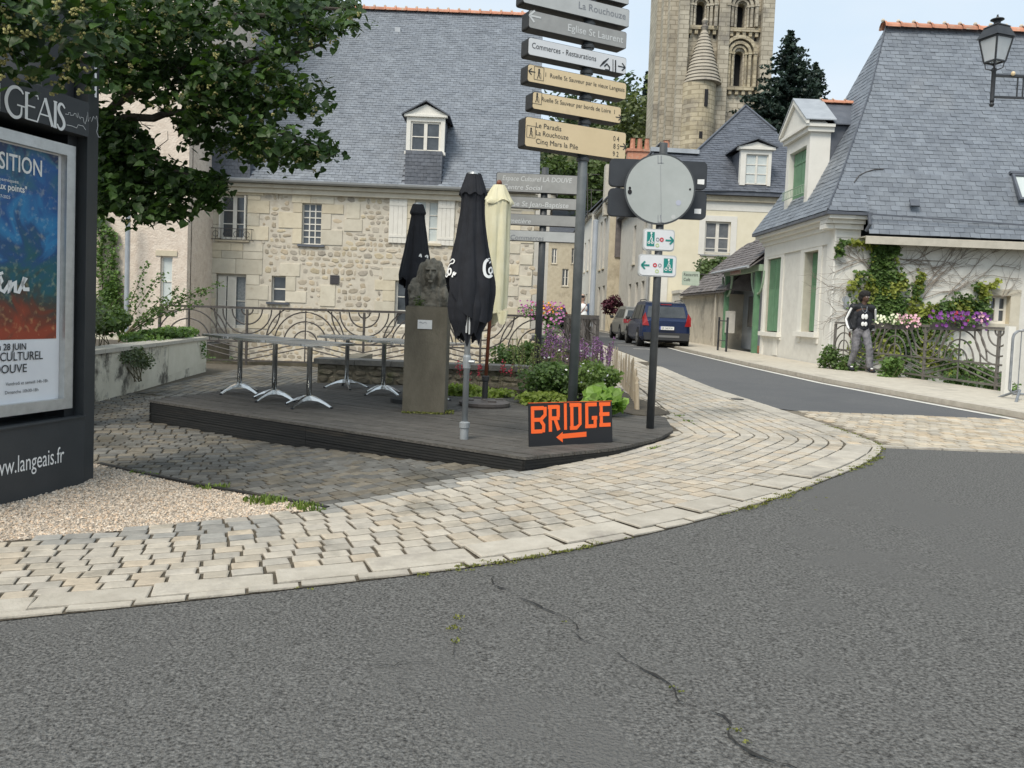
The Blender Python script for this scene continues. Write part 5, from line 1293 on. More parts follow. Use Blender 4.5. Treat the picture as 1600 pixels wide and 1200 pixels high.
# ------------------------------------------------------------------ railings with arc pattern
def railing(name, label, A, B, H, phase, period=2.5, group=None, sides=(True, True), postmat=None):
    """A,B ground points; phase = distance from A of a hanging-arc centre"""
    A, B = Vector(A), Vector(B); L_ = (B-A).xy.length; t = (B-A)/L_; root = thing(name, label, 'railing', tuple(A.lerp(B, .5)))
    if group: root['group'] = group
    m = postmat or m_dkmetal; n = Vector((-t.y, t.x, 0)).normalized(); P = lambda s, z, o=0: A+t*s+n*o+Vector((0, 0, z))
    zt_, zm, zl = H, H-.72*H/1.24, H*.09
    for nm, z, r in (('top_rail', zt_, .03), ('middle_rail', zm, .016), ('bottom_rail', zl, .018)):
        mb = MB(); mb.bar(P(0, z), P(L_, z), r*2, r*1.6 if nm == 'top_rail' else r*2); mb.build(nm, m, root)
    def arcb(cx, cz, r, a0, a1, ry=None):
        pts = [p for p in arc(cx, cz, r, a0, a1, 16, ry)]; segs = []; cur = []
        for p in pts:
            if 0 <= p[0] <= L_: cur.append(p)
            elif cur: segs.append(cur); cur = []
        if cur: segs.append(cur)
        for s_ in segs:
            if len(s_) < 2: continue
            mb = MB(); mb.tube([P(x, z, .0) for x, z in s_], .016, 5); mb.build('arc_bar', m, root)
    k = H/1.24; c = phase
    while c > -period: c -= period
    while c < L_+period:
        for r in (.12, .32, .52, .70): arcb(c, zt_-.03, r*k*1.0, 180, 360, r*k if r < .7 else .70*k)
        for r in (.26, .46, .66): arcb(c+period/2, zm, r*k, 180, 0)
        arcb(c+period/2, zm-.0, .84*k, 176, 122); arcb(c+period/2, zm-.0, .84*k, 58, 4)
        if -.001 <= c <= L_+.001: mb = MB(); mb.bar(P(c, .0), P(c, zt_-.03), .045, .045); mb.build('post', m, root)
        if 0 <= c+period/2 <= L_: mb = MB(); mb.tube([P(c+period/2, zl), P(c+period/2, zt_-.03)], .014, 5); mb.build('upright', m, root)
        for o_ in (0, .2, .4):      # chevrons below the middle rail
            for s in (-1, 1):
                x0, z0, x1, z1 = c, zl+.02+o_*.55*k, c+s*period/2, zm+o_*.55*k-.10
                f = min(1, (zm-.01-z0)/(z1-z0)) if z1 > zm else 1; x1, z1 = x0+(x1-x0)*f, z0+(z1-z0)*f
                xa, xb = max(0, min(x0, x1)), min(L_, max(x0, x1))
                if xb-xa < .1: continue
                g = lambda x: z0+(z1-z0)*(x-x0)/(x1-x0); mb = MB(); mb.tube([P(xa, g(xa)), P(xb, g(xb))], .014, 5); mb.build('diagonal_bar', m, root)
        c += period
    for s in (0, L_):
        mb = MB(); mb.bar(P(s, -.05), P(s, zt_-.03), .05, .05); mb.build('post', m, root)
    return root
RY = 17.08
xa = PY(250, 477, RY).x; xe = PY(935, 497, RY).x; xu = PY(386, 500, RY).x
ra = Vector((xa, RY, zt(xa, RY)+.0)); rb = Vector((xe, RY, zt(xe, RY)))
ra.z = PY(250, 477, RY).z-1.24; rb.z = PY(935, 497, RY).z-1.24
railing('arc_railing', 'long dark iron railing with concentric arcs in front of the stone house', ra, rb, 1.24, xu-xa)
railing('arc_railing', 'iron railing running back along the left edge of the street beyond the flower boxes', (xe, RY+.1, .3), (xe-.1, RY+9.5, .3), 1.08, 0)
p0, p1 = PZ(1302, 574.5, .37), PZ(1572, 613, .37)
railing('arc_railing', 'grey iron arc railing beside the right pavement below the creeper', p1, p0, 1.09, .25, period=2.0, postmat=M('weathered_railing_paint', (.13,.118,.105), (.20,.185,.165), sc=14, rough=.6, metal=.2))

# ------------------------------------------------------------------ town information kiosk
m_kio = M('kiosk_anthracite', (.036,.040,.043), (.048,.052,.055), sc=2, rough=.5, bump=.05, spec=.4)
m_kdk = M('kiosk_dark', (.014,.016,.018), (.024,.026,.028), sc=3, rough=.5)
m_alu = M('brushed_aluminium', (.50,.50,.48), (.62,.62,.60), sc=12, rough=.35, metal=.6)
m_print = M('white_print', (.80,.80,.78), rough=.6)
m_black = M('black_print', (.02,.022,.025), rough=.6)
kB, kA = G(131, 757), G(0, 790); kt = (kA-kB); kt.z = 0; kt.normalize(); kn = Vector((-kt.y, kt.x, 0))
if kn.x < 0: kn = -kn
def K(px, py, off=0):
    r = ray(px, py); t = (kB+kn*off-CP).dot(kn)/r.dot(kn); p = CP+r*t; return (p-kB).dot(kt), p.z
def KW(s, z, o=0): q = kB+kt*s+kn*o; return Vector((q.x, q.y, z))
bul = lambda s: .035*math.sin(math.pi*max(0, min(2.5, s))/2.5)
KI = thing('information_kiosk', 'dark grey town information kiosk with white place name and framed exhibition poster', 'kiosk', tuple(kB))
Ke = 2.5
hz0 = K(130, 212)[1]; hz1 = K(130, 158)[1]; bz = K(129, 652)[1]; pz = K(146, 84)[1]
def curved(name, z0, z1, mat, s0=0.0, s1=Ke, th=.5, o=0, n=16):
    mb = MB(); ss = [s0+(s1-s0)*i/n for i in range(n+1)]
    v = []
    for z in (z0, z1):
        v += [KW(s, z, bul(s)+o) for s in ss]+[KW(s, z, -th) for s in ss]
    N = n+1; f = []
    for i in range(n):
        f += [(i, i+1, 2*N+i+1, 2*N+i), (N+i+1, N+i, 3*N+i, 3*N+i+1), (2*N+i, 2*N+i+1, 3*N+i+1, 3*N+i), (i+1, i, N+i, N+i+1)]
    f += [(0, 2*N, 3*N, N), (n, N+n, 3*N+n, 2*N+n)]
    mb.add(v, f); return mb.build(name, mat, KI)
curved('base', -.05, bz, m_kio); curved('header', hz0, hz1, m_kio, th=.45)
curved('ledge', bz+.001, bz+.012, m_alu and m_kio, o=.015, th=.05)
mb = MB(); mb.add([KW(0,bz,-.38),KW(Ke,bz,-.38),KW(Ke,hz0,-.38),KW(0,hz0,-.38)], [(0,1,2,3)]); mb.build('back_panel', m_kdk, KI)
for nm, s0, s1, o0, o1, z1, mt in (('end_pillar', -.16, -.003, -.50, -.015, pz, m_kio), ('inner_post', .0, .09, -.30, -.10, hz0, m_kdk), ('upper_post', .02, .30, -.5, -.12, pz+1.2, m_kdk), ('top_board', .9, 2.4, -.4, -.15, pz+.5, m_kdk)):
    z0 = {'end_pillar': -.05, 'inner_post': bz, 'upper_post': hz1, 'top_board': hz1}[nm]; mb = MB(); v = [KW(s, z, o) for z in (z0, z1) for s, o in ((s0,o0),(s1,o0),(s1,o1),(s0,o1-(.05 if nm == 'end_pillar' else 0)))]
    mb.add(v, [(0,1,2,3),(7,6,5,4),(0,4,5,1),(1,5,6,2),(2,6,7,3),(3,7,4,0)]); mb.build(nm, mt, KI)
OP = -.10
s_fr, zf0 = K(108, 637, OP); _, zf1 = K(108, 228, OP); s_p, _ = K(92, 430, OP); s_in = K(97.5, 430, OP)[0]; s_l = s_fr+1.32
PC = MB(); F_ = lambda s0, s1, z0, z1, o0, o1: PC.add([KW(s, z, o) for z in (z0, z1) for s, o in ((s0,o0),(s1,o0),(s1,o1),(s0,o1))], [(0,1,2,3),(7,6,5,4),(0,4,5,1),(1,5,6,2),(2,6,7,3),(3,7,4,0)])
fw_ = s_in-s_fr
F_(s_fr, s_in, zf0, zf1, OP-.05, OP+.03); F_(s_l-fw_, s_l, zf0, zf1, OP-.05, OP+.03); F_(s_in, s_l-fw_, zf1-fw_, zf1, OP-.05, OP+.03); F_(s_in, s_l-fw_, zf0, zf0+fw_, OP-.05, OP+.03)
pc = PC.build('poster_case', m_alu, KI)
mb = MB(); zi = K(92, 529, OP)[1]
sw0, sw1, zw0, zw1 = s_in+.001, s_l-fw_, zf0+fw_, zf1-fw_
mb.add([KW(sw0,zw0,OP-.02),KW(sw1,zw0,OP-.02),KW(sw1,zw1,OP-.02),KW(sw0,zw1,OP-.02)], [(0,1,2,3)]); mb.build('poster_sheet', M('poster_paper', (.70,.71,.73), (.78,.79,.80), sc=2.5, rough=.5), pc)
m_art, t_, b_ = new_mat('abstract_painting'); N = t_.nodes.new; Kk = t_.links.new
g = N('ShaderNodeNewGeometry'); sp_ = N('ShaderNodeSeparateXYZ'); Kk(g.outputs['Position'], sp_.inputs[0]); mr = N('ShaderNodeMapRange'); mr.inputs[1].default_value = zi; mr.inputs[2].default_value = zw1; Kk(sp_.outputs['Z'], mr.inputs[0])
n1 = N('ShaderNodeTexNoise'); n1.inputs['Scale'].default_value = 3.2; n1.inputs['Detail'].default_value = 8; n1.inputs['Distortion'].default_value = 1.2; Kk(g.outputs['Position'], n1.inputs['Vector'])
ma = N('ShaderNodeMath'); ma.operation = 'MULTIPLY_ADD'; ma.inputs[1].default_value = .9; ma.inputs[2].default_value = -.45; Kk(n1.outputs['Fac'], ma.inputs[0]); ad = N('ShaderNodeMath'); ad.operation = 'ADD'; Kk(ma.outputs[0], ad.inputs[0]); Kk(mr.outputs[0], ad.inputs[1])
r = N('ShaderNodeValToRGB'); e = r.color_ramp.elements; e[0].position = 0; e[0].color = (.30,.05,.02,1); e[1].position = 1; e[1].color = (.01,.03,.10,1)
for p, c in ((.12,(.16,.04,.02,1)),(.22,(.05,.05,.04,1)),(.34,(.01,.10,.12,1)),(.5,(.01,.07,.20,1)),(.62,(.02,.20,.42,1)),(.78,(.01,.08,.26,1)),(.9,(.02,.12,.20,1))): q = e.new(p); q.color = c
Kk(ad.outputs[0], r.inputs[0]); n2 = N('ShaderNodeTexNoise'); n2.inputs['Scale'].default_value = 24; n2.inputs['Detail'].default_value = 6; Kk(g.outputs['Position'], n2.inputs['Vector'])
r2 = N('ShaderNodeValToRGB'); r2.color_ramp.elements[0].position = .55; r2.color_ramp.elements[0].color = (0,0,0,1); r2.color_ramp.elements[1].position = .75; r2.color_ramp.elements[1].color = (.25,.22,.10,1); Kk(n2.outputs['Fac'], r2.inputs[0])
mx_ = N('ShaderNodeMixRGB'); mx_.blend_type = 'ADD'; mx_.inputs[0].default_value = .8; Kk(r.outputs[0], mx_.inputs[1]); Kk(r2.outputs[0], mx_.inputs[2]); Kk(mx_.outputs[0], b_.inputs['Base Color']); b_.inputs['Roughness'].default_value = .35
mb = MB(); mb.add([KW(s_p,zi,OP-.017),KW(sw1-.02,zi,OP-.017),KW(sw1-.02,zw1-.01,OP-.017),KW(s_p,zw1-.01,OP-.017)], [(0,1,2,3)]); mb.build('painting_print', m_art, pc)
def ktext(body, pxr, pyb, pyt, mat, parent, off, pxl=None, bold=0, grow=1):
    s1, z0 = K(pxr, pyb, off); _, z1 = K(pxr, pyt, off); wd = None
    if pxl is not None: wd = (K(pxl, pyb, off)[0]-s1)*grow
    text(body, lambda u, v: KW(s1-u, z0+v, off), z1-z0, mat, parent, width=wd, bold=bold, align='r')
o1, o2 = OP-.013, OP-.013
ktext('EXPOSITION', 65.5, 276, 251, m_print, pc, o1, pxl=0, grow=1.86, bold=.012)
ktext('Galeries Cosmiques', 29, 287, 282, m_print, pc, o1, pxl=0, grow=2.3)
ktext('"Deux points"', 42, 302, 292, m_print, pc, o1, pxl=0, grow=1.45, bold=.02)
ktext('du 07-2025', 16, 311, 306, m_print, pc, o1, pxl=0, grow=1.6)
ktext('du 12 au 28 JUIN', 41, 546, 536, m_black, pc, o2, pxl=0, grow=1.9, bold=.012)
ktext('ESPACE CULTUREL', 67, 561, 548, m_black, pc, o2, pxl=0, grow=1.75, bold=.005)
ktext('LA DOUVE', 42, 581, 568, m_black, pc, o2, pxl=0, grow=1.75, bold=.005)
ktext('Vendredi et samedi 14h-18h', 75, 597, 592, m_black, pc, o2, pxl=9, grow=1)
ktext('Dimanche 10h30-18h', 60, 611, 606, m_black, pc, o2, pxl=8, grow=1)
def kpath(pts, w, mat, parent, off, name='lettering'):
    mb = MB(); q = [K(px, py, off) for px, py in pts]; ribbon(mb, q, w, lambda s, z: KW(s, z, off)); return mb.build(name, mat, parent)
kpath([(-12,452),(-3,446),(3,438),(2,433),(-2,438),(0,452),(6,456),(13,446),(16,438),(14,458),(19,444),(24,439),(24,456),(29,457),(36,442),(41,434),(38,434),(35,444),(38,452),(46,452)], .028, m_print, pc, OP-.010)
kpath([(-1,428),(5,426)], .02, m_print, pc, OP-.010)
# header name in serif strokes
GL = {'G': [[(.92,.82),(.80,.94),(.55,1),(.25,.9),(.06,.62),(.04,.4),(.15,.15),(.4,.0),(.62,.0),(.82,.1),(.84,.42)],[(.60,.42),(1.0,.42)]], 'E': [[(.2,0),(.2,1)],[(.2,.98),(.85,.98),(.87,.86)],[(.2,.52),(.7,.52)],[(.2,.02),(.85,.02),(.9,.14)]],
      'A': [[(.0,.0),(.5,1.0)],[(.5,1.0),(1.0,0)],[(.2,.35),(.8,.35)]], 'I': [[(.5,0),(.5,1)],[(.2,.99),(.8,.99)],[(.2,.01),(.8,.01)]], 'S': [[(.85,.85),(.6,1),(.3,.95),(.2,.75),(.4,.58),(.7,.42),(.85,.2),(.6,0),(.3,0),(.12,.17)]],
      'L': [[(.2,0),(.2,1)],[(.2,.02),(.85,.02),(.9,.15)]], 'N': [[(.1,0),(.1,1)],[(.1,1),(.9,0)],[(.9,0),(.9,1)]]}
TH = {'G': .9, 'E': 1, 'A': 1, 'I': 1, 'S': .85, 'L': 1, 'N': 1}
sG, sS = K(2, 160)[0], K(101, 190)[0]; zb_, zt2_ = K(50, 190)[1], K(50, 148)[1]; wd = sG-sS; hh = zt2_-zb_
pos = {0: ('G', 0, .30), 1: ('E', .27, .55), 2: ('A', .50, .76), 3: ('I', .75, .86), 4: ('S', .82, 1.0), 5: ('N', -.32, -.06), 6: ('A', -.60, -.34), 7: ('L', -.84, -.62)}
mb = MB()
for k, (c, a, b) in pos.items():
    for i, st in enumerate(GL[c]):
        big = (c in 'EILN' and i == 0) or (c == 'A' and i == 1); w0 = .024 if big else .010
        if c in 'GS' and i == 0: w0 = [.012+.014*math.sin(math.pi*j/(len(st)-1)) for j in range(len(st))]
        if c in 'GS' and i == 0:      # smooth the curve
            st2 = chaikin(st, 2); w0 = [.010+.016*math.sin(math.pi*j/(len(st2)-1)) for j in range(len(st2))]; st = st2
        z_up = 1.12 if c == 'G' else 1
        ribbon(mb, [(sG-wd*(a+(b-a)*x), zb_+hh*(y*z_up-(.05 if c == 'G' else 0))) for x, y in st], w0, lambda s, z: KW(s, z, bul(s)+.004))
mb.build('lettering', m_print, KI)
kp_ = [(102,178),(107,179),(107,176),(110,176),(110,180),(115,180),(116,177),(119,178),(119,181),(121,184),(122,176),(124,184),(126,186),(126,183),(130,184),(131,190),(133,194),(135,188),(137,175),(138,190),(141,183),(143,190),(146,182),(149,186),(151,181),(153,197),(151,206),(154,214),(157,214)]
kpath(kp_, .003, m_print, KI, .012, 'skyline_logo'); kpath([(104,195),(113,197),(120,200),(122,195),(130,197),(134,203)], .003, m_print, KI, .012, 'skyline_logo')
kpath([(149.5,100),(149.5,110)], .022, m_print, KI, .0, 'letter_i'); kpath([(149.5,114),(149.5,152)], .02, m_print, KI, .0, 'letter_i')
s1, z0 = K(103, 722, .03); sL = K(0, 741, .03)[0]
text('www.langeais.fr', lambda u, v: KW(s1-u, z0+v+0*u, bul(s1-u)+.004), K(103, 697, .03)[1]-z0, m_print, KI, width=(sL-s1)*1.21, align='r')

# ------------------------------------------------------------------ directional signposts
m_post = M('signpost_paint', (.12,.135,.14), (.17,.185,.19), sc=6, rough=.5, bump=.05)
m_pdk = M('dark_post_paint', (.045,.05,.053), (.07,.075,.08), sc=6, rough=.5)
m_tan = M('tan_sign', (.70,.55,.33), (.76,.60,.37), sc=3, rough=.5, c3=(.64,.50,.30), sc3=2, t3=.6)
m_sgrey = M('grey_sign', (.30,.30,.29), (.37,.37,.355), sc=5, rough=.55)
m_slg = M('light_grey_sign', (.45,.46,.45), (.52,.53,.52), sc=5, rough=.55)
m_swh = M('white_sign', (.66,.67,.68), (.72,.73,.74), sc=4, rough=.45)
m_lgt = M('faded_lettering', (.62,.63,.62), rough=.6)
m_gtx = M('grey_lettering', (.22,.23,.25), rough=.6)
def rrect(u0, u1, v0, v1, r, n=4):
    pts = []
    for cx, cy, a in ((u1-r, v0+r, -90), (u1-r, v1-r, 0), (u0+r, v1-r, 90), (u0+r, v0+r, 180)): pts += arc(cx, cy, r, a, a+90, n)
    return pts
class Plane:
    def __init__(s, o, ang):   # vertical plane through o, u axis turned by ang (deg) away from the image plane
        s.o = Vector(o); s.u = Vector((math.cos(rad(ang)), math.sin(rad(ang)), 0)); s.n = Vector((s.u.y, -s.u.x, 0))
    def at(s, px, py):
        r = ray(px, py); t = (s.o-CP).dot(s.n)/r.dot(s.n); p = CP+r*t; return (p-s.o).dot(s.u), p.z
    def w(s, u, z, o=0): q = s.o+s.u*u+s.n*o; return Vector((q.x, q.y, z))
def sign_panel(parent, pl, xl, yl0, yl1, xr, yr0, yr1, face, th=.14, r=.025, body=None, name='sign_panel', rim=0):
    u0, za = pl.at(xl, yl0); _, zb = pl.at(xl, yl1); u1, zc = pl.at(xr, yr0); _, zd = pl.at(xr, yr1); z1, z0 = (za+zc)/2, (zb+zd)/2
    mb = MB(); pts = rrect(u0, u1, z0, z1, r); mb.extr([pl.w(u, z, -th) for u, z in pts], pl.n*(th-.004)); o = mb.build(name, body or m_kdk, parent)
    mb = MB(); pts = rrect(u0+.006+rim, u1-.006-rim, z0+.006+rim, z1-.006-rim, r); mb.extr([pl.w(u, z, -.004) for u, z in pts], pl.n*.006); mb.build('sign_face', face, o)
    return o, u0, u1, z0, z1
def ptxt(parent, pl, body, pxl, pyb, pxr, pyt, mat, off=.0045, bold=.0, shear=0):
    """text from pixel left-baseline to right edge; pyt = cap top at the left"""
    u0, z0 = pl.at(pxl, pyb); u1, _ = pl.at(pxr, pyb); _, z1 = pl.at(pxl, pyt)
    text(body, lambda u, v: pl.w(u0+u, z0+v, off), z1-z0, mat, parent, width=u1-u0, bold=bold, shear=shear)
def parrow(parent, pl, px, py, size, d, mat, off=.0045):
    u, z = pl.at(px, py); mb = MB(); s = size; f = lambda a, b: pl.w(u+a*d, z+b, off)
    ribbon(mb, [(-.5*s,0),(.42*s,0)], .13*s, f); ribbon(mb, [(.05*s,.42*s),(.5*s,0)], .14*s, f); ribbon(mb, [(.05*s,-.42*s),(.5*s,0)], .14*s, f); mb.build('arrow', mat, parent)
def hiker(parent, pl, px, py, h, mat, off=.0045):
    u, z = pl.at(px, py); mb = MB(); w_ = h*.42; f = lambda a, b: pl.w(u+a, z+b, off)
    for a, b in (((-w_,-.5*h),(w_,-.5*h)),((w_,-.5*h),(w_,.5*h)),((w_,.5*h),(-w_,.5*h)),((-w_,.5*h),(-w_,-.5*h))): ribbon(mb, [a, b], h*.035, f)
    ribbon(mb, arc(.0, .28*h, .05*h, 0, 360, 8), h*.08, f); ribbon(mb, [(0,.2*h),(-.02*h,-.05*h)], h*.13, f); ribbon(mb, [(-.02*h,-.05*h),(-.13*h,-.4*h)], h*.06, f); ribbon(mb, [(0,-.05*h),(.12*h,-.38*h)], h*.06, f); ribbon(mb, [(0,.15*h),(.16*h,-.02*h),(.2*h,-.4*h)], h*.03, f)
    mb.build('pictogram', mat, parent)
pb = PZ(893.5, 642, DZ); S1 = thing('direction_signpost', 'tall grey signpost carrying tan, white and grey direction panels behind the orange lettered board', 'signpost', tuple(pb))
pt_ = pb.z+4.7
mb = MB(); mb.lathe([(.057,0),(.057,4.95)], tuple(pb-Vector((0,0,.02))), 20); mb.build('pole', m_post, S1, smooth=True)
pl = Plane(pb+Vector((.02,-.085,0)), 27)
spec = [(822,-53,-26,984,-25,2,m_slg),(818,-24,7,984,13,41,m_slg),(827,12,41,979.5,53,79.5,m_sgrey),(826,55,84,979,93,118.5,m_swh),(825,97.5,127,979,132,157,m_tan),(832.7,138,166.5,970.6,172,197,m_tan),(821.4,181.5,228.6,978.7,207.4,251.6,m_tan)]
pn = [sign_panel(S1, pl, *s_, th=.17) for s_ in spec]
for (o, u0, u1, z0, z1) in pn: mb = MB(); mb.lathe([(.075,0),(.08,.03),(.062,.05)], (pb.x, pb.y, z0-.06), 16); mb.build('collar', m_pdk, S1)
ptxt(pn[1][0], pl, 'La Rouchouze', 904, 13, 978, 2, m_gtx)
ptxt(pn[2][0], pl, 'Eglise St Laurent', 887, 48, 974, 37, m_lgt, bold=.01); parrow(pn[2][0], pl, 836, 26, .15, -1, m_lgt)
ptxt(pn[3][0], pl, 'Commerces - Restaurations', 831, 75, 932, 66, m_black); parrow(pn[3][0], pl, 971, 104.5, .105, 1, m_black)
def pline(parent, pl, pts, w_, mat, off=.0045, name='pictogram'): mb = MB(); ribbon(mb, [pl.at(*p) for p in pts], w_, lambda a, b: pl.w(a, b, off)); return mb.build(name, mat, parent)
pline(pn[3][0], pl, [(937,104),(943,98),(951,91)], [.008,.03,.008], m_black); pline(pn[3][0], pl, [(944,104),(948,100),(952,105),(952,110),(945,109)], .02, m_black)
pline(pn[3][0], pl, [(957.5,93),(957.5,113)], .010, m_black); pline(pn[3][0], pl, [(961.5,94),(961.5,114)], .018, m_black)
parrow(pn[4][0], pl, 831, 112, .085, -1, m_black); hiker(pn[4][0], pl, 842, 115, .145, m_black); ptxt(pn[4][0], pl, '1  Ruelle St Sauveur par le vieux Langeais', 852, 120, 976.5, 113, m_black)
hiker(pn[5][0], pl, 839, 152.5, .14, m_black); ptxt(pn[5][0], pl, 'Ruelle St Sauveur par bords de Loire  1', 846, 158, 961, 151, m_black); parrow(pn[5][0], pl, 966, 183.5, .08, 1, m_black)
hiker(pn[6][0], pl, 829.5, 206, .13, m_black); ptxt(pn[6][0], pl, 'Le Paradis', 837, 199, 877, 191, m_black); ptxt(pn[6][0], pl, 'La Rouchouze', 837, 211, 888, 203, m_black); ptxt(pn[6][0], pl, 'Cinq Mars la Pile', 837, 224, 903, 216, m_black)
ptxt(pn[6][0], pl, '0 4', 958, 220, 967, 212, m_black); ptxt(pn[6][0], pl, '8 5', 958, 232, 967, 224, m_black); ptxt(pn[6][0], pl, '9 2', 957, 244, 966, 236, m_black); parrow(pn[6][0], pl, 973, 229, .09, 1, m_black)

pb2 = Vector((PY(843, 480, 12.7).x, 12.7, .28)); S2_ = thing('direction_signpost', 'darker signpost with four long grey direction panels behind the cream parasol', 'signpost', tuple(pb2))
mb = MB(); mb.lathe([(.055,0),(.055,PY(845,262,12.7).z-.28)], tuple(pb2), 16); mb.build('pole', m_pdk, S2_, smooth=True)
pl2 = Plane(pb2+Vector((0,-.08,0)), 1)
sp2 = [(776,269,300,911.7,275,303,m_sgrey),(778,306,323.5,911,311,329,m_sgrey),(778,333,350,911,338,355.5,m_sgrey),(778,359,375,911,363,380,m_slg)]
qn = [sign_panel(S2_, pl2, *s_, th=.10) for s_ in sp2]
ptxt(qn[0][0], pl2, 'Espace Culturel LA DOUVE', 785, 281.5, 893, 274, m_lgt, bold=.01, shear=.15); ptxt(qn[0][0], pl2, 'Centre Social', 785, 295, 846, 287.5, m_lgt, bold=.01, shear=.15)
ptxt(qn[1][0], pl2, 'Eglise St Jean-Baptiste', 786, 321, 888, 313, m_lgt, bold=.01, shear=.15); ptxt(qn[2][0], pl2, 'Cimetière', 786, 347.5, 829, 340, m_lgt, bold=.01, shear=.15); ptxt(qn[3][0], pl2, 'Commerces', 797, 374, 849, 366.5, m_gtx, shear=.15)

# ------------------------------------------------------------------ round sign post with cycle signs
pb3 = PZ(1015.5, 671, DZ-.01); S3 = thing('road_signpost', 'dark post with the grey back of a round sign and two small cycle route signs', 'road sign', tuple(pb3))
mb = MB(); mb.lathe([(.041,0),(.041,2.95)], tuple(pb3), 16); mb.build('pole', m_pdk, S3, smooth=True)
pl3 = Plane(pb3+Vector((0,-.06,0)), 0); m_back = M('sign_back_grey', (.36,.385,.37), (.42,.445,.43), sc=3, rough=.5, c3=(.30,.32,.31), sc3=5, t3=.65)
m_dp = M('dark_sign_back', (.022,.026,.032), (.035,.04,.047), sc=4, rough=.55)
pl4 = Plane(pb3+Vector((0,.06,0)), 0)
for a in ((953,248,292,1106,252,296),(951,294,338,1105,299,343)):
    o, *_ = sign_panel(S3, pl4, *a, m_dp, th=.05, r=.05, body=m_dp)
    x, y = (1095, 284) if a[2] < 300 else (1090, 330); u, z = pl4.at(x, y); mb = MB(); mb.extr([pl4.w(u-.035,z-.025,.003),pl4.w(u+.035,z-.028,.003),pl4.w(u+.035,z+.025,.003),pl4.w(u-.035,z+.022,.003)], pl4.n*.002); mb.build('sticker', m_print, o)
uc, zc_ = pl3.at(1031, 295.5); r_ = .362
mb = MB(); mb.extr([pl3.w(uc+r_*math.cos(a), zc_+r_*math.sin(a), -.02) for a in np.linspace(0, 2*math.pi, 49)[:-1]], pl3.n*.02); dk = mb.build('round_sign_rim', m_pdk, S3)
mb = MB(); mb.extr([pl3.w(uc+(r_-.017)*math.cos(a), zc_+(r_-.017)*math.sin(a), .0) for a in np.linspace(0, 2*math.pi, 49)[:-1]], pl3.n*.004); mb.build('round_sign_back', m_back, dk)
for x0, y0, x1, y1, w_ in ((1032,258,1033,338,.003),(1028,243,1028,256,.006),(1033,243,1033,256,.01),(1028,255,1037,255,.006),(1028,336,1028,348,.006),(1032,336,1033,348,.01),(1028,347,1037,348,.006)):
    pline(dk, pl3, [(x0,y0),(x1,y1)], w_, m_gtx, off=.006, name='bracket_line')
for x, y, r in ((984,300,.022),(984,294,.013),(1078,296,.010)):
    u, z = pl3.at(x, y); mb = MB(); mb.extr([pl3.w(u+r*math.cos(a), z+r*1.2*math.sin(a), .004) for a in np.linspace(0, 6.28, 11)[:-1]], pl3.n*.003); mb.build('bolt_hole', m_dark, dk)
for x, y, r, m in ((1060,317,.028,M('pale_sticker', (.42,.44,.52), rough=.5)),(1052,339,.022,m_slg)):
    u, z = pl3.at(x, y); mb = MB(); mb.extr([pl3.w(u+r*math.cos(a), z+r*math.sin(a), .004) for a in np.linspace(0, 6.28, 13)[:-1]], pl3.n*.002); mb.build('sticker', m, dk)
m_teal = M('teal_print', (.01,.22,.19), rough=.5); m_redp = M('red_print', (.55,.03,.05), rough=.5); m_lime = M('lime_print', (.45,.6,.15), rough=.5)
pl5 = Plane(pb3+Vector((0,-.05,0)), 8)
def cyc(a, flip):
    o, u0, u1, z0, z1 = sign_panel(S3, pl5, *a, m_swh, th=.035, r=.03, body=m_slg, name='cycle_sign', rim=.006); W_ = u1-u0; H_ = z1-z0; X = (lambda f: u0+W_*f) if not flip else (lambda f: u1-W_*f); Z = lambda f: z0+H_*f
    def rq(x0, x1, y0, y1, m, off=.005, nm='route_mark'): mb = MB(); a_, b_ = sorted((X(x0), X(x1))); mb.add([pl5.w(a_,Z(y0),off),pl5.w(b_,Z(y0),off),pl5.w(b_,Z(y1),off),pl5.w(a_,Z(y1),off)], [(0,1,2,3)]); return mb.build(nm, m, o)
    rq(.11, .35, .2, .85, m_teal)
    cx = (X(.11)+X(.35))/2; mb = MB(); f = lambda a_, b_: pl5.w(cx+a_, z0+b_, .008)
    for s in (-1, 1): ribbon(mb, arc(s*W_*.055, H_*.36, W_*.035, 0, 360, 12), .006, f)
    for p in ([(-W_*.055,H_*.36),(-W_*.01,H_*.55),(W_*.055,H_*.36)],[(-W_*.01,H_*.55),(.01,H_*.68),(.0,H_*.75)],[(.0,H_*.66),(W_*.045,H_*.55)],[(W_*.045,H_*.55),(W_*.05,H_*.38)]): ribbon(mb, p, .007, f)
    ribbon(mb, arc(.004, H_*.79, .006, 0, 360, 8), .01, f); mb.build('pictogram', m_print, o)
    for x, y, m in ((.45,.52,m_gtx),(.58,.52,m_redp),(.45 if not flip else .52,.25,m_lime)):
        mb = MB(); ribbon(mb, [(X(x)+p[0], Z(y)+p[1]) for p in arc(0, 0, .016, 0, 360, 12)], .006 if m != m_redp else .012, lambda a_, b_: pl5.w(a_, b_, .006)); mb.build('route_mark', m, o)
    mb = MB(); d = -1 if flip else 1; cx2 = X(.83); cz2 = Z(.5); s = .085; f = lambda a_, b_: pl5.w(cx2+a_*d, cz2+b_, .006)
    ribbon(mb, [(-.5*s,0),(.42*s,0)], .2*s, f); ribbon(mb, [(.05*s,.45*s),(.5*s,0)], .2*s, f); ribbon(mb, [(.05*s,-.45*s),(.5*s,0)], .2*s, f); mb.build('arrow', m_teal, o)
cyc((1006,356,390,1055,360,394), False); cyc((999,396,430,1058,400,435), True)

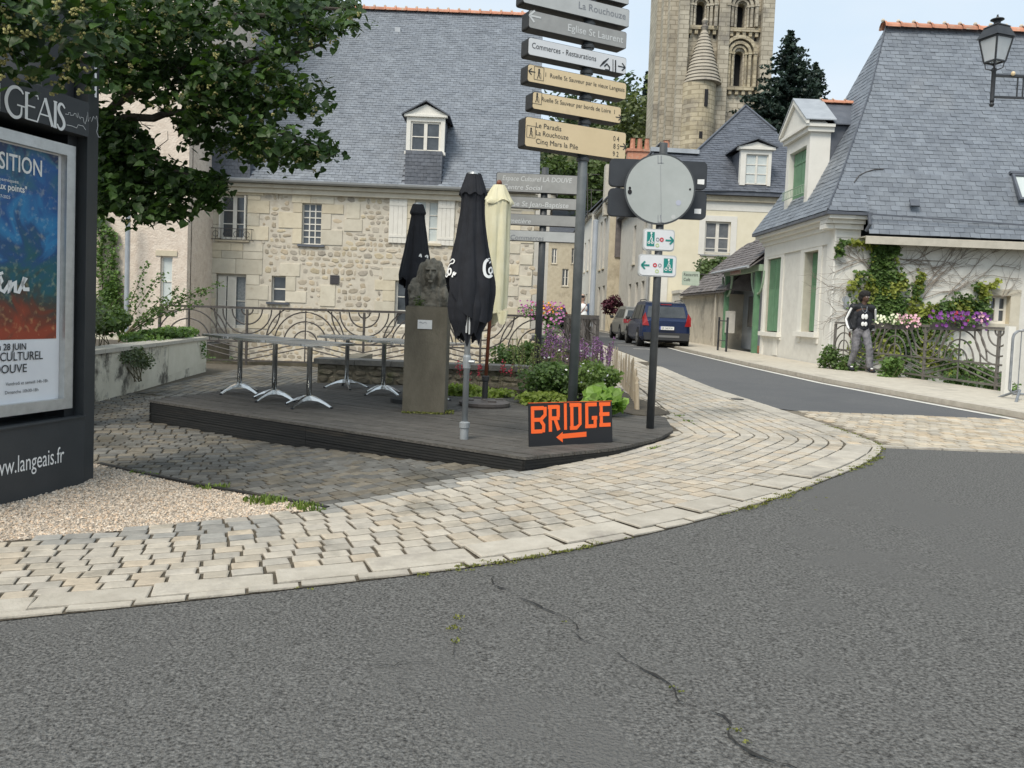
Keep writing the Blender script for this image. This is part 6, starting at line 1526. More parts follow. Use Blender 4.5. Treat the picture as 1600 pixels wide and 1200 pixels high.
# ------------------------------------------------------------------ painted BRIDGE board
bl, br_ = PZ(827, 698.5, DZ), PZ(957, 691, DZ); bu = (br_-bl).normalized(); bnrm = Vector((bu.y, -bu.x, 0)); tilt = (bnrm*-.10+Vector((0,0,1))).normalized(); BW = (br_-bl).length; BH = .375
bn2 = bu.cross(tilt); bn2 = bn2 if bn2.y < 0 else -bn2
BR = thing('bridge_board', 'black board reading BRIDGE in fluorescent orange above an arrow pointing left', 'sign board', tuple(bl))
mb = MB(); mb.extr([bl, bl+bu*BW, bl+bu*BW+tilt*BH, bl+tilt*BH], -bn2*.012); mb.build('board', M('black_board', (.008,.008,.010), rough=.5), BR)
mb = MB(); mb.extr([bl+tilt*(BH+.001), bl+bu*BW+tilt*(BH+.001), bl+bu*BW+tilt*(BH+.005), bl+tilt*(BH+.005)], -bn2*.012); m_or = M('fluorescent_orange', (.95,.13,.015), rough=.55, emit=((1,.13,.01), .0)); mb.build('taped_edge', m_or, BR)
q = pb-bl; mb = MB(); mb.bar(bl+bu*BW*.5+tilt*BH*.8-bn2*.015, bl+bu*BW*.5-bn2*.32+Vector((0,0,.02)), .03, .02); mb.build('prop', m_deck, BR)
def bfn(u, v): return bl+bu*(u*BW)+tilt*(v*BH)+bn2*.003
def bq(pts): return [bfn((x-790)/453, (690-(y+(x-790)*.03))/235) for x, y in pts]
sh = {'B': ([(795,475),(865,470),(882,485),(882,520),(852,545),(872,570),(872,603),(860,618),(797,618)], [[(822,497),(850,497),(838,528),(822,530)],[(820,560),(840,560),(848,590),(820,592)]])}
LT = {'B': [[(808,618),(808,472)],[(806,482),(866,482)],[(806,545),(846,545)],[(806,608),(858,608)],[(872,476),(872,520),(846,548)],[(846,544),(864,575),(862,614)]],
      'R': [[(900,613),(900,468)],[(888,478),(944,478)],[(942,470),(942,535)],[(900,540),(948,540)],[(925,545),(944,606)]], 'I': [[(981,606),(981,460)]],
      'D': [[(1016,603),(1016,460)],[(1004,470),(1060,470)],[(1060,462),(1060,578),(1040,598),(1004,598)]],
      'G': [[(1155,470),(1098,470)],[(1098,462),(1098,598)],[(1088,592),(1150,592)],[(1144,600),(1144,540)],[(1156,546),(1125,546)]],
      'E': [[(1180,597),(1180,460)],[(1168,470),(1232,470)],[(1168,527),(1226,527)],[(1168,588),(1232,588)]]}
WQ = .068
for k, (c, ss) in enumerate(LT.items()):
    mb = MB()
    for i, st in enumerate(ss):
        off = .0025+.0006*i
        ribbon(mb, [((x-790)/453*BW, (690-(y-(x-790)*.0)+(0))/235*BH) for x, y in st], .034 if c != 'I' else .030, lambda a, b, off=off: bl+bu*a+tilt*b+bn2*off)
    mb.build('letter', m_or, BR)
mb = MB(); mb.add([bl+bu*((x-790)/453*BW)+tilt*((690-y)/235*BH)+bn2*.0025 for x, y in ((1095,622),(1095,650),(965,654),(965,675),(930,645),(965,617),(965,628))], [(0,1,2,6),(2,3,4,5,6)]); mb.build('arrow', m_or, BR)

# ------------------------------------------------------------------ bust on its pedestal
m_conc = M('stained_concrete', (.095,.084,.062), (.15,.134,.10), sc=5, rough=.92, bump=.5, bsc=70, c3=(.10,.09,.065), sc3=3, t3=.52, stretch=(1,1,.5))
m_bust = M('mossy_sculpture_stone', (.10,.093,.075), (.19,.176,.142), sc=14, rough=.95, bump=.8, bsc=60, c3=(.07,.067,.055), sc3=9, t3=.52, bdist=.004)
pd = PZ(661, 646, DZ); PD = thing('pedestal', 'stained square concrete pedestal with a small white plaque standing on the timber deck', 'pedestal', tuple(pd)); pw2 = .232; ph = 1.17
mb = MB(); c = .012
mb.box(pd.x-pw2, pd.x+pw2, pd.y, pd.y+.44, DZ, DZ+ph-.002); mb.box(pd.x-pw2+c, pd.x+pw2-c, pd.y+c, pd.y+.44-c, DZ+ph-.002, DZ+ph+.008); shaft = mb.build('shaft', m_conc, PD)
bv = shaft.modifiers.new('b', 'BEVEL'); bv.width = .008; bv.segments = 2; bv.limit_method = 'ANGLE'
q = rect(652.5, 500, 675, 514, pd.y-.01); mb = MB(); mb.box(q[0], q[1], pd.y-.008, pd.y-.001, q[2], q[3]); pq = mb.build('plaque', M('plaque_metal', (.55,.56,.55), (.66,.67,.66), sc=10, rough=.4), PD)
mb = MB(); mb.tube([(q[0]+.02+.01*i, pd.y-.011, q[3]-.03+.008*math.sin(i*1.3)) for i in range(9)], .002, 4); mb.build('engraving', m_gtx, pq)
z0 = DZ+ph; cx, cy = pd.x, pd.y+.21
BU = thing('stone_bust', 'weathered grey stone bust of a long haired woman on the concrete pedestal', 'sculpture', (cx, cy, z0))
hd = Vector((cx+.02, cy-.02, z0+.385))
it = [((cx+.06,cy+.02,z0+.10),(.185,.13,.16)), ((cx+.155,cy+.0,z0+.11),(.075,.10,.14)), ((cx-.10,cy+.02,z0+.10),(.12,.12,.15)), ((cx+.03,cy,z0+.17),(.15,.10,.06)), (Vector((cx+.03,cy-.0,z0+.14)), Vector((cx+.02,cy-.02,z0+.33)), .065, .052),
      (hd,(.085,.105,.12)), (hd+Vector((0,-.06,-.05)),(.055,.05,.06)),                                    # skull and jaw
      (hd+Vector((0,.04,.04)),(.135,.12,.12)), (hd+Vector((-.11,.02,-.06)),(.065,.08,.16)), (hd+Vector((.11,.02,-.06)),(.055,.08,.15)), (hd+Vector((-.17,.0,-.2)),(.07,.08,.14)),
      ((cx-.16,cy-.03,z0+.16),(.075,.09,.15)), ((cx-.15,cy-.03,z0+.05),(.08,.10,.10)), ((cx,cy+.02,z0+.02),(.20,.14,.05)),
      (hd+Vector((0,-.118,-.02)),(.017,.032,.04)), (hd+Vector((.0,-.105,-.075)),(.028,.02,.010)), (hd+Vector((0,-.10,-.105)),(.03,.025,.018)), (hd+Vector((0,-.09,.03)),(.065,.028,.014)),
      (Vector((cx-.2,cy-.12,z0+.20)),(.018,.03,.04)), (Vector((cx-.17,cy-.11,z0+.10)),(.03,.03,.02))]
def bd(co):
    d = co-hd; h = .003*mnoise.noise(co*28)+.0015*mnoise.noise(co*60)
    if d.y > -.06 or abs(d.x) > .075: h += .011*math.sin(d.x*75+3.5*mnoise.noise(co*6))+.003*mnoise.noise(co*40)      # hair strands
    for s in (-1, 1):
        e = Vector((d.x-s*.034, d.y+.1, (d.z-.005)*1.6))
        if e.length < .030: h -= .011
    e = Vector(((d.x), d.y+.11, (d.z+.088)*3))
    if e.length < .03: h -= .006
    return h
b_ = blobs('figure', it, .0085, m_bust, BU, disp=bd)
mb = MB()
for _ in range(160): c = Vector((cx-.10+random.gauss(0,.03), cy-.13+R_(-.02,.03), z0+abs(random.gauss(0,.05)))); leafquad(mb, c, .012)
mb.build('fern_tuft', m_f2, BU)
mb = MB()
for _ in range(260): a = R_(0,1); c = Vector((pd.x-pw2+2*pw2*a, pd.y-R_(.0,.05), DZ+R_(0,.02))); leafquad(mb, c, .012)
for _ in range(140): c = Vector((pd.x+pw2+R_(.0,.10), pd.y+R_(.0,.2), DZ+R_(0,.03))); leafquad(mb, c, .012)
mb.build('moss_rim', m_moss, PD, kind='stuff')

# ------------------------------------------------------------------ closed parasols
m_bcan = M('black_canvas', (.006,.007,.011), (.013,.015,.021), sc=9, rough=.85, bump=.2, bsc=200)
m_ccan = M('cream_canvas', (.74,.69,.46), (.82,.78,.57), sc=5, rough=.9, bump=.2, bsc=150)
m_pole = M('grey_pole', (.28,.30,.31), (.36,.38,.39), sc=8, rough=.4, metal=.3)
m_wood = M('red_wood_pole', (.17,.05,.025), (.24,.08,.04), sc=10, rough=.5)
def prof(tab, z):
    zs = [a for a, b in tab]; rs = [b for a, b in tab]; return float(np.interp(z, zs, rs))
def canopy(mb, c, tab, ztop, hem, nf=8, amp=.22, ph=0, tw=.0, N=72, rows=34, squash=(1, .8), seed=0):
    rr = random.Random(seed); amps = [rr.uniform(.6, 1.3) for _ in range(nf)]
    def fn(u, v):
        a = 2*math.pi*u; z = ztop+(hem(a)-ztop)*v; f = prof(tab, z); k = nf*a/2+ph+tw*v
        fold = abs(math.cos(k))**.7; ai = amps[int((k % (nf*math.pi))/math.pi) % nf]
        r = f*(1-amp*(1-fold)*min(1, v*3)*ai)+.004*math.sin(a*23+z*9)
        return (c[0]+r*math.cos(a)*squash[0], c[1]+r*math.sin(a)*squash[1], c[2]+z)
    mb.grid(fn, N, rows, closeu=True)
def zof(c, px, py): return PY(px, py, c.y).z-c.z
def parasol(label, base, px, top, tabpx, hemfn, mat, polemat, poler, capw, group, lower=None, seed=0, squash=(1,.8)):
    t = thing('parasol', label, 'parasol', tuple(base), 'closed parasols on the deck'); s = FPX/base.y
    tab = sorted((zof(base, px, py), r/s) for py, r in tabpx); zt_ = zof(base, px, top)
    mb = MB(); mb.lathe([(poler,0),(poler,zt_+.02)], tuple(base), 16); mb.build('pole', polemat, t, smooth=True)
    mb = MB(); canopy(mb, base, tab, zt_, hemfn, seed=seed, squash=squash); cn = mb.build('canopy', mat, t, smooth=True)
    if lower: mb = MB(); canopy(mb, base, sorted((zof(base, px, py), r/s) for py, r in lower[0]), zof(base, px, lower[1]), lower[2], nf=7, amp=.35, ph=.6, seed=seed+3); mb.build('inner_folds', mat, t, smooth=True)
    if capw: mb = MB(); mb.lathe([(capw/s,0),(capw/s*.9,.018),(.01,.025)], (base.x, base.y, base.z+zt_-.005), 20); mb.build('top_cap', m_pole, t)
    return t, cn, tab, s
b1 = PZ(725, 686, DZ); hz_ = lambda py: zof(b1, 735, py)
h1 = lambda a: hz_(478)+.10*math.cos(a-math.pi)+.16*math.sin(a*2+.6)-.08*math.cos(3*a)
t1, c1, tab1, s1_ = parasol('tall closed black parasol nearest the front of the deck with white script on its sides', b1, 735, 272, [(270,9.5),(276,11.5),(300,19),(306,20),(308,17.5),(335,19),(370,24),(405,31),(440,40),(455,41),(475,39),(500,36),(540,30)], h1, m_bcan, m_pole, .027, 10, '', lower=([(440,30),(480,34),(500,31),(520,22),(540,18)], 440, lambda a: hz_(528)+.05*math.sin(a*5)+.03*math.sin(a*9)), seed=1, squash=(1,.7))
mb = MB(); canopy(mb, b1, tab1, hz_(271), lambda a: hz_(304)+.012*math.sin(a*8), amp=.12, rows=8, squash=(1.1,.85)); mb.build('crown_flap', m_bcan, t1, smooth=True)
mb = MB(); mb.lathe([(.038,0),(.038,.10),(.047,.105),(.047,.15),(.034,.155),(.028,.16)], tuple(b1), 16); mb.build('ground_socket', m_pole, t1)
mb = MB(); z_ = hz_(565); mb.lathe([(.034,-.06),(.036,.0),(.036,.04),(.03,.06)], (b1.x,b1.y,b1.z+z_), 14); mb.tube([(b1.x+.02,b1.y-.02,b1.z+z_),(b1.x+.07,b1.y-.03,b1.z+z_)], .016, 8); mb.build('clamp', m_pole, t1)
for dx, y0, y1 in ((-.008,480,520),(.018,476,522)):
    a = PY(731, y0, b1.y-.12); b = PY(730, y1, b1.y-.10); mb = MB(); mb.bar((a.x+dx,a.y,a.z), (b.x+dx,b.y,b.z), .014, .01); mb.build('strut', m_slg, t1)
def script(parent, base, tab, pxs, mirror, s, a_side):
    """looping white script wrapped on the canopy side"""
    mb = MB()
    def fn(px, py):
        p = PY(px, py, base.y); z = p.z-base.z; r = prof(tab, z)*1.015; dx = max(-.985*r, min(.985*r, p.x-base.x)); return Vector((base.x+dx, base.y-math.sqrt(max(0, r*r-dx*dx))*.72-.004, p.z))
    for st in pxs:
        pts = chaikin(st[1:], 2); ribbon(mb, pts, st[0], fn)
    return mb.build('script_lettering', m_print, parent)
for st_, nm in (([[1.8,(704,409),(708,405),(712,408),(709,413),(704,412),(700,420),(697,430),(698,434),(702,430)],[2.6,(703,420),(700,424),(702,431),(706,428),(706,421),(703,420)],[2.2,(708,434),(711,424),(711,432),(714,427)]],1),
               ([[4.5,(763,406),(758,411),(757,422),(759,431),(765,434),(769,430)],[1.6,(763,405),(767,404),(768,408),(765,412)],[2.4,(768,418),(764,421),(765,428),(769,427),(770,420),(767,418)],[2.2,(772,419),(771,427),(775,430),(774,421)]],2)):
    script(c1, b1, tab1, st_, False, s1_, 1)
hC = Vector((PY(650, 420, 9.75).x+.0, 9.75, DZ)); zc3 = lambda py: zof(hC, 646, py)
t3, c3, tab3, s3_ = parasol('shorter closed black parasol standing behind the stone bust', hC, 647, 319, [(316,6),(320,7.5),(333,11.5),(336,10),(360,14),(390,19),(415,24),(430,27),(445,26),(470,22),(500,18)], lambda a: zc3(448)+.12*math.sin(2*a+1)+.06*math.cos(3*a), m_bcan, m_pole, .025, 7, '', lower=([(420,14),(460,16),(520,12)], 420, lambda a: zc3(505)+.05*math.sin(a*5)), seed=5)
mb = MB(); canopy(mb, hC, tab3, zc3(319), lambda a: zc3(335)+.008*math.sin(a*8), amp=.1, rows=6, squash=(1.1,.9)); mb.build('crown_flap', m_bcan, t3, smooth=True)
script(c3, hC, tab3, [[1.8,(619,409),(622,404),(624,408),(621,412)],[1.6,(619,413),(622,413)],[2,(657,402),(659,397),(660,403)],[2,(665,402),(669,399),(669,404)]], False, s3_, 1)
for a_ in (0,):
    mb = MB(); mb.lathe([(.26,0),(.26,.05),(.20,.07),(.04,.09),(.04,.2)], tuple(hC), 20); mb.build('base', m_cast, t3)
b2 = PZ(757, 634, DZ); zc2 = lambda py: zof(b2, 776, py)
b2c = Vector((b2.x+.0, b2.y, b2.z))
t2 = thing('parasol', 'closed cream parasol with a reddish wooden pole behind the front black parasol', 'parasol', tuple(b2), 'closed parasols on the deck')
lean = Vector((PY(780, 290, b2.y).x-b2.x, 0, PY(776, 290, b2.y).z-b2.z)); s2 = FPX/b2.y
mb = MB(); mb.tube([b2+Vector((0,0,.28)), b2+lean], .022, 12); mb.build('pole', m_wood, t2, smooth=True)
mb = MB(); mb.ell(b2+lean+Vector((.0,0,.03)), (.034,.034,.04), 12, 8); mb.lathe([(.03,-.06),(.03,.0)], tuple(b2+lean), 12); mb.build('finial', m_wood, t2, smooth=True)
tab2 = sorted((zof(b2, 776, py), r/s2) for py, r in [(288,7),(295,11),(310,18),(318,23),(320,20),(345,21),(390,23),(440,24.5),(480,25),(505,25)])
def lc(mb0):   # slope the canopy with the pole
    k = lean.x/lean.z; mb0.v = [(x+(z-b2.z)*k, y, z) for x, y, z in mb0.v]; return mb0
mb = MB(); canopy(mb, b2, tab2, zc2(290), lambda a: zc2(490)+.10*math.sin(a*2+2.2)+.06*math.sin(3*a), nf=7, amp=.3, seed=9, squash=(1,.8)); lc(mb); mb.build('canopy', m_ccan, t2, smooth=True)
mb = MB(); canopy(mb, b2, [(z, r*1.12) for z, r in tab2], zc2(289), lambda a: zc2(317)+.03*math.sin(a*4), nf=6, amp=.2, rows=8); lc(mb); mb.build('crown_flap', m_ccan, t2, smooth=True)
mb = MB(); p = PY(785, 485, b2.y-.15); mb.grid(lambda u, v: (p.x+(u-.5)*.15*(1-.2*v), p.y+.03*math.sin(u*6), p.z-.17*math.sin(v*1.57)*(1-(2*u-1)**4*.8)), 10, 6); mb.build('hanging_flap', m_ccan, t2, smooth=True)
mb = MB(); mb.lathe([(.035,.0),(.035,.30),(.045,.31),(.045,.36),(.028,.37)], tuple(b2), 14); mb.build('tube', m_cast, t2)
mb = MB(); mb.lathe([(.30,0),(.31,.02),(.31,.05),(.27,.065),(.05,.075),(.04,.09)], tuple(b2), 28)
for k in range(4): a = k*1.57+.5; mb.box(b2.x+.2*math.cos(a)-.05, b2.x+.2*math.cos(a)+.05, b2.y+.2*math.sin(a)-.03, b2.y+.2*math.sin(a)+.03, DZ+.055, DZ+.085)
mb.build('base', M('bronze_base', (.075,.065,.06), (.11,.095,.085), sc=8, rough=.5), t2)

# ------------------------------------------------------------------ bistro tables
m_chr = M('polished_aluminium', (.62,.62,.60), (.72,.72,.70), sc=6, rough=.2, metal=.95)
m_top = M('table_top', (.27,.27,.265), (.38,.38,.37), sc=8, rough=.3, metal=.4, coord='o')
TAB = thing('bistro_table', '', 'table', (0, 0, 0), 'bistro tables on the deck', world=False)
mb = MB(); mb.prism([(p[0], p[1]) for p in rrect(-.35,.35,-.35,.35,.04)], .708, .722); tp = mb.build('tabletop', m_top, TAB)
mb = MB(); o = rrect(-.362,.362,-.362,.362,.05); i_ = rrect(-.351,.351,-.351,.351,.041); n = len(o)
v = [(x,y,z) for z in (.700,.726) for x, y in o]+[(x,y,z) for z in (.700,.726) for x, y in i_]
mb.add(v, [f for k in range(n) for f in ((k,(k+1)%n,n+(k+1)%n,n+k),(2*n+(k+1)%n,2*n+k,3*n+k,3*n+(k+1)%n),(n+k,n+(k+1)%n,3*n+(k+1)%n,3*n+k),((k+1)%n,k,2*n+k,2*n+(k+1)%n))]); mb.build('metal_edge', m_chr, tp)
mb = MB(); mb.lathe([(.03,.10),(.03,.66),(.034,.67)], n=16); mb.build('column', m_chr, TAB, smooth=True)
mb = MB(); mb.bar((-.25,0,.69),(.25,0,.69),.05,.015); mb.bar((0,-.25,.675),(0,.25,.675),.05,.012); mb.build('top_bracket', m_chr, TAB)
for k in range(4):
    a = rad(90*k+20); d = Vector((math.cos(a), math.sin(a), 0)); q = Vector((-d.y, d.x, 0)); mb = MB(); pts = [(.0,.125),(.06,.12),(.14,.095),(.22,.06),(.30,.02)]; w0 = [.034,.030,.024,.019,.015]; hh_ = [.055,.045,.026,.018,.014]
    vs = []
    for (r, z), w_, h_ in zip(pts, w0, hh_): c = d*r; vs += [c+q*w_+Vector((0,0,z-h_)), c+q*w_*.7+Vector((0,0,z)), c-q*w_*.7+Vector((0,0,z)), c-q*w_+Vector((0,0,z-h_))]
    mb.add(vs, [(4*i+j, 4*i+(j+1) % 4, 4*i+4+(j+1) % 4, 4*i+4+j) for i in range(4) for j in range(4)]+[(0,1,2,3),(19,18,17,16)]); ft = mb.build('foot', m_chr, TAB)
    mb = MB(); mb.lathe([(.016,0),(.02,.008),(.012,.02)], tuple(d*.30), 8); mb.build('rubber_pad', m_black, ft)
places = [((374,614),.3,'bistro table at the left end of the front row of three'),((428,625),.35,'bistro table in the middle of the front row of three'),((482,635),.4,'bistro table nearest the front edge of the deck, its foot bright in the light'),((541,606),1.15,'bistro table farthest back, before the low stone wall, with a slanting bright foot'),((598,616),.1,'bistro table just left of the pedestal'),((666,624),.7,'bistro table mostly hidden behind the pedestal')]
for i, (p, rz_, lab) in enumerate(places):
    w0 = PZ(*p, DZ); 
    if i == 0: TAB.location = w0; TAB.rotation_euler.z = rz_+.45; TAB['label'] = lab
    else: dup(TAB, w0, rz_+.45, lab)
# ------------------------------------------------------------------ planter, low wall, flower bed
m_plw = M('stained_cream_plaster', (.56,.52,.41), (.68,.64,.52), sc=3, rough=.92, bump=.5, bsc=30, c3=(.11,.10,.08), sc3=2.0, t3=.50)
pa, pb_ = G(155, 629), G(322, 581); pd_ = (pb_-pa); pd_.z = 0; pu_ = pd_.normalized(); pn_ = Vector((-pu_.y, pu_.x, 0)); pn_ = pn_ if pn_.x < 0 else -pn_
PL = thing('planter_wall', 'low stained cream garden wall with stone coping, left of the square, full of plants', 'planter', tuple(pa.lerp(pb_, .5)))
A0_ = pa-pu_*1.6; hw = .64
mb = MB(); mb.extr([A0_+Vector((0,0,-.05)), pb_+Vector((0,0,-.05)), pb_+Vector((0,0,hw)), A0_+Vector((0,0,hw))], pn_*.28)
mb.extr([pb_+pn_*.281+Vector((0,0,-.05)), pb_+pn_*4+Vector((0,.6,-.05)), pb_+pn_*4+Vector((0,.6,hw)), pb_+pn_*.281+Vector((0,0,hw))], (0,-.001,0) if False else (0,.28,0)); mb.build('wall_body', m_plw, PL)
q0 = pa+pu_*((pb_-pa).length*.55)
mb = MB(); mb.extr([q0-pn_*.004+Vector((0,0,.13)), pb_-pn_*.004+pu_*-.02+Vector((0,0,.20)), pb_-pn_*.004-pu_*.02+Vector((0,0,hw-.005)), q0-pn_*.004+Vector((0,0,hw-.005))], pn_*.003); mb.build('fresh_render', M('fresh_cream_render', (.62,.58,.46), (.70,.66,.54), sc=4, rough=.9, c3=(.4,.37,.3), sc3=4, t3=.62), PL)
L_ = (pb_-A0_).length; k = 0; s = 0
while s < L_-.05:
    l = min(R_(.45,.8), L_-s); mb = MB(); mb.extr([A0_+pu_*(s+.005)-pn_*.04+Vector((0,0,hw+.002)), A0_+pu_*(s+l-.005)-pn_*.04+Vector((0,0,hw+.002)), A0_+pu_*(s+l-.005)-pn_*.04+Vector((0,0,hw+.055+R_(-.006,.006))), A0_+pu_*(s+.005)-pn_*.04+Vector((0,0,hw+.055))], pn_*.36); mb.build('coping_stone', m_bust if False else m_reveal, PL); s += l
mb = MB(); mb.prism([tuple((A0_+pn_*.28).xy), tuple((pb_+pn_*.28).xy), tuple((pb_+pn_*4.5).xy), tuple((A0_+pn_*4.5).xy)], hw-.12, hw-.05); mb.build('soil', m_soil, PL)
m_herb = leaf_mat('herb_leaf', (.06,.11,.03), (.13,.20,.06), tr=.25, sc=4); m_ivy = leaf_mat('ivy_leaf', (.07,.13,.035), (.17,.27,.075), tr=.25, sc=5); m_sage = leaf_mat('sage_leaf', (.10,.13,.07), (.19,.23,.13), tr=.2, sc=4)
m_yel = leaf_mat('yellow_green_leaf', (.18,.24,.05), (.33,.40,.10), tr=.35, sc=5); m_lett = leaf_mat('bright_leaf', (.16,.28,.05), (.28,.42,.10), tr=.35, sc=6); m_stem = M('stem', (.10,.09,.045), (.15,.13,.07), sc=8, rough=.9)
def leaf5(mb, c, s, n=None, mi=0):     # folded leaf, five corners
    a = Vector((R_(-1,1), R_(-1,1), R_(-.8,.4))).normalized(); n = n or Vector((R_(-.7,.7), R_(-1.2,.3), R_(.1,1))).normalized(); b = n.cross(a)
    if b.length < .05: return
    b.normalize(); n = a.cross(b) if a.cross(b).dot(n) > 0 else -a.cross(b)
    t = c+a*s; m1, m2 = c+a*s*.35+b*s*.42+n*s*.12, c+a*s*.35-b*s*.42+n*s*.12; m3, m4 = c+a*s*.75+b*s*.27+n*s*.08, c+a*s*.75-b*s*.27+n*s*.08
    mb.add([c, m1, m3, t, m4, m2], [(0,1,2,3),(0,3,4,5)], mi)
def bush(name, label, cat, c, r, n, s, mat, stems=8, group=None, base=None, lumps=10, z0=None, fn=None):
    c = Vector(c); z0 = c.z-r[2] if z0 is None else z0; t = thing(name, label, cat, (c.x, c.y, z0), group); mb = MB()
    for _ in range(stems): mb.tube([(c.x+R_(-.3,.3)*r[0], c.y+R_(-.3,.3)*r[1], z0), (c.x+R_(-.8,.8)*r[0], c.y+R_(-.8,.8)*r[1], c.z+R_(.1,.7)*r[2])], [.008,.003], 4)
    mb.build('stem', m_stem, t); mb = MB(); Lm = []
    for _ in range(lumps): d = Vector((random.gauss(0,1), random.gauss(0,1), random.gauss(0,1))).normalized()*R_(.3,.72); Lm.append((Vector((c.x+d.x*r[0], c.y+d.y*r[1], c.z+d.z*r[2])), R_(.28,.5)))
    for _ in range(n):
        q, k = random.choice(Lm); d = Vector((random.gauss(0,1), random.gauss(0,1), random.gauss(0,1))).normalized()*R_(.5,1.05)*k; p = Vector((q.x+d.x*r[0], q.y+d.y*r[1], max(z0+.01, q.z+d.z*r[2])))
        if fn and not fn(p): continue
        leaf5(mb, p, s*R_(.6,1.3))
    mb.build('foliage', mat, t); return t
def onp(s, o, z): q = A0_+pu_*s+pn_*o; return Vector((q.x, q.y, z))
bush('ground_ivy', 'green ivy spilling over the right end of the cream planter wall', 'plant', onp(L_-1.1, .45, hw+.12), (.6,1.4,.16), 2600, .07, m_ivy, z0=hw-.05)
mb = MB(); tr = bpy.data.objects[[o.name for o in col.objects if o.name.startswith('ground_ivy')][-1]]
for k in range(26):
    p = onp(L_-R_(.15,.5), -.05, hw-.02-k*.012); leaf5(mb, p+Vector((0,-.0,0)), .065)
mb.build('trailing_shoot', m_ivy, tr)
bush('shrub', 'grey green bushy shrub filling the planter beside the kiosk', 'shrub', onp(1.9, .6, hw+.42), (.55,1.0,.52), 3600, .055, m_sage, z0=hw-.05)
bush('shrub', 'darker leafy shrub between the ivy and the grey green bush in the planter', 'shrub', onp(L_-2.7, .9, hw+.40), (.55,1.1,.40), 2600, .07, m_herb, z0=hw-.05)
bush('hanging_herb', 'fine stemmed herb drooping over the face of the planter wall', 'plant', onp(2.7, -.06, hw-.12), (.12,.55,.25), 900, .035, m_sage, z0=hw-.45)
def arching(label, base, tips, mat, s, n):
    t = thing('arching_shrub', label, 'shrub', tuple(base)); mb = MB(); mb2 = MB()
    for tip in tips:
        m = base.lerp(tip, .5)+Vector((0,0,.25*(tip-base).length*.5)); pts = []
        for i in range(9): f = i/8; pts.append(base*(1-f)**2+m*2*f*(1-f)+tip*f*f)
        mb.tube(pts, [.011-.001*i for i in range(9)], 4)
        for i in range(n): f = R_(.25,1); p = base*(1-f)**2+m*2*f*(1-f)+tip*f*f; leaf5(mb2, p+Vector((R_(-.07,.07),R_(-.07,.07),R_(-.07,.05))), s*R_(.6,1.2))
    mb.build('stem', m_stem, t); mb2.build('foliage', mat, t)
bs = onp(L_-1.6, 1.0, hw)
arching('sparse arching shrub reaching up and right over the end of the railing', bs, [PY(232,408,bs.y+.3), PY(256,425,bs.y+.4), PY(280,450,bs.y+.2), PY(300,455,bs.y+.6), PY(332,452,bs.y+.9), PY(350,440,bs.y+1.0), PY(318,470,bs.y+.5), PY(265,470,bs.y)], m_herb, .06, 90)
# vines on the pink house
vt = thing('climbing_vine', 'two thin strands of climbing vine on the pinkish house wall beside the kiosk', 'climber', tuple(PY(170, 480, 23.9))); mb = MB(); mb2 = MB()
for path, w_ in (([(162,480),(160,440),(158,400),(160,360),(158,335)], 9), ([(183,500),(186,470),(180,440),(177,410),(178,380),(176,362)], 7), ([(165,470),(175,455),(180,445)], 7)):
    P3 = [PY(*p, 23.93) for p in path]; mb.tube(P3, .02, 5)
    for i in range(620): f = R_(0, len(path)-1.001); j = int(f); p = P3[j].lerp(P3[j+1], f-j); k = w_/52*(1-.6*f/(len(path)-1)); leaf5(mb2, p+Vector((random.gauss(0,k), -R_(.02,.12), random.gauss(0,k))), .10*R_(.6,1.2))
mb.build('stem', m_stem, vt); mb2.build('foliage', m_ivy, vt)
pp = PY(200, 350, 23.6); t = thing('grey_pole', 'plain grey pole standing in front of the pinkish house', 'pole', (pp.x, 22.8, 0)); mb = MB(); mb.tube([(pp.x,23.6,0),(pp.x,23.6,pp.z+.2)], .07, 12); mb.lathe([(.075,0),(.075,.08),(.02,.10)], (pp.x,23.6,pp.z+.2), 12); mb.build('tube', m_zinc, t)
# undergrowth at the foot of the stone house
for i, (x, y) in enumerate([(-6.6,17.8),(-5.9,24),(-3.4,24.6),(-1.0,24.3)]):
    bush('weed_clump', ['tangled weeds behind the left end of the arc railing','low bramble at the foot of the stone house below the shuttered window','low bramble at the foot of the stone house below the small window','low bramble at the foot of the stone house towards its right end'][i], 'weeds', (x, y, -.2 if i == 0 else -.75), (.7,.5,.5 if i == 0 else .35), 900, .09, m_herb)
# low stone wall behind the deck
WL = thing('low_stone_wall', 'low rubble wall with dark coping slabs at the back of the timber deck', 'wall', (-.8, 12, .1)); wy = 11.95; wx0 = PZ(495, 598, .2).x*wy/PZ(495, 598, .2).y; wx1 = 1.35; wz1 = PY(600, 572, wy).z
mb = MB(); mb.box(wx0, wx1, wy+.03, wy+.33, 0, wz1-.001); mb.box(wx0, wx0+.3, wy+.331, wy+3, 0, wz1-.001); mb.build('core', M('dark_mortar', (.16,.14,.10), (.26,.23,.17), sc=9, rough=.95, bump=.6), WL)
m_rub2 = M('mossy_rubble', (.15,.13,.095), (.28,.245,.18), sc=10, rough=.92, bump=.7, bsc=50, rnd=.25, c3=(.08,.085,.04), sc3=3, t3=.52)
st = []; z = .02
while z < wz1-.04:
    h = R_(.08,.13); h = min(h, wz1-z); x = wx0
    while x < wx1: w_ = R_(.12,.34); st.append((random.randrange(8), mtx_from((x+w_/2, wy+.03, z+h/2), Vector((w_*.93,0,R_(-.01,.01))), Vector((0,0,h*.9)), Vector((0,-1,0))*R_(.02,.04)))); x += w_
    z += h
pieces(WL, 'rubble_stone', TR, st, m_rub2, 120)
m_cop = M('dark_coping', (.09,.09,.085), (.16,.155,.14), sc=8, rough=.9, bump=.5, c3=(.22,.21,.18), sc3=6, t3=.6)
x = wx0-.05
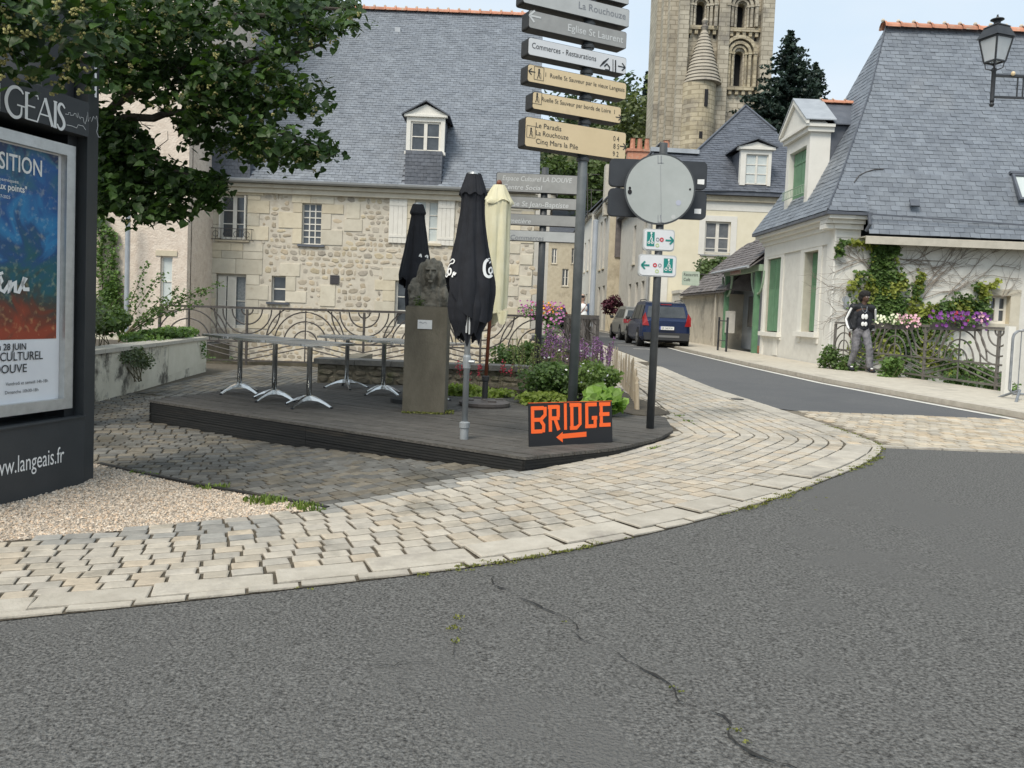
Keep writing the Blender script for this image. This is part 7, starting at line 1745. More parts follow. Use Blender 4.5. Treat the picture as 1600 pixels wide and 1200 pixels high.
while x < wx1: l = R_(.5,.85); mb = MB(); mb.box(x+.004, min(x+l, wx1+.05)-.004, wy-.05, wy+.38, wz1, wz1+.075+R_(-.005,.005)); o = mb.build('coping_slab', m_cop, WL); x += l
# flower bed
bed = [(-.2,11.8),(.55,11.2),(.95,10.2),(1.45,9.35),(1.62,9.3),(1.95,9.6),(2.05,12.5),(2.0,16.4),(1.3,16.6),(1.2,12.3),(-.2,12.0)]
mb = MB(); mb.prism(bed, -.05, lambda x, y: .275+.04*mnoise.noise(Vector((x*3, y*3, 0)))); mb.build('flower_bed_soil', m_soil, kind='structure')
def bp(px, py, y, dz=0): p = PY(px, py, y); return p
bush('flower_bed_plants', 'dense feathery green plants in the bed behind the signpost', 'plants', bp(860, 595, 10.6), (.62,.7,.36), 5200, .05, m_herb, z0=.27, lumps=16)
bush('flower_bed_plants', 'lighter green bushy plants between the two signposts and the paling fence', 'plants', bp(928, 592, 10.4), (.36,.55,.28), 2400, .055, leaf_mat('fresh_leaf', (.10,.16,.04), (.20,.28,.08), tr=.3, sc=5), z0=.27)
bush('ground_cover', 'low yellow green plants spilling onto the deck behind the cream parasol base', 'plants', bp(735, 612, 10.9), (.62,.35,.13), 2400, .06, m_yel, z0=.25)
bush('ground_cover', 'yellow green low plants between the parasol base and the tall signpost', 'plants', bp(845, 625, 10.1), (.52,.3,.12), 2000, .055, m_yel, z0=.25)
bush('back_border_plants', 'mixed green plants at the foot of the arc railing behind the second signpost', 'plants', bp(815, 560, 13.4), (.75,.6,.35), 2600, .06, m_herb, z0=.2)
t = thing('lettuce_leaf_plant', 'bright green large leaved plant at the front right of the flower bed', 'plant', tuple(bp(955, 640, 9.2))); c0 = bp(944, 640, 9.15)
big = []
for i in range(46):
    c = c0+Vector((R_(-.21,.21), R_(-.1,.25), R_(.0,.22))); mb = MB(); s = R_(.07,.12); n = Vector((R_(-.6,.6), R_(-1,.1), R_(.3,1))).normalized(); a = n.orthogonal().normalized(); a = Matrix.Rotation(R_(0,6.28), 3, n) @ a; b = n.cross(a); pts = []
    for j in range(11): q = 2*math.pi*j/11; r = s*(1+.16*math.cos(3*q)+R_(-.05,.05)); pts.append(c+a*r*math.cos(q)+b*r*math.sin(q)+n*(.02*math.sin(5*q)))
    mb.add([c-n*.02]+pts, [(0, 1+j, 1+(j+1) % 11) for j in range(11)]); mb.build('leaf', m_lett, t)
def spikes(name, label, cat, spots, h, col_m, fr=.45, rad_=.014, n=36, group=None, stemm=None):
    t = thing(name, label, cat, tuple(spots[0]), group); a = MB(); b = MB()
    for p in spots:
        p = Vector(p); hh = h*R_(.7,1.15); tip = p+Vector((R_(-.06,.06), R_(-.04,.04), hh)); a.tube([p, tip], .004, 4)
        for i in range(n): f = R_(1-fr, 1.0); q = p.lerp(tip, f); k = rad_*(1.25-f*.5); leafquad(b, q+Vector((random.gauss(0,k), random.gauss(0,k), 0)), .016)
    a.build('stem', stemm or m_stem, t); b.build('flower_spikes', col_m, t); return t
m_pur = M('purple_flower', (.22,.10,.24), (.36,.18,.36), sc=30, rough=.8, rnd=.3); m_red = M('red_flower', (.42,.02,.05), (.55,.05,.10), sc=30, rough=.8, rnd=.2)
spikes('purple_sage', 'purple flower spikes in front of the railing between the two signposts', 'flowers', [bp(R_(845,900), R_(560,590), R_(11,13)) for _ in range(34)], .42, m_pur)
spikes('purple_sage', 'purple flower spikes at the railing end right of the tall signpost', 'flowers', [bp(R_(898,955), R_(570,600), R_(11,13)) for _ in range(40)], .45, m_pur)
spikes('red_flower_spikes', 'thin red flower spikes between the pedestal and the cream parasol', 'flowers', [bp(x+R_(-8,8), 612, 11.3) for x in (712,716,742,745,748,780,800,784)], .42, m_red, n=26, rad_=.02)
spikes('tall_pale_stems', 'tall thin green stems above the feathery plants by the signpost', 'plants', [bp(R_(800,880), R_(580,600), R_(11,12)) for _ in range(26)], .55, leaf_mat('pale_stem_leaf', (.22,.28,.10), (.34,.38,.18), tr=.3), fr=.7, n=20, rad_=.02)
mb = MB()
t = thing('white_blossoms', 'scattered tiny white blossoms above the green bed right of the second signpost', 'flowers', tuple(bp(880, 550, 10.5)))
for _ in range(24): leafquad(mb, bp(R_(850,960), R_(545,600), 10.0), .022)
mb.build('petals', m_print, t, kind='stuff')
# chestnut paling
m_pal = M('chestnut_paling', (.36,.29,.20), (.54,.45,.33), sc=12, rough=.9, bump=.6, stretch=(6,6,.6), rnd=.25)
PF = thing('paling_fence', 'short curved fence of pale split chestnut stakes at the right of the flower bed', 'fence', tuple(PZ(995, 641, DZ)))
pts = [PZ(996, 641, DZ), PZ(992, 630, .27), PZ(984, 617, .27), PZ(974, 606, .27), PZ(963, 594, .28), PZ(958, 584, .28)]
n = 24
for i in range(n):
    f = i/(n-1)*(len(pts)-1.001); j = int(f); p = pts[j].lerp(pts[j+1], f-j); h = R_(.46,.58)*(1.0 if i > 2 else .72); w_ = R_(.010,.018) if i > 1 else .032; tip = p+Vector((R_(-.03,.01), R_(-.02,.02), h)); mb = MB(); mb.tube([p-Vector((0,0,.03)), p.lerp(tip,.9), tip], [w_, w_*.9, w_*.35], 5); mb.build('stake', m_pal, PF)
for z in (.14, .34): mb = MB(); mb.tube([p+Vector((0,-.02,z)) for p in pts], .004, 4); mb.build('wire', m_zinc, PF)

# ------------------------------------------------------------------ flower baskets
def flowers(label, c, r, mats, n, s, mat_l=None, lean_=0, box=None):
    c = Vector(c); t = thing('flower_basket', label, 'flower basket', tuple(c-Vector((0,0,r[2])))); mb = MB()
    if box: mb.box(c.x-box, c.x+box, c.y-.1, c.y+.1, c.z-r[2]-.02, c.z-r[2]*.3)
    else: mb.lathe([(.03,0),(r[0]*.5,r[2]*.6),(r[0]*.52,r[2]*.65)], (c.x,c.y,c.z-r[2]), 12)
    mb.build('pot', m_dkmetal, t); mb = MB()
    for _ in range(n): d = Vector((random.gauss(0,1), random.gauss(0,1), random.gauss(0,1))).normalized()*R_(.5,1); leaf5(mb, Vector((c.x+d.x*r[0], c.y+d.y*r[1], c.z+d.z*r[2]*.9)), s*1.1)
    mb.build('foliage', mat_l or m_ivy, t)
    for k, (m, f0, f1, cnt) in enumerate(mats):
        mb = MB()
        for _ in range(cnt):
            d = Vector((R_(f0,f1), -abs(random.gauss(.4,.5)), random.gauss(.25,.6))); l = math.hypot(d.y, d.z); d.y /= max(1, l); d.z /= max(1, l); p = Vector((c.x+d.x*r[0], c.y+d.y*r[1]*1.05, c.z+d.z*r[2])); q = R_(.7,1.2)*s; n_ = Vector((R_(-.5,.5), -1, R_(-.2,.8))).normalized(); a = n_.orthogonal().normalized(); b = n_.cross(a)
            mb.add([p-n_*q*.3]+[p+(a*math.cos(2*math.pi*j/6)+b*math.sin(2*math.pi*j/6))*q*.75 for j in range(6)], [(0,1+j,1+(j+1) % 6) for j in range(6)])
        mb.build('blossom', m, t, kind='stuff')
    return t
m_mag = M('magenta_petal', (.42,.12,.32), (.55,.25,.45), sc=20, rough=.7, rnd=.2); m_ora = M('orange_petal', (.80,.30,.03), (.85,.45,.05), sc=20, rough=.7, rnd=.2); m_vio = M('violet_petal', (.13,.03,.18), (.24,.06,.30), sc=20, rough=.7, rnd=.3)
m_pk = M('pink_petal', (.72,.38,.45), (.82,.55,.60), sc=20, rough=.7, rnd=.2); m_cw = M('cream_petal', (.70,.70,.48), (.78,.78,.6), sc=20, rough=.7)
flowers('basket of magenta and orange flowers on the railing behind the signposts', PY(845, 487, 16.7), (.48,.25,.22), [(m_mag,-1,1,90),(m_ora,-.2,.9,36),(m_red,-.4,.3,12)], 700, .034)
flowers('trailing magenta petunias below the basket on the railing', PY(862, 515, 16.5), (.22,.18,.40), [(m_mag,-1,1,34)], 300, .034)
flowers('pale pink and cream flowers on the right hand railing beside the walking man', PY(1398, 502, 16.2), (.42,.2,.14), [(m_pk,.0,1,60),(m_cw,-1,.1,40)], 400, .04, box=.35)
flowers('violet petunias with a few red ones on the right hand railing', PY(1494, 501, 14.6), (.50,.22,.16), [(m_vio,-1,1,110),(m_red,-.2,.3,14),(m_pk,.5,1,14)], 600, .042, box=.42)
# purple topiary ball planter far down the street
c = PY(959, 477, 44); t = bush('purple_leaved_shrub', 'round dark purple leaved shrub on thin stems by the left of the silver car', 'shrub', c, (.75,.7,.55), 1500, .12, leaf_mat('purple_leaf', (.05,.012,.022), (.12,.03,.05), tr=.1), stems=3, z0=.3)
c = PY(968, 480, 43); 
# hedge + hanging restaurant sign
c = PY(1088, 435, 37.2); bush('hedge', 'clipped green hedge rising over the garden wall behind the hanging sign', 'hedge', (9.0, 36.6, 3.35), (1.1,1.6,1.0), 3600, .15, m_f2, stems=3, z0=2.2, lumps=16)
q = rect(1066, 424, 1093, 446, 32.5); t = thing('restaurant_sign', 'pale hanging board reading Restaurant Café in front of the hedge', 'sign', (q[0], 32.5, q[2]))
Mr = frame((0, 32.5, 0), (1,0,0), (0,-1,0)); mb = MB(); mb.extr([(x, 32.5, z) for x, z in rrect(q[0], q[1], q[2], q[3], .06)], (0,.05,0)); mb.build('board', M('pale_green_board', (.42,.50,.40), (.50,.57,.47), sc=6, rough=.6), t)
mb = MB(); mb.tube([(q[1]+.02,32.53,q[3]-.1),(8.6,32.9,q[3]-.1)], .02, 5); mb.build('bracket', m_dkmetal, t)
for tx, zz in (('Restaurant', .66), ('Café', .30)): text(tx, lambda u, v, zz=zz: Vector((q[0]+.06+u, 32.495, q[2]+(q[3]-q[2])*zz+v)), .13, m_black, t, width=(q[1]-q[0]-.12)*(1 if tx[0] == 'R' else .45))

# ------------------------------------------------------------------ creeper on the white house
CRP = thing('creeper', 'green and yellow creeper with bare brown stems spreading over the white house side wall', 'climber', (9.5, CY-.05, 0)); wyc = CY-.02
st_m = M('creeper_stem', (.17,.14,.115), (.28,.24,.20), sc=9, rough=.9)
def WP(px, py, o=0): p = PY(px, py, wyc-o); return p
mb = MB()
def branch(p, ang, ln, depth, w_):
    pts = [p]; a = ang
    for i in range(7): a += R_(-.28,.28); p = (p[0]+math.cos(a)*ln/7, p[1]+math.sin(a)*ln/7); pts.append(p)
    pts = [q for q in pts if q[1] > 374+(q[0]-1300)*.02 and q[0] < 1598]
    if len(pts) < 3: return
    mb.tube([WP(x, y, .015) for x, y in pts], [w_*(1-.1*i) for i in range(len(pts))], 4, caps=False)
    if depth > 0:
        for k in range(4): j = random.randrange(1, len(pts)); branch(pts[j], a+R_(-.9,.9), ln*R_(.35,.65), depth-1, w_*.6)
random.seed(21)
for (x, y, ang, ln) in ((1385,470,-.5,120),(1385,455,-.9,100),(1390,480,-.25,150),(1400,480,-.45,170),(1370,430,-2.6,80),(1365,450,-2.9,70),(1368,470,3.0,70),(1372,400,2.9,70),(1380,400,-.1,120),(1385,420,-.2,130),(1420,470,-.7,130),(1470,470,-.8,110),(1365,480,2.7,60),(1367,410,3.1,70),(1370,440,3.3,75),(1490,480,-.5,110),(1440,470,-1.1,90)): branch((x,y), ang, ln, 2, .012)
mb.build('bare_stem', st_m, CRP, kind='stuff')
mb = MB(); mb.tube([WP(1392,578,.03), WP(1385,520,.03), WP(1388,470,.03), WP(1380,430,.03), WP(1385,380,.03)], [.05,.045,.04,.03,.02], 6); mb.build('main_stem', st_m, CRP)
reg = [((1362,382),(1398,392),8,900),((1312,372),(1345,380),7,150),((1308,385),(1315,398),5,70),((1378,395),(1385,440),15,1500),((1372,440),(1390,480),22,1700),((1360,470),(1440,520),26,2800),((1440,500),(1500,490),20,1700),((1500,470),(1545,490),12,700),((1340,560),(1350,480),14,300),((1440,430),(1430,470),6,200),((1408,425),(1412,450),6,150),((1345,425),(1330,452),6,90),((1530,445),(1545,470),7,220),((1545,450),(1560,440),4,60),((1360,530),(1480,560),30,1000),((1480,570),(1560,590),14,500)]
g1, g2 = MB(), MB()
for a, b, w_, n in reg:
    for _ in range(n):
        f = R_(0,1); x = a[0]+(b[0]-a[0])*f+random.gauss(0, w_*.55); y = a[1]+(b[1]-a[1])*f+random.gauss(0, w_*.5)
        if y < 374+(x-1300)*.025 or (1546 < x < 1580 and 460 < y < 508): continue
        y2 = mnoise.noise(Vector((x*.03, y*.03, 0)))+(.25 if w_ < 8 else 0); leaf5(g2 if y2+R_(-.2,.2) > .17 else g1, WP(x, y, R_(.02,.16)), .105*R_(.6,1.2), Vector((R_(-.5,.5), -1, R_(0,.9))).normalized())
g1.build('green_leaves', leaf_mat('creeper_leaf', (.05,.10,.025), (.12,.19,.05), tr=.2, sc=2), CRP, kind='stuff'); g2.build('yellow_leaves', leaf_mat('young_creeper_leaf', (.17,.20,.035), (.33,.36,.08), tr=.3, sc=2), CRP, kind='stuff')
g = G(1470, 615); 
for (px, py, y, r, n, lab) in ((1300,560,18.6,(.30,.3,.45),800,'small dark green bush at the corner of the white house behind the railing'),(1388,578,16.4,(.35,.3,.42),1400,'yellow green bush pushing through the railing right of the walking man'),(1325,575,18.2,(.3,.3,.35),700,'low leafy plant behind the walking man’s legs')):
    bush('railing_bush', lab, 'bush', PY(px, py, y), r, n, .07, m_ivy if 'yellow' in lab else m_herb)
for i in range(5):
    f = i/4; p = p1.lerp(p0, f*.8+.05)+Vector((.2,.1,-.02)); bush('railing_weeds', ['weeds at the near end of the right hand railing','weeds under the second bay of the right hand railing','weeds under the middle of the right hand railing','weeds under the fourth bay of the right hand railing','weeds near the man’s feet under the railing'][i], 'weeds', tuple(p+Vector((0,0,.08))), (.22,.6,.18), 420, .06, m_ivy, stems=4)

# ------------------------------------------------------------------ cars
m_blue = M('blue_car_paint', (.004,.015,.062), (.005,.018,.07), sc=3, rough=.25, spec=.6); m_silver = M('beige_silver_paint', (.36,.345,.31), (.40,.385,.35), sc=3, rough=.3, metal=.4)
m_navy = M('dark_navy_paint', (.012,.018,.035), (.015,.022,.04), sc=3, rough=.25); m_tint = M('car_glass', (.025,.03,.033), (.07,.08,.085), sc=1.5, rough=.06, spec=.8); m_tyre = M('tyre', (.012,.012,.012), rough=.85); m_plastic = M('car_plastic', (.035,.037,.04), rough=.6); m_tail = M('tail_light', (.24,.012,.014), (.34,.02,.02), sc=30, rough=.2); m_rim = M('alloy_rim', (.28,.28,.28), rough=.35, metal=.7)
def car(label, pos, rz, paint, Lc, Wc, Hc, plate, tall=True, lit=False, group='cars on the street'):
    """origin at rear axle line on the ground; car points to +y (away from us)"""
    t = thing('parked_car', label, 'car', tuple(pos), group, world=False); t.rotation_euler.z = rz; W2 = Wc/2
    side = [(-.0,.34),(-.05,.55),(-.03,.85),(.04,1.02),(.16,1.08 if tall else 1.0)]
    # stations along length: (y, half width, z bottom, z belt)
    st = [(0,.80,.36,.98),(.06,.93,.30,1.02),(.35,1.0,.24,1.04),(1.0,1.0,.22,1.03),(Lc*.5,1.0,.22,1.00),(Lc*.68,1.0,.22,.97),(Lc*.80,.98,.24,.93),(Lc*.93,.90,.28,.82),(Lc,.70,.36,.66)]
    sec = [(.90,0),(1.0,.16),(1.0,.45),(.985,.75),(.93,.97),(.86,1.0)]
    def body(u, v):
        f = u*(len(st)-1); i = min(int(f), len(st)-2); g = f-i; y, w_, zb_, zt_ = [st[i][k]+(st[i+1][k]-st[i][k])*g for k in range(4)]
        h = v*(2*len(sec)-1); j = min(int(h), 2*len(sec)-2); gg = h-j
        full = [(-a, b) for a, b in sec]+[(a, b) for a, b in sec[::-1]]; a = full[j][0]+(full[j+1][0]-full[j][0])*gg; b = full[j][1]+(full[j+1][1]-full[j][1])*gg
        return (a*W2*w_, y, zb_+(zt_-zb_)*b)
    mb = MB(); nv = 2*len(sec)-1; mb.grid(body, 16, nv); W_ = 17; mb.add([body(0, v/nv) for v in range(nv+1)], [tuple(range(nv+1))]); mb.add([body(1, v/nv) for v in range(nv+1)], [tuple(range(nv+1))[::-1]]); mb.build('body', paint, t, smooth=False)
    # cabin
    ys = [(.10,1.00),(.34,Hc-.16),(.50,Hc-.05),(.9,Hc),(Lc*.45,Hc),(Lc*.56,Hc-.06),(Lc*.74,.96)]
    def cab(i, e): y, z = ys[i]; k = (z-1.0)/(Hc-1.0); return W2*(.93-.17*cl(k))*e
    n = len(ys); vs = []
    for i, (y, z) in enumerate(ys): x = cab(i, 1); vs += [(-x, y, z), (x, y, z)]
    mb = MB(); mb.add(vs, [(2*i, 2*i+1, 2*i+3, 2*i+2) for i in range(1, n-2)]); roof_ = mb.build('roof', paint, t)
    sv_ = [(x, y, z) for x, y, z in vs]; xb = W2*.93
    L_s = [(-xb, ys[0][0], .98)]+[vs[2*i] for i in range(1, n-1)]+[(-xb, ys[-1][0], .98)]; R_s = [(-x, y, z) for x, y, z in L_s]
    mb = MB(); mb.poly(L_s); mb.poly(R_s[::-1]); mb.build('side_panel', paint, t)
    def gp(name, pts, m, off=0): mb = MB(); mb.poly(pts); return mb.build(name, m, t)
    a0, a1, b0, b1 = vs[0], vs[1], vs[2], vs[3]; e = .012; v3 = Vector
    gp('rear_hatch', [a0, a1, b1, b0], paint)
    f = lambda p, q, t_: tuple(v3(p).lerp(v3(q), t_)); o = v3((0,-e,e*.5))
    l0, l1 = v3(f(a0,b0,.18)), v3(f(a1,b1,.18)); h0, h1 = v3(f(a0,b0,.93)), v3(f(a1,b1,.93))
    gp('rear_window', [tuple(l0.lerp(l1,.07)+o), tuple(l0.lerp(l1,.93)+o), tuple(h0.lerp(h1,.93)+o), tuple(h0.lerp(h1,.07)+o)], m_tint)
    mb = MB(); mb.poly([b0, b1, vs[5], vs[4]]); mb.build('roof_spoiler', paint, t)
    wp = [vs[2*(n-2)], vs[2*(n-2)+1], vs[2*(n-1)+1], vs[2*(n-1)]]; gp('windscreen', wp, m_tint)
    for s in (-1, 1):
        for (ya, yb, nm) in ((.42,1.15,'quarter_window'),(1.22,2.15,'side_window'),(2.22,Lc*.62,'side_window')):
            zt1 = Hc-.14; xl = W2*.93+.004; xt = W2*.80; zb1 = 1.03
            ya2 = ya+.10 if ya < 1 else ya; yb2 = yb if yb < Lc*.6 else yb-.45
            gp(nm, [(s*xl, ya, zb1), (s*xl, yb, zb1), (s*(xt+.012), yb2, zt1), (s*(xt+.012), ya2, zt1)], m_tint)
        for yw in (.78, Lc-.86):
            wh = thing; mb = MB(); mb.lathe([(.20,-.01),(.31,-.02),(.33,.02),(.33,.18),(.31,.22),(.05,.22)], n=22); mb.v = [(s*(W2-.20)+s*z_, yw+x_, y_+.33) for x_, y_, z_ in mb.v]; wo = mb.build('wheel', m_tyre, t)
            mb = MB(); mb.lathe([(.19,.205),(.20,.228),(.03,.215)], n=14)
            for k in range(5): a = k*1.2566; mb.bar((0,0,.23),(.19*math.cos(a),.19*math.sin(a),.225),.04,.01)
            mb.v = [(s*(W2-.20)+s*z_, yw+x_, y_+.33) for x_, y_, z_ in mb.v]; mb.build('rim', m_rim, wo)
            mb = MB(); mb.v = []; pts = arc(yw, .33, .40, 0, 180, 12); q = [(s*(W2+.006), y, z) for y, z in pts]+[(s*(W2+.006), yw-.33, .33), (s*(W2+.006), yw-.30, .24), (s*(W2+.006), yw+.30, .24)]; mb.poly([(s*(W2+.003), y, z) for y, z in pts]); mb.build('wheel_arch', m_dark, t)
        mb = MB(); mb.extr([(s*W2*.70,-.012,.80),(s*W2*.955,-.012+.05,.80),(s*W2*.96,.06,1.10),(s*W2*.84,.10,1.28),(s*W2*.80,.075,1.12),(s*W2*.76,.02,.98)] if tall else [(s*W2*.52,-.02,.80),(s*W2*.95,.04,.80),(s*W2*.96,.08,.98),(s*W2*.52,-.01,.95)], (0,-.03,0)); mb.build('tail_light', m_tail, t)
        mb = MB(); mb.ell((s*(W2+.10), Lc*.62, 1.05), (.10,.07,.08), 10, 6); mb.build('wing_mirror', m_plastic, t)
        if tall: mb = MB(); mb.tube([(s*W2*.72,.7,Hc+.02),(s*W2*.72,.8,Hc+.06),(s*W2*.72,Lc*.44,Hc+.06),(s*W2*.72,Lc*.46,Hc)], .018, 5); mb.build('roof_rail', m_plastic, t)
    mb = MB(); mb.extr([(-W2*.86,-.05,.28),(W2*.86,-.05,.28),(W2*.92,-.05,.55),(-W2*.92,-.05,.55)], (0,.10,0)); mb.build('bumper', m_plastic if tall else paint, t)
    mb = MB(); mb.box(-W2*.5, W2*.5, -.062, -.051, .38, .46); mb.build('skid_plate', m_rim, t)
    mb = MB(); mb.box(-.26, .26, -.075, -.052 if not tall else -.052, .66, .78); pl_ = mb.build('number_plate', m_print, t); mb = MB(); mb.box(-.26,-.225,-.078,-.0755,.66,.78); mb.build('plate_band', M('plate_blue', (.02,.06,.4), rough=.5), pl_)
    mb = MB(); mb.box(-.30, .30, -.045, .02, .62, .82); mb.build('plate_recess', paint, t)
    if plate: text(plate, lambda u, v: Vector((-.20+u, -.0765, .682+v)), .075, m_black, pl_, width=.42)
    mb = MB(); mb.box(-.2, .2, .30, .33, Hc-.13, Hc-.10); mb.build('brake_light', M('lit_brake_light', (.8,.05,.05), rough=.4, emit=((1,.05,.04), 2.5)) if lit else m_tail, t)
    mb = MB(); mb.box(-W2*.85, W2*.85, .2, Lc-.3, .2, .3); mb.build('underbody', m_dark, t)
    return t
cp = G(1040, 544); car('blue estate car with roof rails parked half on the pavement, nearest of the parked cars', (cp.x, cp.y-.0, zt(cp.x, cp.y)+.01), rad(0), m_blue, 4.55, 1.86, 1.70, 'GR 568 RW')
cp2 = G(1003, 533.5); car('silver beige car parked in front of the blue one', (cp2.x, cp2.y, zt(cp2.x, cp2.y)+.01), rad(1.5), m_silver, 4.3, 1.82, 1.56, '', tall=False)
cp3 = PY(868, 505, 58); car('dark navy car far down the street with its brake light on', (cp3.x, 58, .31), rad(3), m_navy, 4.3, 1.8, 1.62, '', tall=True, lit=True)
mbw = MB()
for p in ((1006,546),(965,535),(950,526),(980,540)):
    g = G(*p); mbw.quad((g.x-.35,g.y,g.z+.012),(g.x+.25,g.y,g.z+.012),(g.x+.25,g.y+.18,g.z+.012),(g.x-.35,g.y+.18,g.z+.012))
mbw.build('parking_marks', m_white, kind='structure')

# ------------------------------------------------------------------ people
m_skd = M('dark_skin', (.075,.040,.027), (.095,.052,.034), sc=10, rough=.5); m_skl = M('light_skin', (.52,.32,.24), (.56,.36,.27), sc=10, rough=.5)
m_jblk = M('black_jacket', (.005,.006,.008), (.010,.011,.014), sc=12, rough=.6, bump=.3, bsc=30, coord='o'); m_tee = M('black_tee', (.010,.012,.018), rough=.8); m_jean = M('washed_grey_denim', (.10,.10,.115), (.24,.235,.25), sc=11, rough=.85, bump=.4, bsc=30); m_hairb = M('black_hair', (.008,.007,.007), (.02,.018,.016), sc=40, rough=.9, bump=1, bsc=90)
fp = G(1340, 586.5); fp.z = zt(fp.x, fp.y)+.085; S = 1.0
def fig(hh, items): return items
mz = fp
def Q(x, y, z): return Vector((mz.x+x, mz.y+y, mz.z+z))
hgt = (PY(1345, 455, mz.y).z-mz.z); k = hgt/1.80
def q(x, y, z): return Q(x*k, y*k, z*k)
man = thing('person', 'man in black jacket with white sleeve stripes and grey jeans walking past the railing', 'person', tuple(mz))
hd = q(.06,-.02,1.66); sh_l, sh_r = q(-.19,.0,1.44), q(.21,-.02,1.43); hip_l, hip_r = q(-.08,0,.93), q(.10,0,.93)
kn_l, kn_r = q(-.09,-.01,.50), q(.15,-.17,.53); an_l, an_r = q(-.11,.16,.11), q(.17,-.20,.10); el_l, el_r = q(-.29,.05,1.16), q(.29,.08,1.17); wr_l, wr_r = q(-.26,-.06,.90), q(.29,.0,.93)
blobs('body', [(hd,(.078*k,.095*k,.115*k)), (hd+Vector((.012,-.03,-.05))*k,(.055*k,.06*k,.06*k)), (hd-Vector((0,0,.05)),q(.02,0,1.42),.055*k,.06*k), (q(.01,0,1.38),(.18*k,.10*k,.12*k)), (q(.01,0,1.15),(.145*k,.095*k,.20*k)), (q(.01,0,.95),(.15*k,.10*k,.11*k)),
   (sh_l,el_l,.05*k,.04*k),(el_l,wr_l,.038*k,.028*k),(sh_r,el_r,.05*k,.04*k),(el_r,wr_r,.038*k,.028*k),(hip_l,kn_l,.075*k,.05*k),(kn_l,an_l,.048*k,.035*k),(hip_r,kn_r,.075*k,.05*k),(kn_r,an_r,.048*k,.035*k),
   (wr_l-Vector((0,0,.05))*k,(.022*k,.038*k,.055*k)),(wr_r-Vector((0,0,.05))*k,(.022*k,.038*k,.055*k)), (an_l+Vector((0,-.07,-.05))*k,(.035*k,.11*k,.03*k)), (an_r+Vector((.01,-.07,-.05))*k,(.035*k,.11*k,.03*k)),
   (hd+Vector((.022,-.095,-.012))*k,(.014*k,.018*k,.02*k)), (hd+Vector((.078,0,-.01))*k,(.01*k,.018*k,.028*k)), (hd+Vector((-.078,0,-.01))*k,(.01*k,.018*k,.028*k)), (hd+Vector((.018,-.088,-.052))*k,(.026*k,.014*k,.009*k))], .011, m_skd, man)
for wr in (wr_l, wr_r):
    for i in range(4):
        a = wr+Vector((.0,-.03+.018*i,-.09))*k; b = a+Vector((.004,-.004,-.055+.006*abs(i-1.5)))*k; mb = MB(); mb.tube([a, a.lerp(b,.5), b+Vector((.01,0,0))*k], [.0095*k,.009*k,.006*k], 6); mb.build('finger', m_skd, man)
    a = wr+Vector((.0,-.035,-.05))*k; mb = MB(); mb.tube([a, a+Vector((0,-.03,-.04))*k], [.011*k,.008*k], 6); mb.build('thumb', m_skd, man)
for s in (-1, 1): mb = MB(); mb.ell(hd+Vector((.014+s*.030,-.086,.012))*k, (.012*k,.006*k,.006*k), 8, 6); mb.build('eye', m_print, man)
blobs('hair', [(hd+Vector((-.005,.03,.065))*k,(.122*k,.13*k,.10*k)),(hd+Vector((-.04,.05,.0))*k,(.095*k,.085*k,.10*k)),(hd+Vector((.05,-.03,.10))*k,(.05*k,.05*k,.04*k)),(hd+Vector((-.07,-.0,.09))*k,(.04*k,.05*k,.04*k))], .012, m_hairb, man, disp=lambda c: .012*mnoise.noise(c*45))
blobs('tshirt', [(q(.02,-.015,1.30),(.16*k,.105*k,.16*k)),(q(.02,-.015,1.10),(.155*k,.11*k,.20*k)),(q(.02,-.01,.97),(.16*k,.115*k,.08*k))], .012, m_tee, man)
jk = blobs('jacket', [(sh_l,sh_r,.085*k,.085*k),(q(-.13,.03,1.30),q(-.15,.0,.98),.10*k,.085*k),(q(.17,.03,1.30),q(.19,.0,1.0),.09*k,.075*k),(q(.01,.07,1.30),q(.01,.06,1.0),.13*k,.12*k),(sh_l,el_l,.078*k,.062*k),(el_l,wr_l+Vector((0,0,.03)),.06*k,.05*k),(sh_r,el_r,.078*k,.062*k),(el_r,wr_r+Vector((0,0,.03)),.06*k,.05*k),(q(.02,.03,1.50),(.10*k,.08*k,.05*k))], .012, m_jblk, man, disp=lambda c: .007*mnoise.noise(c*14))
for (a, b, c, s) in ((sh_l, el_l, wr_l, -1), (sh_r, el_r, wr_r, 1)):
    mb = MB(); o = Vector((s*.055,-.055,0))*k; path = [a+o*1.1+Vector((0,0,-.02)), a.lerp(b,.5)+o*.95, b+o*.9, b.lerp(c,.5)+o*.82, c+o*.72+Vector((0,0,.05))]; mb.tube(path, [.022*k,.026*k,.026*k,.023*k,.02*k], 8); mb.build('sleeve_stripe', m_print, man)
    for dz in (.0, .028): mb = MB(); mb.lathe([(.054*k,0),(.055*k,.012*k)], tuple(c+Vector((0,0,.0+dz))*k), 14); mb.build('cuff_band', m_print, man)
for (zc_, rx, rz_, dx) in ((1.235,.038,.06,-.035),(1.235,.038,.06,.035),(1.07,.036,.05,-.033),(1.07,.036,.05,.033)):
    mb = MB(); c = q(.02+dx, -.135, zc_); mb.ell(c, (rx*k,.012*k,rz_*k), 10, 8); mb.build('shirt_print', m_print, man)
mb = MB(); mb.tube([q(-.05,-.09,1.46), q(-.02,-.125,1.36), q(.02,-.14,1.32), q(.06,-.125,1.36), q(.08,-.09,1.46)], .006*k, 5); mb.build('chain', m_chr, man)
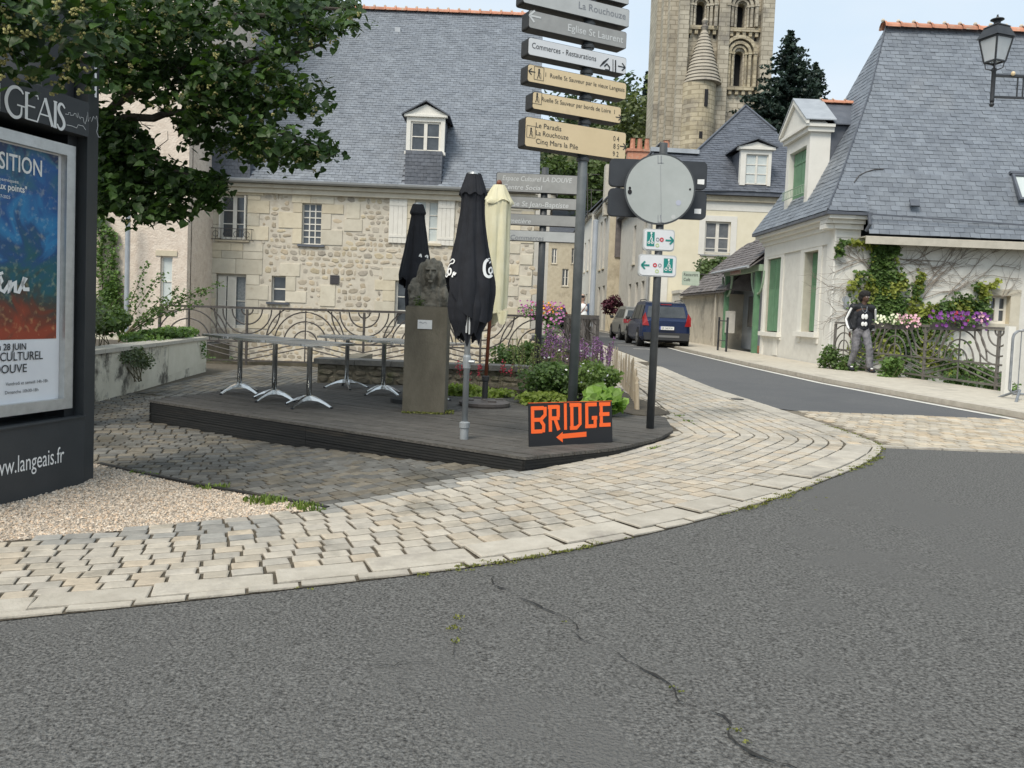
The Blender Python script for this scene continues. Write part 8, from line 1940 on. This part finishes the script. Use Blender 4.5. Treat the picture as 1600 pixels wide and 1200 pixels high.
blobs('trousers', [(q(.01,0,.95),(.17*k,.115*k,.09*k)),(hip_l,kn_l,.098*k,.078*k),(kn_l,an_l+Vector((0,0,.04)),.078*k,.066*k),(hip_r,kn_r,.098*k,.08*k),(kn_r,an_r+Vector((0,0,.04)),.08*k,.068*k),(q(.01,.02,.86),(.13*k,.11*k,.09*k))], .012, m_jean, man, disp=lambda c: .010*mnoise.noise(c*16))
for an, s in ((an_l, 0), (an_r, .03)):
    blobs('shoe', [(an+Vector((s*.3,-.02,-.04))*k,(.052*k,.08*k,.05*k)),(an+Vector((s,-.10,-.06))*k,(.052*k,.10*k,.036*k))], .010, m_tee, man); mb = MB(); mb.ell(an+Vector((s*.5,-.075,-.012))*k, (.03*k,.05*k,.02*k), 10, 6); mb.build('shoe_tongue', m_print, man)
# woman on the left pavement
wy_ = 24.5; wh = PY(912, 459, wy_); wz = .31; mz = Vector((wh.x, wy_, wz)); k = (wh.z-wz)/1.66
wo = thing('person', 'grey haired woman in white top, blue jacket and visor seen right of the tall signpost', 'person', tuple(mz))
hd = q(-.03,-.01,1.54); A_l, A_r = q(-.15,0,1.32), q(.17,0,1.32)
blobs('body', [(hd,(.075*k,.09*k,.11*k)),(hd,q(0,0,1.32),.045*k,.05*k),(q(0,0,1.22),(.15*k,.10*k,.16*k)),(q(0,0,.98),(.15*k,.11*k,.18*k)),(A_l,q(-.22,-.02,1.05),.045*k,.036*k),(q(-.22,-.02,1.05),q(-.14,-.15,.98),.034*k,.026*k),(A_r,q(.24,.02,1.05),.045*k,.036*k),(q(.24,.02,1.05),q(.2,-.12,.92),.034*k,.026*k),(q(-.08,0,.9),q(-.09,-.06,.46),.075*k,.05*k),(q(-.09,-.06,.46),q(-.09,0,.08),.045*k,.034*k),(q(.08,0,.9),q(.09,.04,.46),.075*k,.05*k),(q(.09,.04,.46),q(.1,.14,.1),.045*k,.034*k),(q(-.09,-.06,.03),(.04*k,.11*k,.03*k)),(q(.1,.09,.04),(.04*k,.11*k,.03*k)),(hd+Vector((-.03,-.09,-.01))*k,(.012*k,.016*k,.018*k)),(q(-.13,-.18,.97),(.03*k,.045*k,.03*k)),(q(.2,-.16,.9),(.03*k,.045*k,.03*k))], .014, m_skl, wo)
for c_ in (q(-.13,-.21,.97), q(.2,-.19,.9)):
    for i in range(4): mb = MB(); a = c_+Vector((-.02+.013*i,0,0))*k; mb.tube([a, a+Vector((0,-.045,-.02))*k], [.008*k,.006*k], 5); mb.build('finger', m_skl, wo)
blobs('hair', [(hd+Vector((.01,.03,.035))*k,(.085*k,.09*k,.09*k)),(hd+Vector((.04,.02,-.03))*k,(.05*k,.06*k,.07*k))], .013, M('grey_blond_hair', (.24,.20,.15), (.36,.31,.24), sc=30, rough=.9, bump=1, bsc=80), wo)
mb = MB(); mb.ell(hd+Vector((-.02,-.02,.055))*k, (.088*k,.12*k,.022*k), 14, 6); mb.build('visor', m_black, wo); mb = MB(); mb.box(hd.x-.085*k, hd.x+.04*k, hd.y-.10*k, hd.y-.085*k, hd.z-.0, hd.z+.03*k); mb.build('sunglasses', m_black, wo)
blobs('top', [(q(-.02,-.02,1.25),(.155*k,.11*k,.13*k)),(q(-.02,-.02,1.02),(.16*k,.125*k,.20*k))], .014, M('white_cotton', (.72,.72,.70), (.78,.78,.76), sc=8, rough=.9), wo)
blobs('jacket', [(q(.16,.03,1.30),q(.17,.02,.86),.085*k,.10*k),(A_r,q(.24,.02,1.05),.07*k,.06*k),(q(.24,.02,1.05),q(.2,-.1,.94),.056*k,.05*k),(q(0,.08,1.3),q(0,.08,.9),.11*k,.12*k),(A_l,q(-.21,-.01,1.12),.06*k,.052*k)], .014, M('blue_denim', (.03,.05,.085), (.06,.09,.14), sc=9, rough=.85), wo)
blobs('trousers', [(q(0,0,.90),(.165*k,.125*k,.11*k)),(q(-.08,0,.88),q(-.09,-.06,.46),.09*k,.065*k),(q(-.09,-.06,.46),q(-.09,0,.12),.062*k,.052*k),(q(.08,0,.88),q(.09,.04,.46),.09*k,.065*k),(q(.09,.04,.46),q(.1,.13,.13),.062*k,.052*k)], .014, M('pale_trousers', (.42,.42,.42), rough=.9), wo)
mb = MB(); mb.tube([q(.10,-.06,1.36), q(.02,-.13,1.22), q(-.12,-.14,1.04)], .012*k, 5); mb.build('bag_strap', m_wood, wo)

# ------------------------------------------------------------------ street lantern, hoop, barrier, pole, drain
LY = 12.0; m_lb = M('lantern_paint', (.020,.022,.026), (.035,.038,.042), sc=8, rough=.5)
a = PY(1549, 160, LY); b = PY(1553, 112, LY); LN = thing('street_lantern', 'traditional four sided street lantern on a dark wall bracket at the top right', 'street lantern', tuple(a))
x0 = b.x; mb = MB(); mb.lathe([(.028,-.0),(.032,.03),(.03,.06),(.03,b.z-a.z),(.045,b.z-a.z+.02),(.03,b.z-a.z+.05)], (x0, LY, a.z), 12); mb.ell((x0, LY, a.z-.03), (.035,.035,.035), 10, 8); mb.build('stem', m_lb, LN, smooth=True)
z0 = PY(1555, 97, LY).z; z1 = PY(1555, 61, LY).z; z2 = PY(1555, 44, LY).z; z3 = PY(1555, 31, LY).z; w0, w1 = .125, .195
th_ = rad(18); rot = Matrix.Rotation(th_, 4, 'Z'); ML = Matrix.Translation((x0, LY, 0)) @ rot
cor = [(-1,-1),(1,-1),(1,1),(-1,1)]
mb = MB(ML)
for cx_, cy_ in cor: mb.bar((cx_*w0/1.3,cy_*w0/1.3,z0), (cx_*w1/1.3,cy_*w1/1.3,z1), .02, .02)
for w_, z in ((w0/1.3,z0),(w1/1.3,z1)):
    for i in range(4): p, r = cor[i], cor[(i+1) % 4]; mb.bar((p[0]*w_,p[1]*w_,z), (r[0]*w_,r[1]*w_,z), .022, .022)
mb.build('frame', m_lb, LN)
mg = M('frosted_lantern_glass', (.62,.66,.68), (.72,.75,.76), sc=4, rough=.3, trans=.35)
for i in range(4):
    p, r = cor[i], cor[(i+1) % 4]; mb = MB(ML); mb.add([(p[0]*w0/1.32,p[1]*w0/1.32,z0+.012),(r[0]*w0/1.32,r[1]*w0/1.32,z0+.012),(r[0]*w1/1.32,r[1]*w1/1.32,z1-.012),(p[0]*w1/1.32,p[1]*w1/1.32,z1-.012)], [(0,1,2,3)]); mb.build('pane', mg, LN)
mb = MB(ML); s = math.sqrt(2)
def sq(w_, z): return [(c[0]*w_, c[1]*w_, z) for c in cor]
lv = [(w1/1.3+.03, z1+.012), (w1/1.3+.022, z1+.03), (w1/1.3*.80, z2), (w1/1.3*.86, z2+.012), (w1/1.3*.5, z2+.05)]
vs = []; [vs.extend(sq(*l)) for l in lv]; mb.add(vs, [(4*i+j, 4*i+(j+1) % 4, 4*i+4+(j+1) % 4, 4*i+4+j) for i in range(4) for j in range(4)]+[(3,2,1,0),(16,17,18,19)])
mb.M = None; mb.lathe([(.06,0),(.045,.03),(.05,.05),(.095,.075),(.09,.085),(.03,.10),(.012,.13),(.012,.15)], (x0, LY, z2+.045), 14); mb.build('hood', m_lb, LN)
mb = MB(); mb.ell((x0, LY, (z0+z1)/2+.05), (.045,.045,.07), 10, 8); mb.build('bulb', m_wwood, LN)
for i in range(4):
    c = cor[i]; P_ = [ML @ Vector((c[0]*w0/1.4, c[1]*w0/1.4, z0)), ML @ Vector((c[0]*w0/1.6, c[1]*w0/1.6, z0-.09)), Vector((x0, LY, z0-.13))]; mb = MB(); mb.tube(P_, .009, 5); mb.build('scroll', m_lb, LN)
zt1, zb1 = PY(1580, 119, LY).z, PY(1580, 152.5, LY).z; mb = MB(); mb.bar((x0+.02,LY,zt1),(x0+2.2,LY,zt1),.035,.035); mb.bar((x0+.02,LY,zb1),(x0+2.2,LY,zb1),.03,.03)
for i in range(8): xx = x0+.36+.085*(i if i < 2 else i*3); mb.bar((xx,LY,zb1),(xx,LY,zt1),.016,.016)
mb.build('bracket', m_lb, LN); mb = MB(); mb.ell((PY(1581,116,LY).x, LY-.03, PY(1581,116,LY).z), (.03,.03,.035), 8, 6); mb.build('lamp_sensor', m_tan, LN)
g = PX(1131, 553, 6.9); gx, gy = 6.95, g.y; gz_ = zt(gx, gy)+.085; t = thing('pedestrian_barrier', 'dark hoop barrier standing at the pavement edge before the green porch', 'barrier', (gx, gy, gz_))
A_, B_ = PX(1121, 555, 6.95), PX(1134, 557, 6.95); y0, y1 = B_.y, A_.y
mb = MB(); mb.tube([(gx,y0,gz_),(gx,y0,gz_+1.12)], .035, 8); mb.build('post', m_lb, t); mb = MB(); mb.tube([(gx,y1,gz_),(gx,y1,gz_+1.12)], .035, 8); mb.build('post', m_lb, t); mb = MB(); mb.tube([(gx,y0,gz_+1.0),(gx,y1,gz_+1.0)], .02, 6); mb.tube([(gx,y0,gz_+.35),(gx,y1,gz_+.35)], .015, 6); mb.build('crossbar', m_lb, t)
# crowd barrier
c0 = PZ(1576, 625, .36); Cb = thing('crowd_barrier', 'galvanised crowd barrier leaning at the right edge of the picture', 'barrier', tuple(c0)); m_gal = M('galvanised', (.22,.235,.25), (.34,.35,.36), sc=10, rough=.5, metal=.5)
u = Vector((1, -.12, 0)).normalized(); hB = 1.08; P = lambda s, z: c0+u*s+Vector((0,0,z))
mb = MB(); mb.tube([P(0,.16), P(0,hB-.12)]+[P(.12-.12*math.cos(rad(a)), hB-.12+.12*math.sin(rad(a))) for a in (30,60,90)]+[P(2.2,hB)], .021, 8); mb.tube([P(0,.16), P(.06,.1), P(2.2,.1)], .019, 8); mb.build('frame', m_gal, Cb)
for i in range(16): mb = MB(); mb.tube([P(.12+.13*i,.1), P(.12+.13*i,hB)], .008, 5); mb.build('bar', m_gal, Cb)
mb = MB(); mb.tube([P(.15,.16), P(-.05,-.0)+Vector((-.12,-.45,0))], .02, 6); mb.tube([P(.15,.16), P(-.05,-.0)+Vector((.1,.35,0))], .02, 6); mb.build('foot', m_gal, Cb)
pf = PY(1592, 620, 12.6); t = thing('white_post', 'plain white post behind the crowd barrier at the right edge', 'post', (pf.x, 12.9, .2)); MB().box(pf.x-.05, pf.x+.07, 12.9, 13.0, 0, 1.5).build('shaft', m_wtrim, t)
g1_ = PY(931, 345, 20.5); t = thing('grey_street_pole', 'slim grey street pole standing left of the street beyond the tall signpost', 'pole', (g1_.x, 20.5, .3)); mb = MB(); mb.tube([(g1_.x+.0,20.5,.3),(g1_.x+.0,20.5,g1_.z)], .07, 10); mb.ell((g1_.x,20.5,g1_.z), (.075,.075,.03), 10, 5); mb.build('tube', m_zinc, t)
q2 = PY(905, 338, 20.3); mb = MB(); mb.extr([(q2.x-.35,20.3,q2.z-.1),(q2.x,20.3,q2.z+.12),(q2.x+.35,20.3,q2.z-.14),(q2.x,20.3,q2.z-.30)], (0,.25,0))
g = G(1152, 626); mb = MB(); mb.lathe([(.09,0),(.09,.012),(.07,.014)], (g.x, g.y, g.z+.012), 16); t = mb.build('drain_cover', m_cast); tag(t, 'small dark round cover in the pale pavement by the kerb', 'drain cover')
# ------------------------------------------------------------------ linden tree over the kiosk
random.seed(11)
m_lind = leaf_mat('linden_leaf', (.022,.052,.012), (.065,.12,.028), rnd=.45, tr=.22, sc=2.2)
m_blos = M('linden_blossom', (.30,.28,.10), (.42,.39,.16), sc=20, rough=.9, rnd=.25)
LT_ = thing('linden_tree', 'large leafy linden tree with yellowish blossom clusters overhanging the kiosk from the upper left', 'tree', (-4.75, 8.3, 0))
def tmpl_leaf(seed):
    rr = random.Random(seed); j = lambda a: rr.uniform(-a, a)
    out = [(0,0,0),(.30,-.08,.03),(.46,.22,.06),(.36,.58,.04),(.0,1.02,-.10),(-.36,.58,.04),(-.46,.22,.06),(-.30,-.08,.03)]; out = [(x+j(.03), y+j(.03), z+j(.05)) for x, y, z in out]; v = out+[(0,.4,-.06)]
    return v, [(8,0,1),(8,1,2),(8,2,3),(8,3,4),(8,4,5),(8,5,6),(8,6,7),(8,7,0)]
TLF = [tmpl_leaf(i) for i in range(5)]
mb = MB(); tb = Vector((-4.75, 8.3, 0))
mb.tube([tb, tb+Vector((.05,0,1.5)), tb+Vector((.0,-.1,3.0)), tb+Vector((-.1,-.1,4.4)), tb+Vector((-.1,0,6.5))], [.24,.19,.17,.13,.06], 12); mb.build('trunk', m_bark, LT_)
limbs = [([(120,230,8.3),(220,130,8.2),(330,100,8.0),(420,90,7.9),(500,70,7.8)], .05), ([(120,250,8.3),(200,180,8.0),(300,170,7.7),(400,195,7.6),(505,232,7.5)], .05), ([(120,300,8.3),(180,230,7.9),(230,235,7.6),(300,275,7.5)], .03), ([(120,120,8.3),(240,40,8.0),(380,20,7.8),(540,15,7.8)], .05),
         ([(100,60,8.2),(60,40,6.5),(80,60,5.4),(140,100,4.9)], .035), ([(100,40,8.2),(20,10,6.2),(10,60,5.0)], .03), ([(190,235,7.9),(237,250,7.6),(262,205,7.6)], .008), ([(175,183,7.8),(205,187,7.6),(240,197,7.6)], .008)]
tubes = []
for pts, r in limbs:
    P3 = [Vector(PY(px, py, y)) for px, py, y in pts]; Q3 = []
    for a, b in zip(P3, P3[1:]): Q3 += [a.lerp(b, k/3)+Vector((R_(-.04,.04), R_(-.04,.04), R_(-.04,.04))) for k in range(3)]
    Q3.append(P3[-1]); n = len(Q3); mb = MB(); mb.tube(Q3, [r*(1-.8*i/n) for i in range(n)], 7); mb.build('limb', m_bark, LT_)
P1 = [(150,-10),(548,-10),(556,38),(530,60),(470,80),(432,100),(450,118),(505,132),(517,148),(500,168),(440,168),(400,180),(425,200),(470,212),(520,224),(512,240),(470,258),(420,250),(380,244),(340,232),(300,215),(285,190),(262,160),(235,150),(200,148),(160,140),(150,150)]
P2 = [(150,165),(180,170),(205,205),(228,222),(235,240),(262,262),(300,268),(352,284),(345,292),(300,290),(290,330),(255,336),(212,338),(150,330)]
P2b = [(275,305),(320,300),(352,312),(330,330),(300,322)]
P3_ = [(-60,-20),(165,-20),(178,62),(140,80),(122,128),(60,116),(-60,96)]
leaves = []; bl = MB(); centres = []
def gap(x, y):
    return any((x-a)**2/r1**2+(y-b)**2/r2**2 < 1 for a, b, r1, r2 in ((212,3,12,9),(262,8,9,9),(372,48,34,15),(383,108,26,9),(400,72,30,8),(330,62,16,6),(282,178,16,7),(240,190,40,22),(270,215,26,30),(458,182,26,6)))
def cluster(c, n, rr, s0):
    droop = Vector((R_(-.5,.5), R_(-.6,.2), -.55))
    for _ in range(n):
        p = c+Vector((random.gauss(0,rr), random.gauss(0,rr), random.gauss(0,rr*.75)))
        nrm = Vector((R_(-.7,.7), R_(-1.0,.25), R_(.15,1.1))).normalized(); a = (droop+Vector((R_(-.6,.6), R_(-.6,.6), R_(-.3,.3)))); a = (a-nrm*a.dot(nrm))
        if a.length < .1: continue
        a.normalize(); s = s0*R_(.65,1.2); leaves.append((random.randrange(5), mtx_from(p, a.cross(nrm)*s, a*s, nrm*s)))
def blossom(c, n=1):
    for _ in range(n):
        q = c+Vector((R_(-.08,.08), R_(-.1,.02), R_(-.12,0)))
        for _ in range(6): bl.ell(q+Vector((R_(-.02,.02), R_(-.02,.02), R_(-.015,.015))), (.009,.009,.008), 5, 3)
def fill(poly, n, d0, d1, nl, rr, s0, edge=1.0, pb=.25):
    xs, ys = [p[0] for p in poly], [p[1] for p in poly]; k = 0
    while k < n:
        x, y = R_(min(xs), max(xs)), R_(min(ys), max(ys))
        if not inpoly(x, y, poly) or gap(x, y): continue
        if mnoise.noise(Vector((x*.035, y*.05, 2))) < -.32: 
            if random.random() < .8: continue
        k += 1; c = PY(x, y, R_(d0, d1)); cluster(c, nl, rr, s0)
        if random.random() < pb: blossom(c, 2)
fill(P1, 330, 7.2, 8.8, 20, .08, .078); fill(P1, 95, 6.9, 7.3, 15, .07, .08, pb=.6); fill(P2, 150, 7.3, 8.3, 22, .075, .078, pb=.08); fill(P2b, 10, 7.4, 7.6, 12, .05, .075, pb=0)
fill(P3_, 70, 4.5, 5.1, 9, .07, .08, pb=1); fill(P3_, 50, 6.6, 8, 16, .13, .10)
for (x, y, n) in ((515,232,7),(520,228,3),(505,238,6),(550,40,6),(545,30,5),(512,140,5),(516,165,4),(345,288,5),(356,296,3),(352,330,0),(286,346,2),(214,352,3),(232,343,4),(180,72,4)): cluster(PY(x, y, 7.4 if x > 190 else 4.8), int(n*1.4), .035, .078)
for _ in range(260):      # the crown goes on above and beside the frame
    c = Vector((R_(-8.5,-1.6), R_(5.6,11.0), R_(4.9,9.0)))
    if ((c.x+5)/3.6)**2+((c.y-8.3)/3.2)**2+((c.z-6.3)/3.0)**2 > 1: continue
    cluster(c, 26, .28, .11)
for _ in range(90): cluster(Vector((R_(-7.4,-4.6), R_(6.8,9.6), R_(3.9,5.2))), 22, .25, .105)
pieces(LT_, 'leaf', TLF, leaves, m_lind, 300, stuffname='foliage')
bl.build('blossom', m_blos, LT_, kind='stuff')
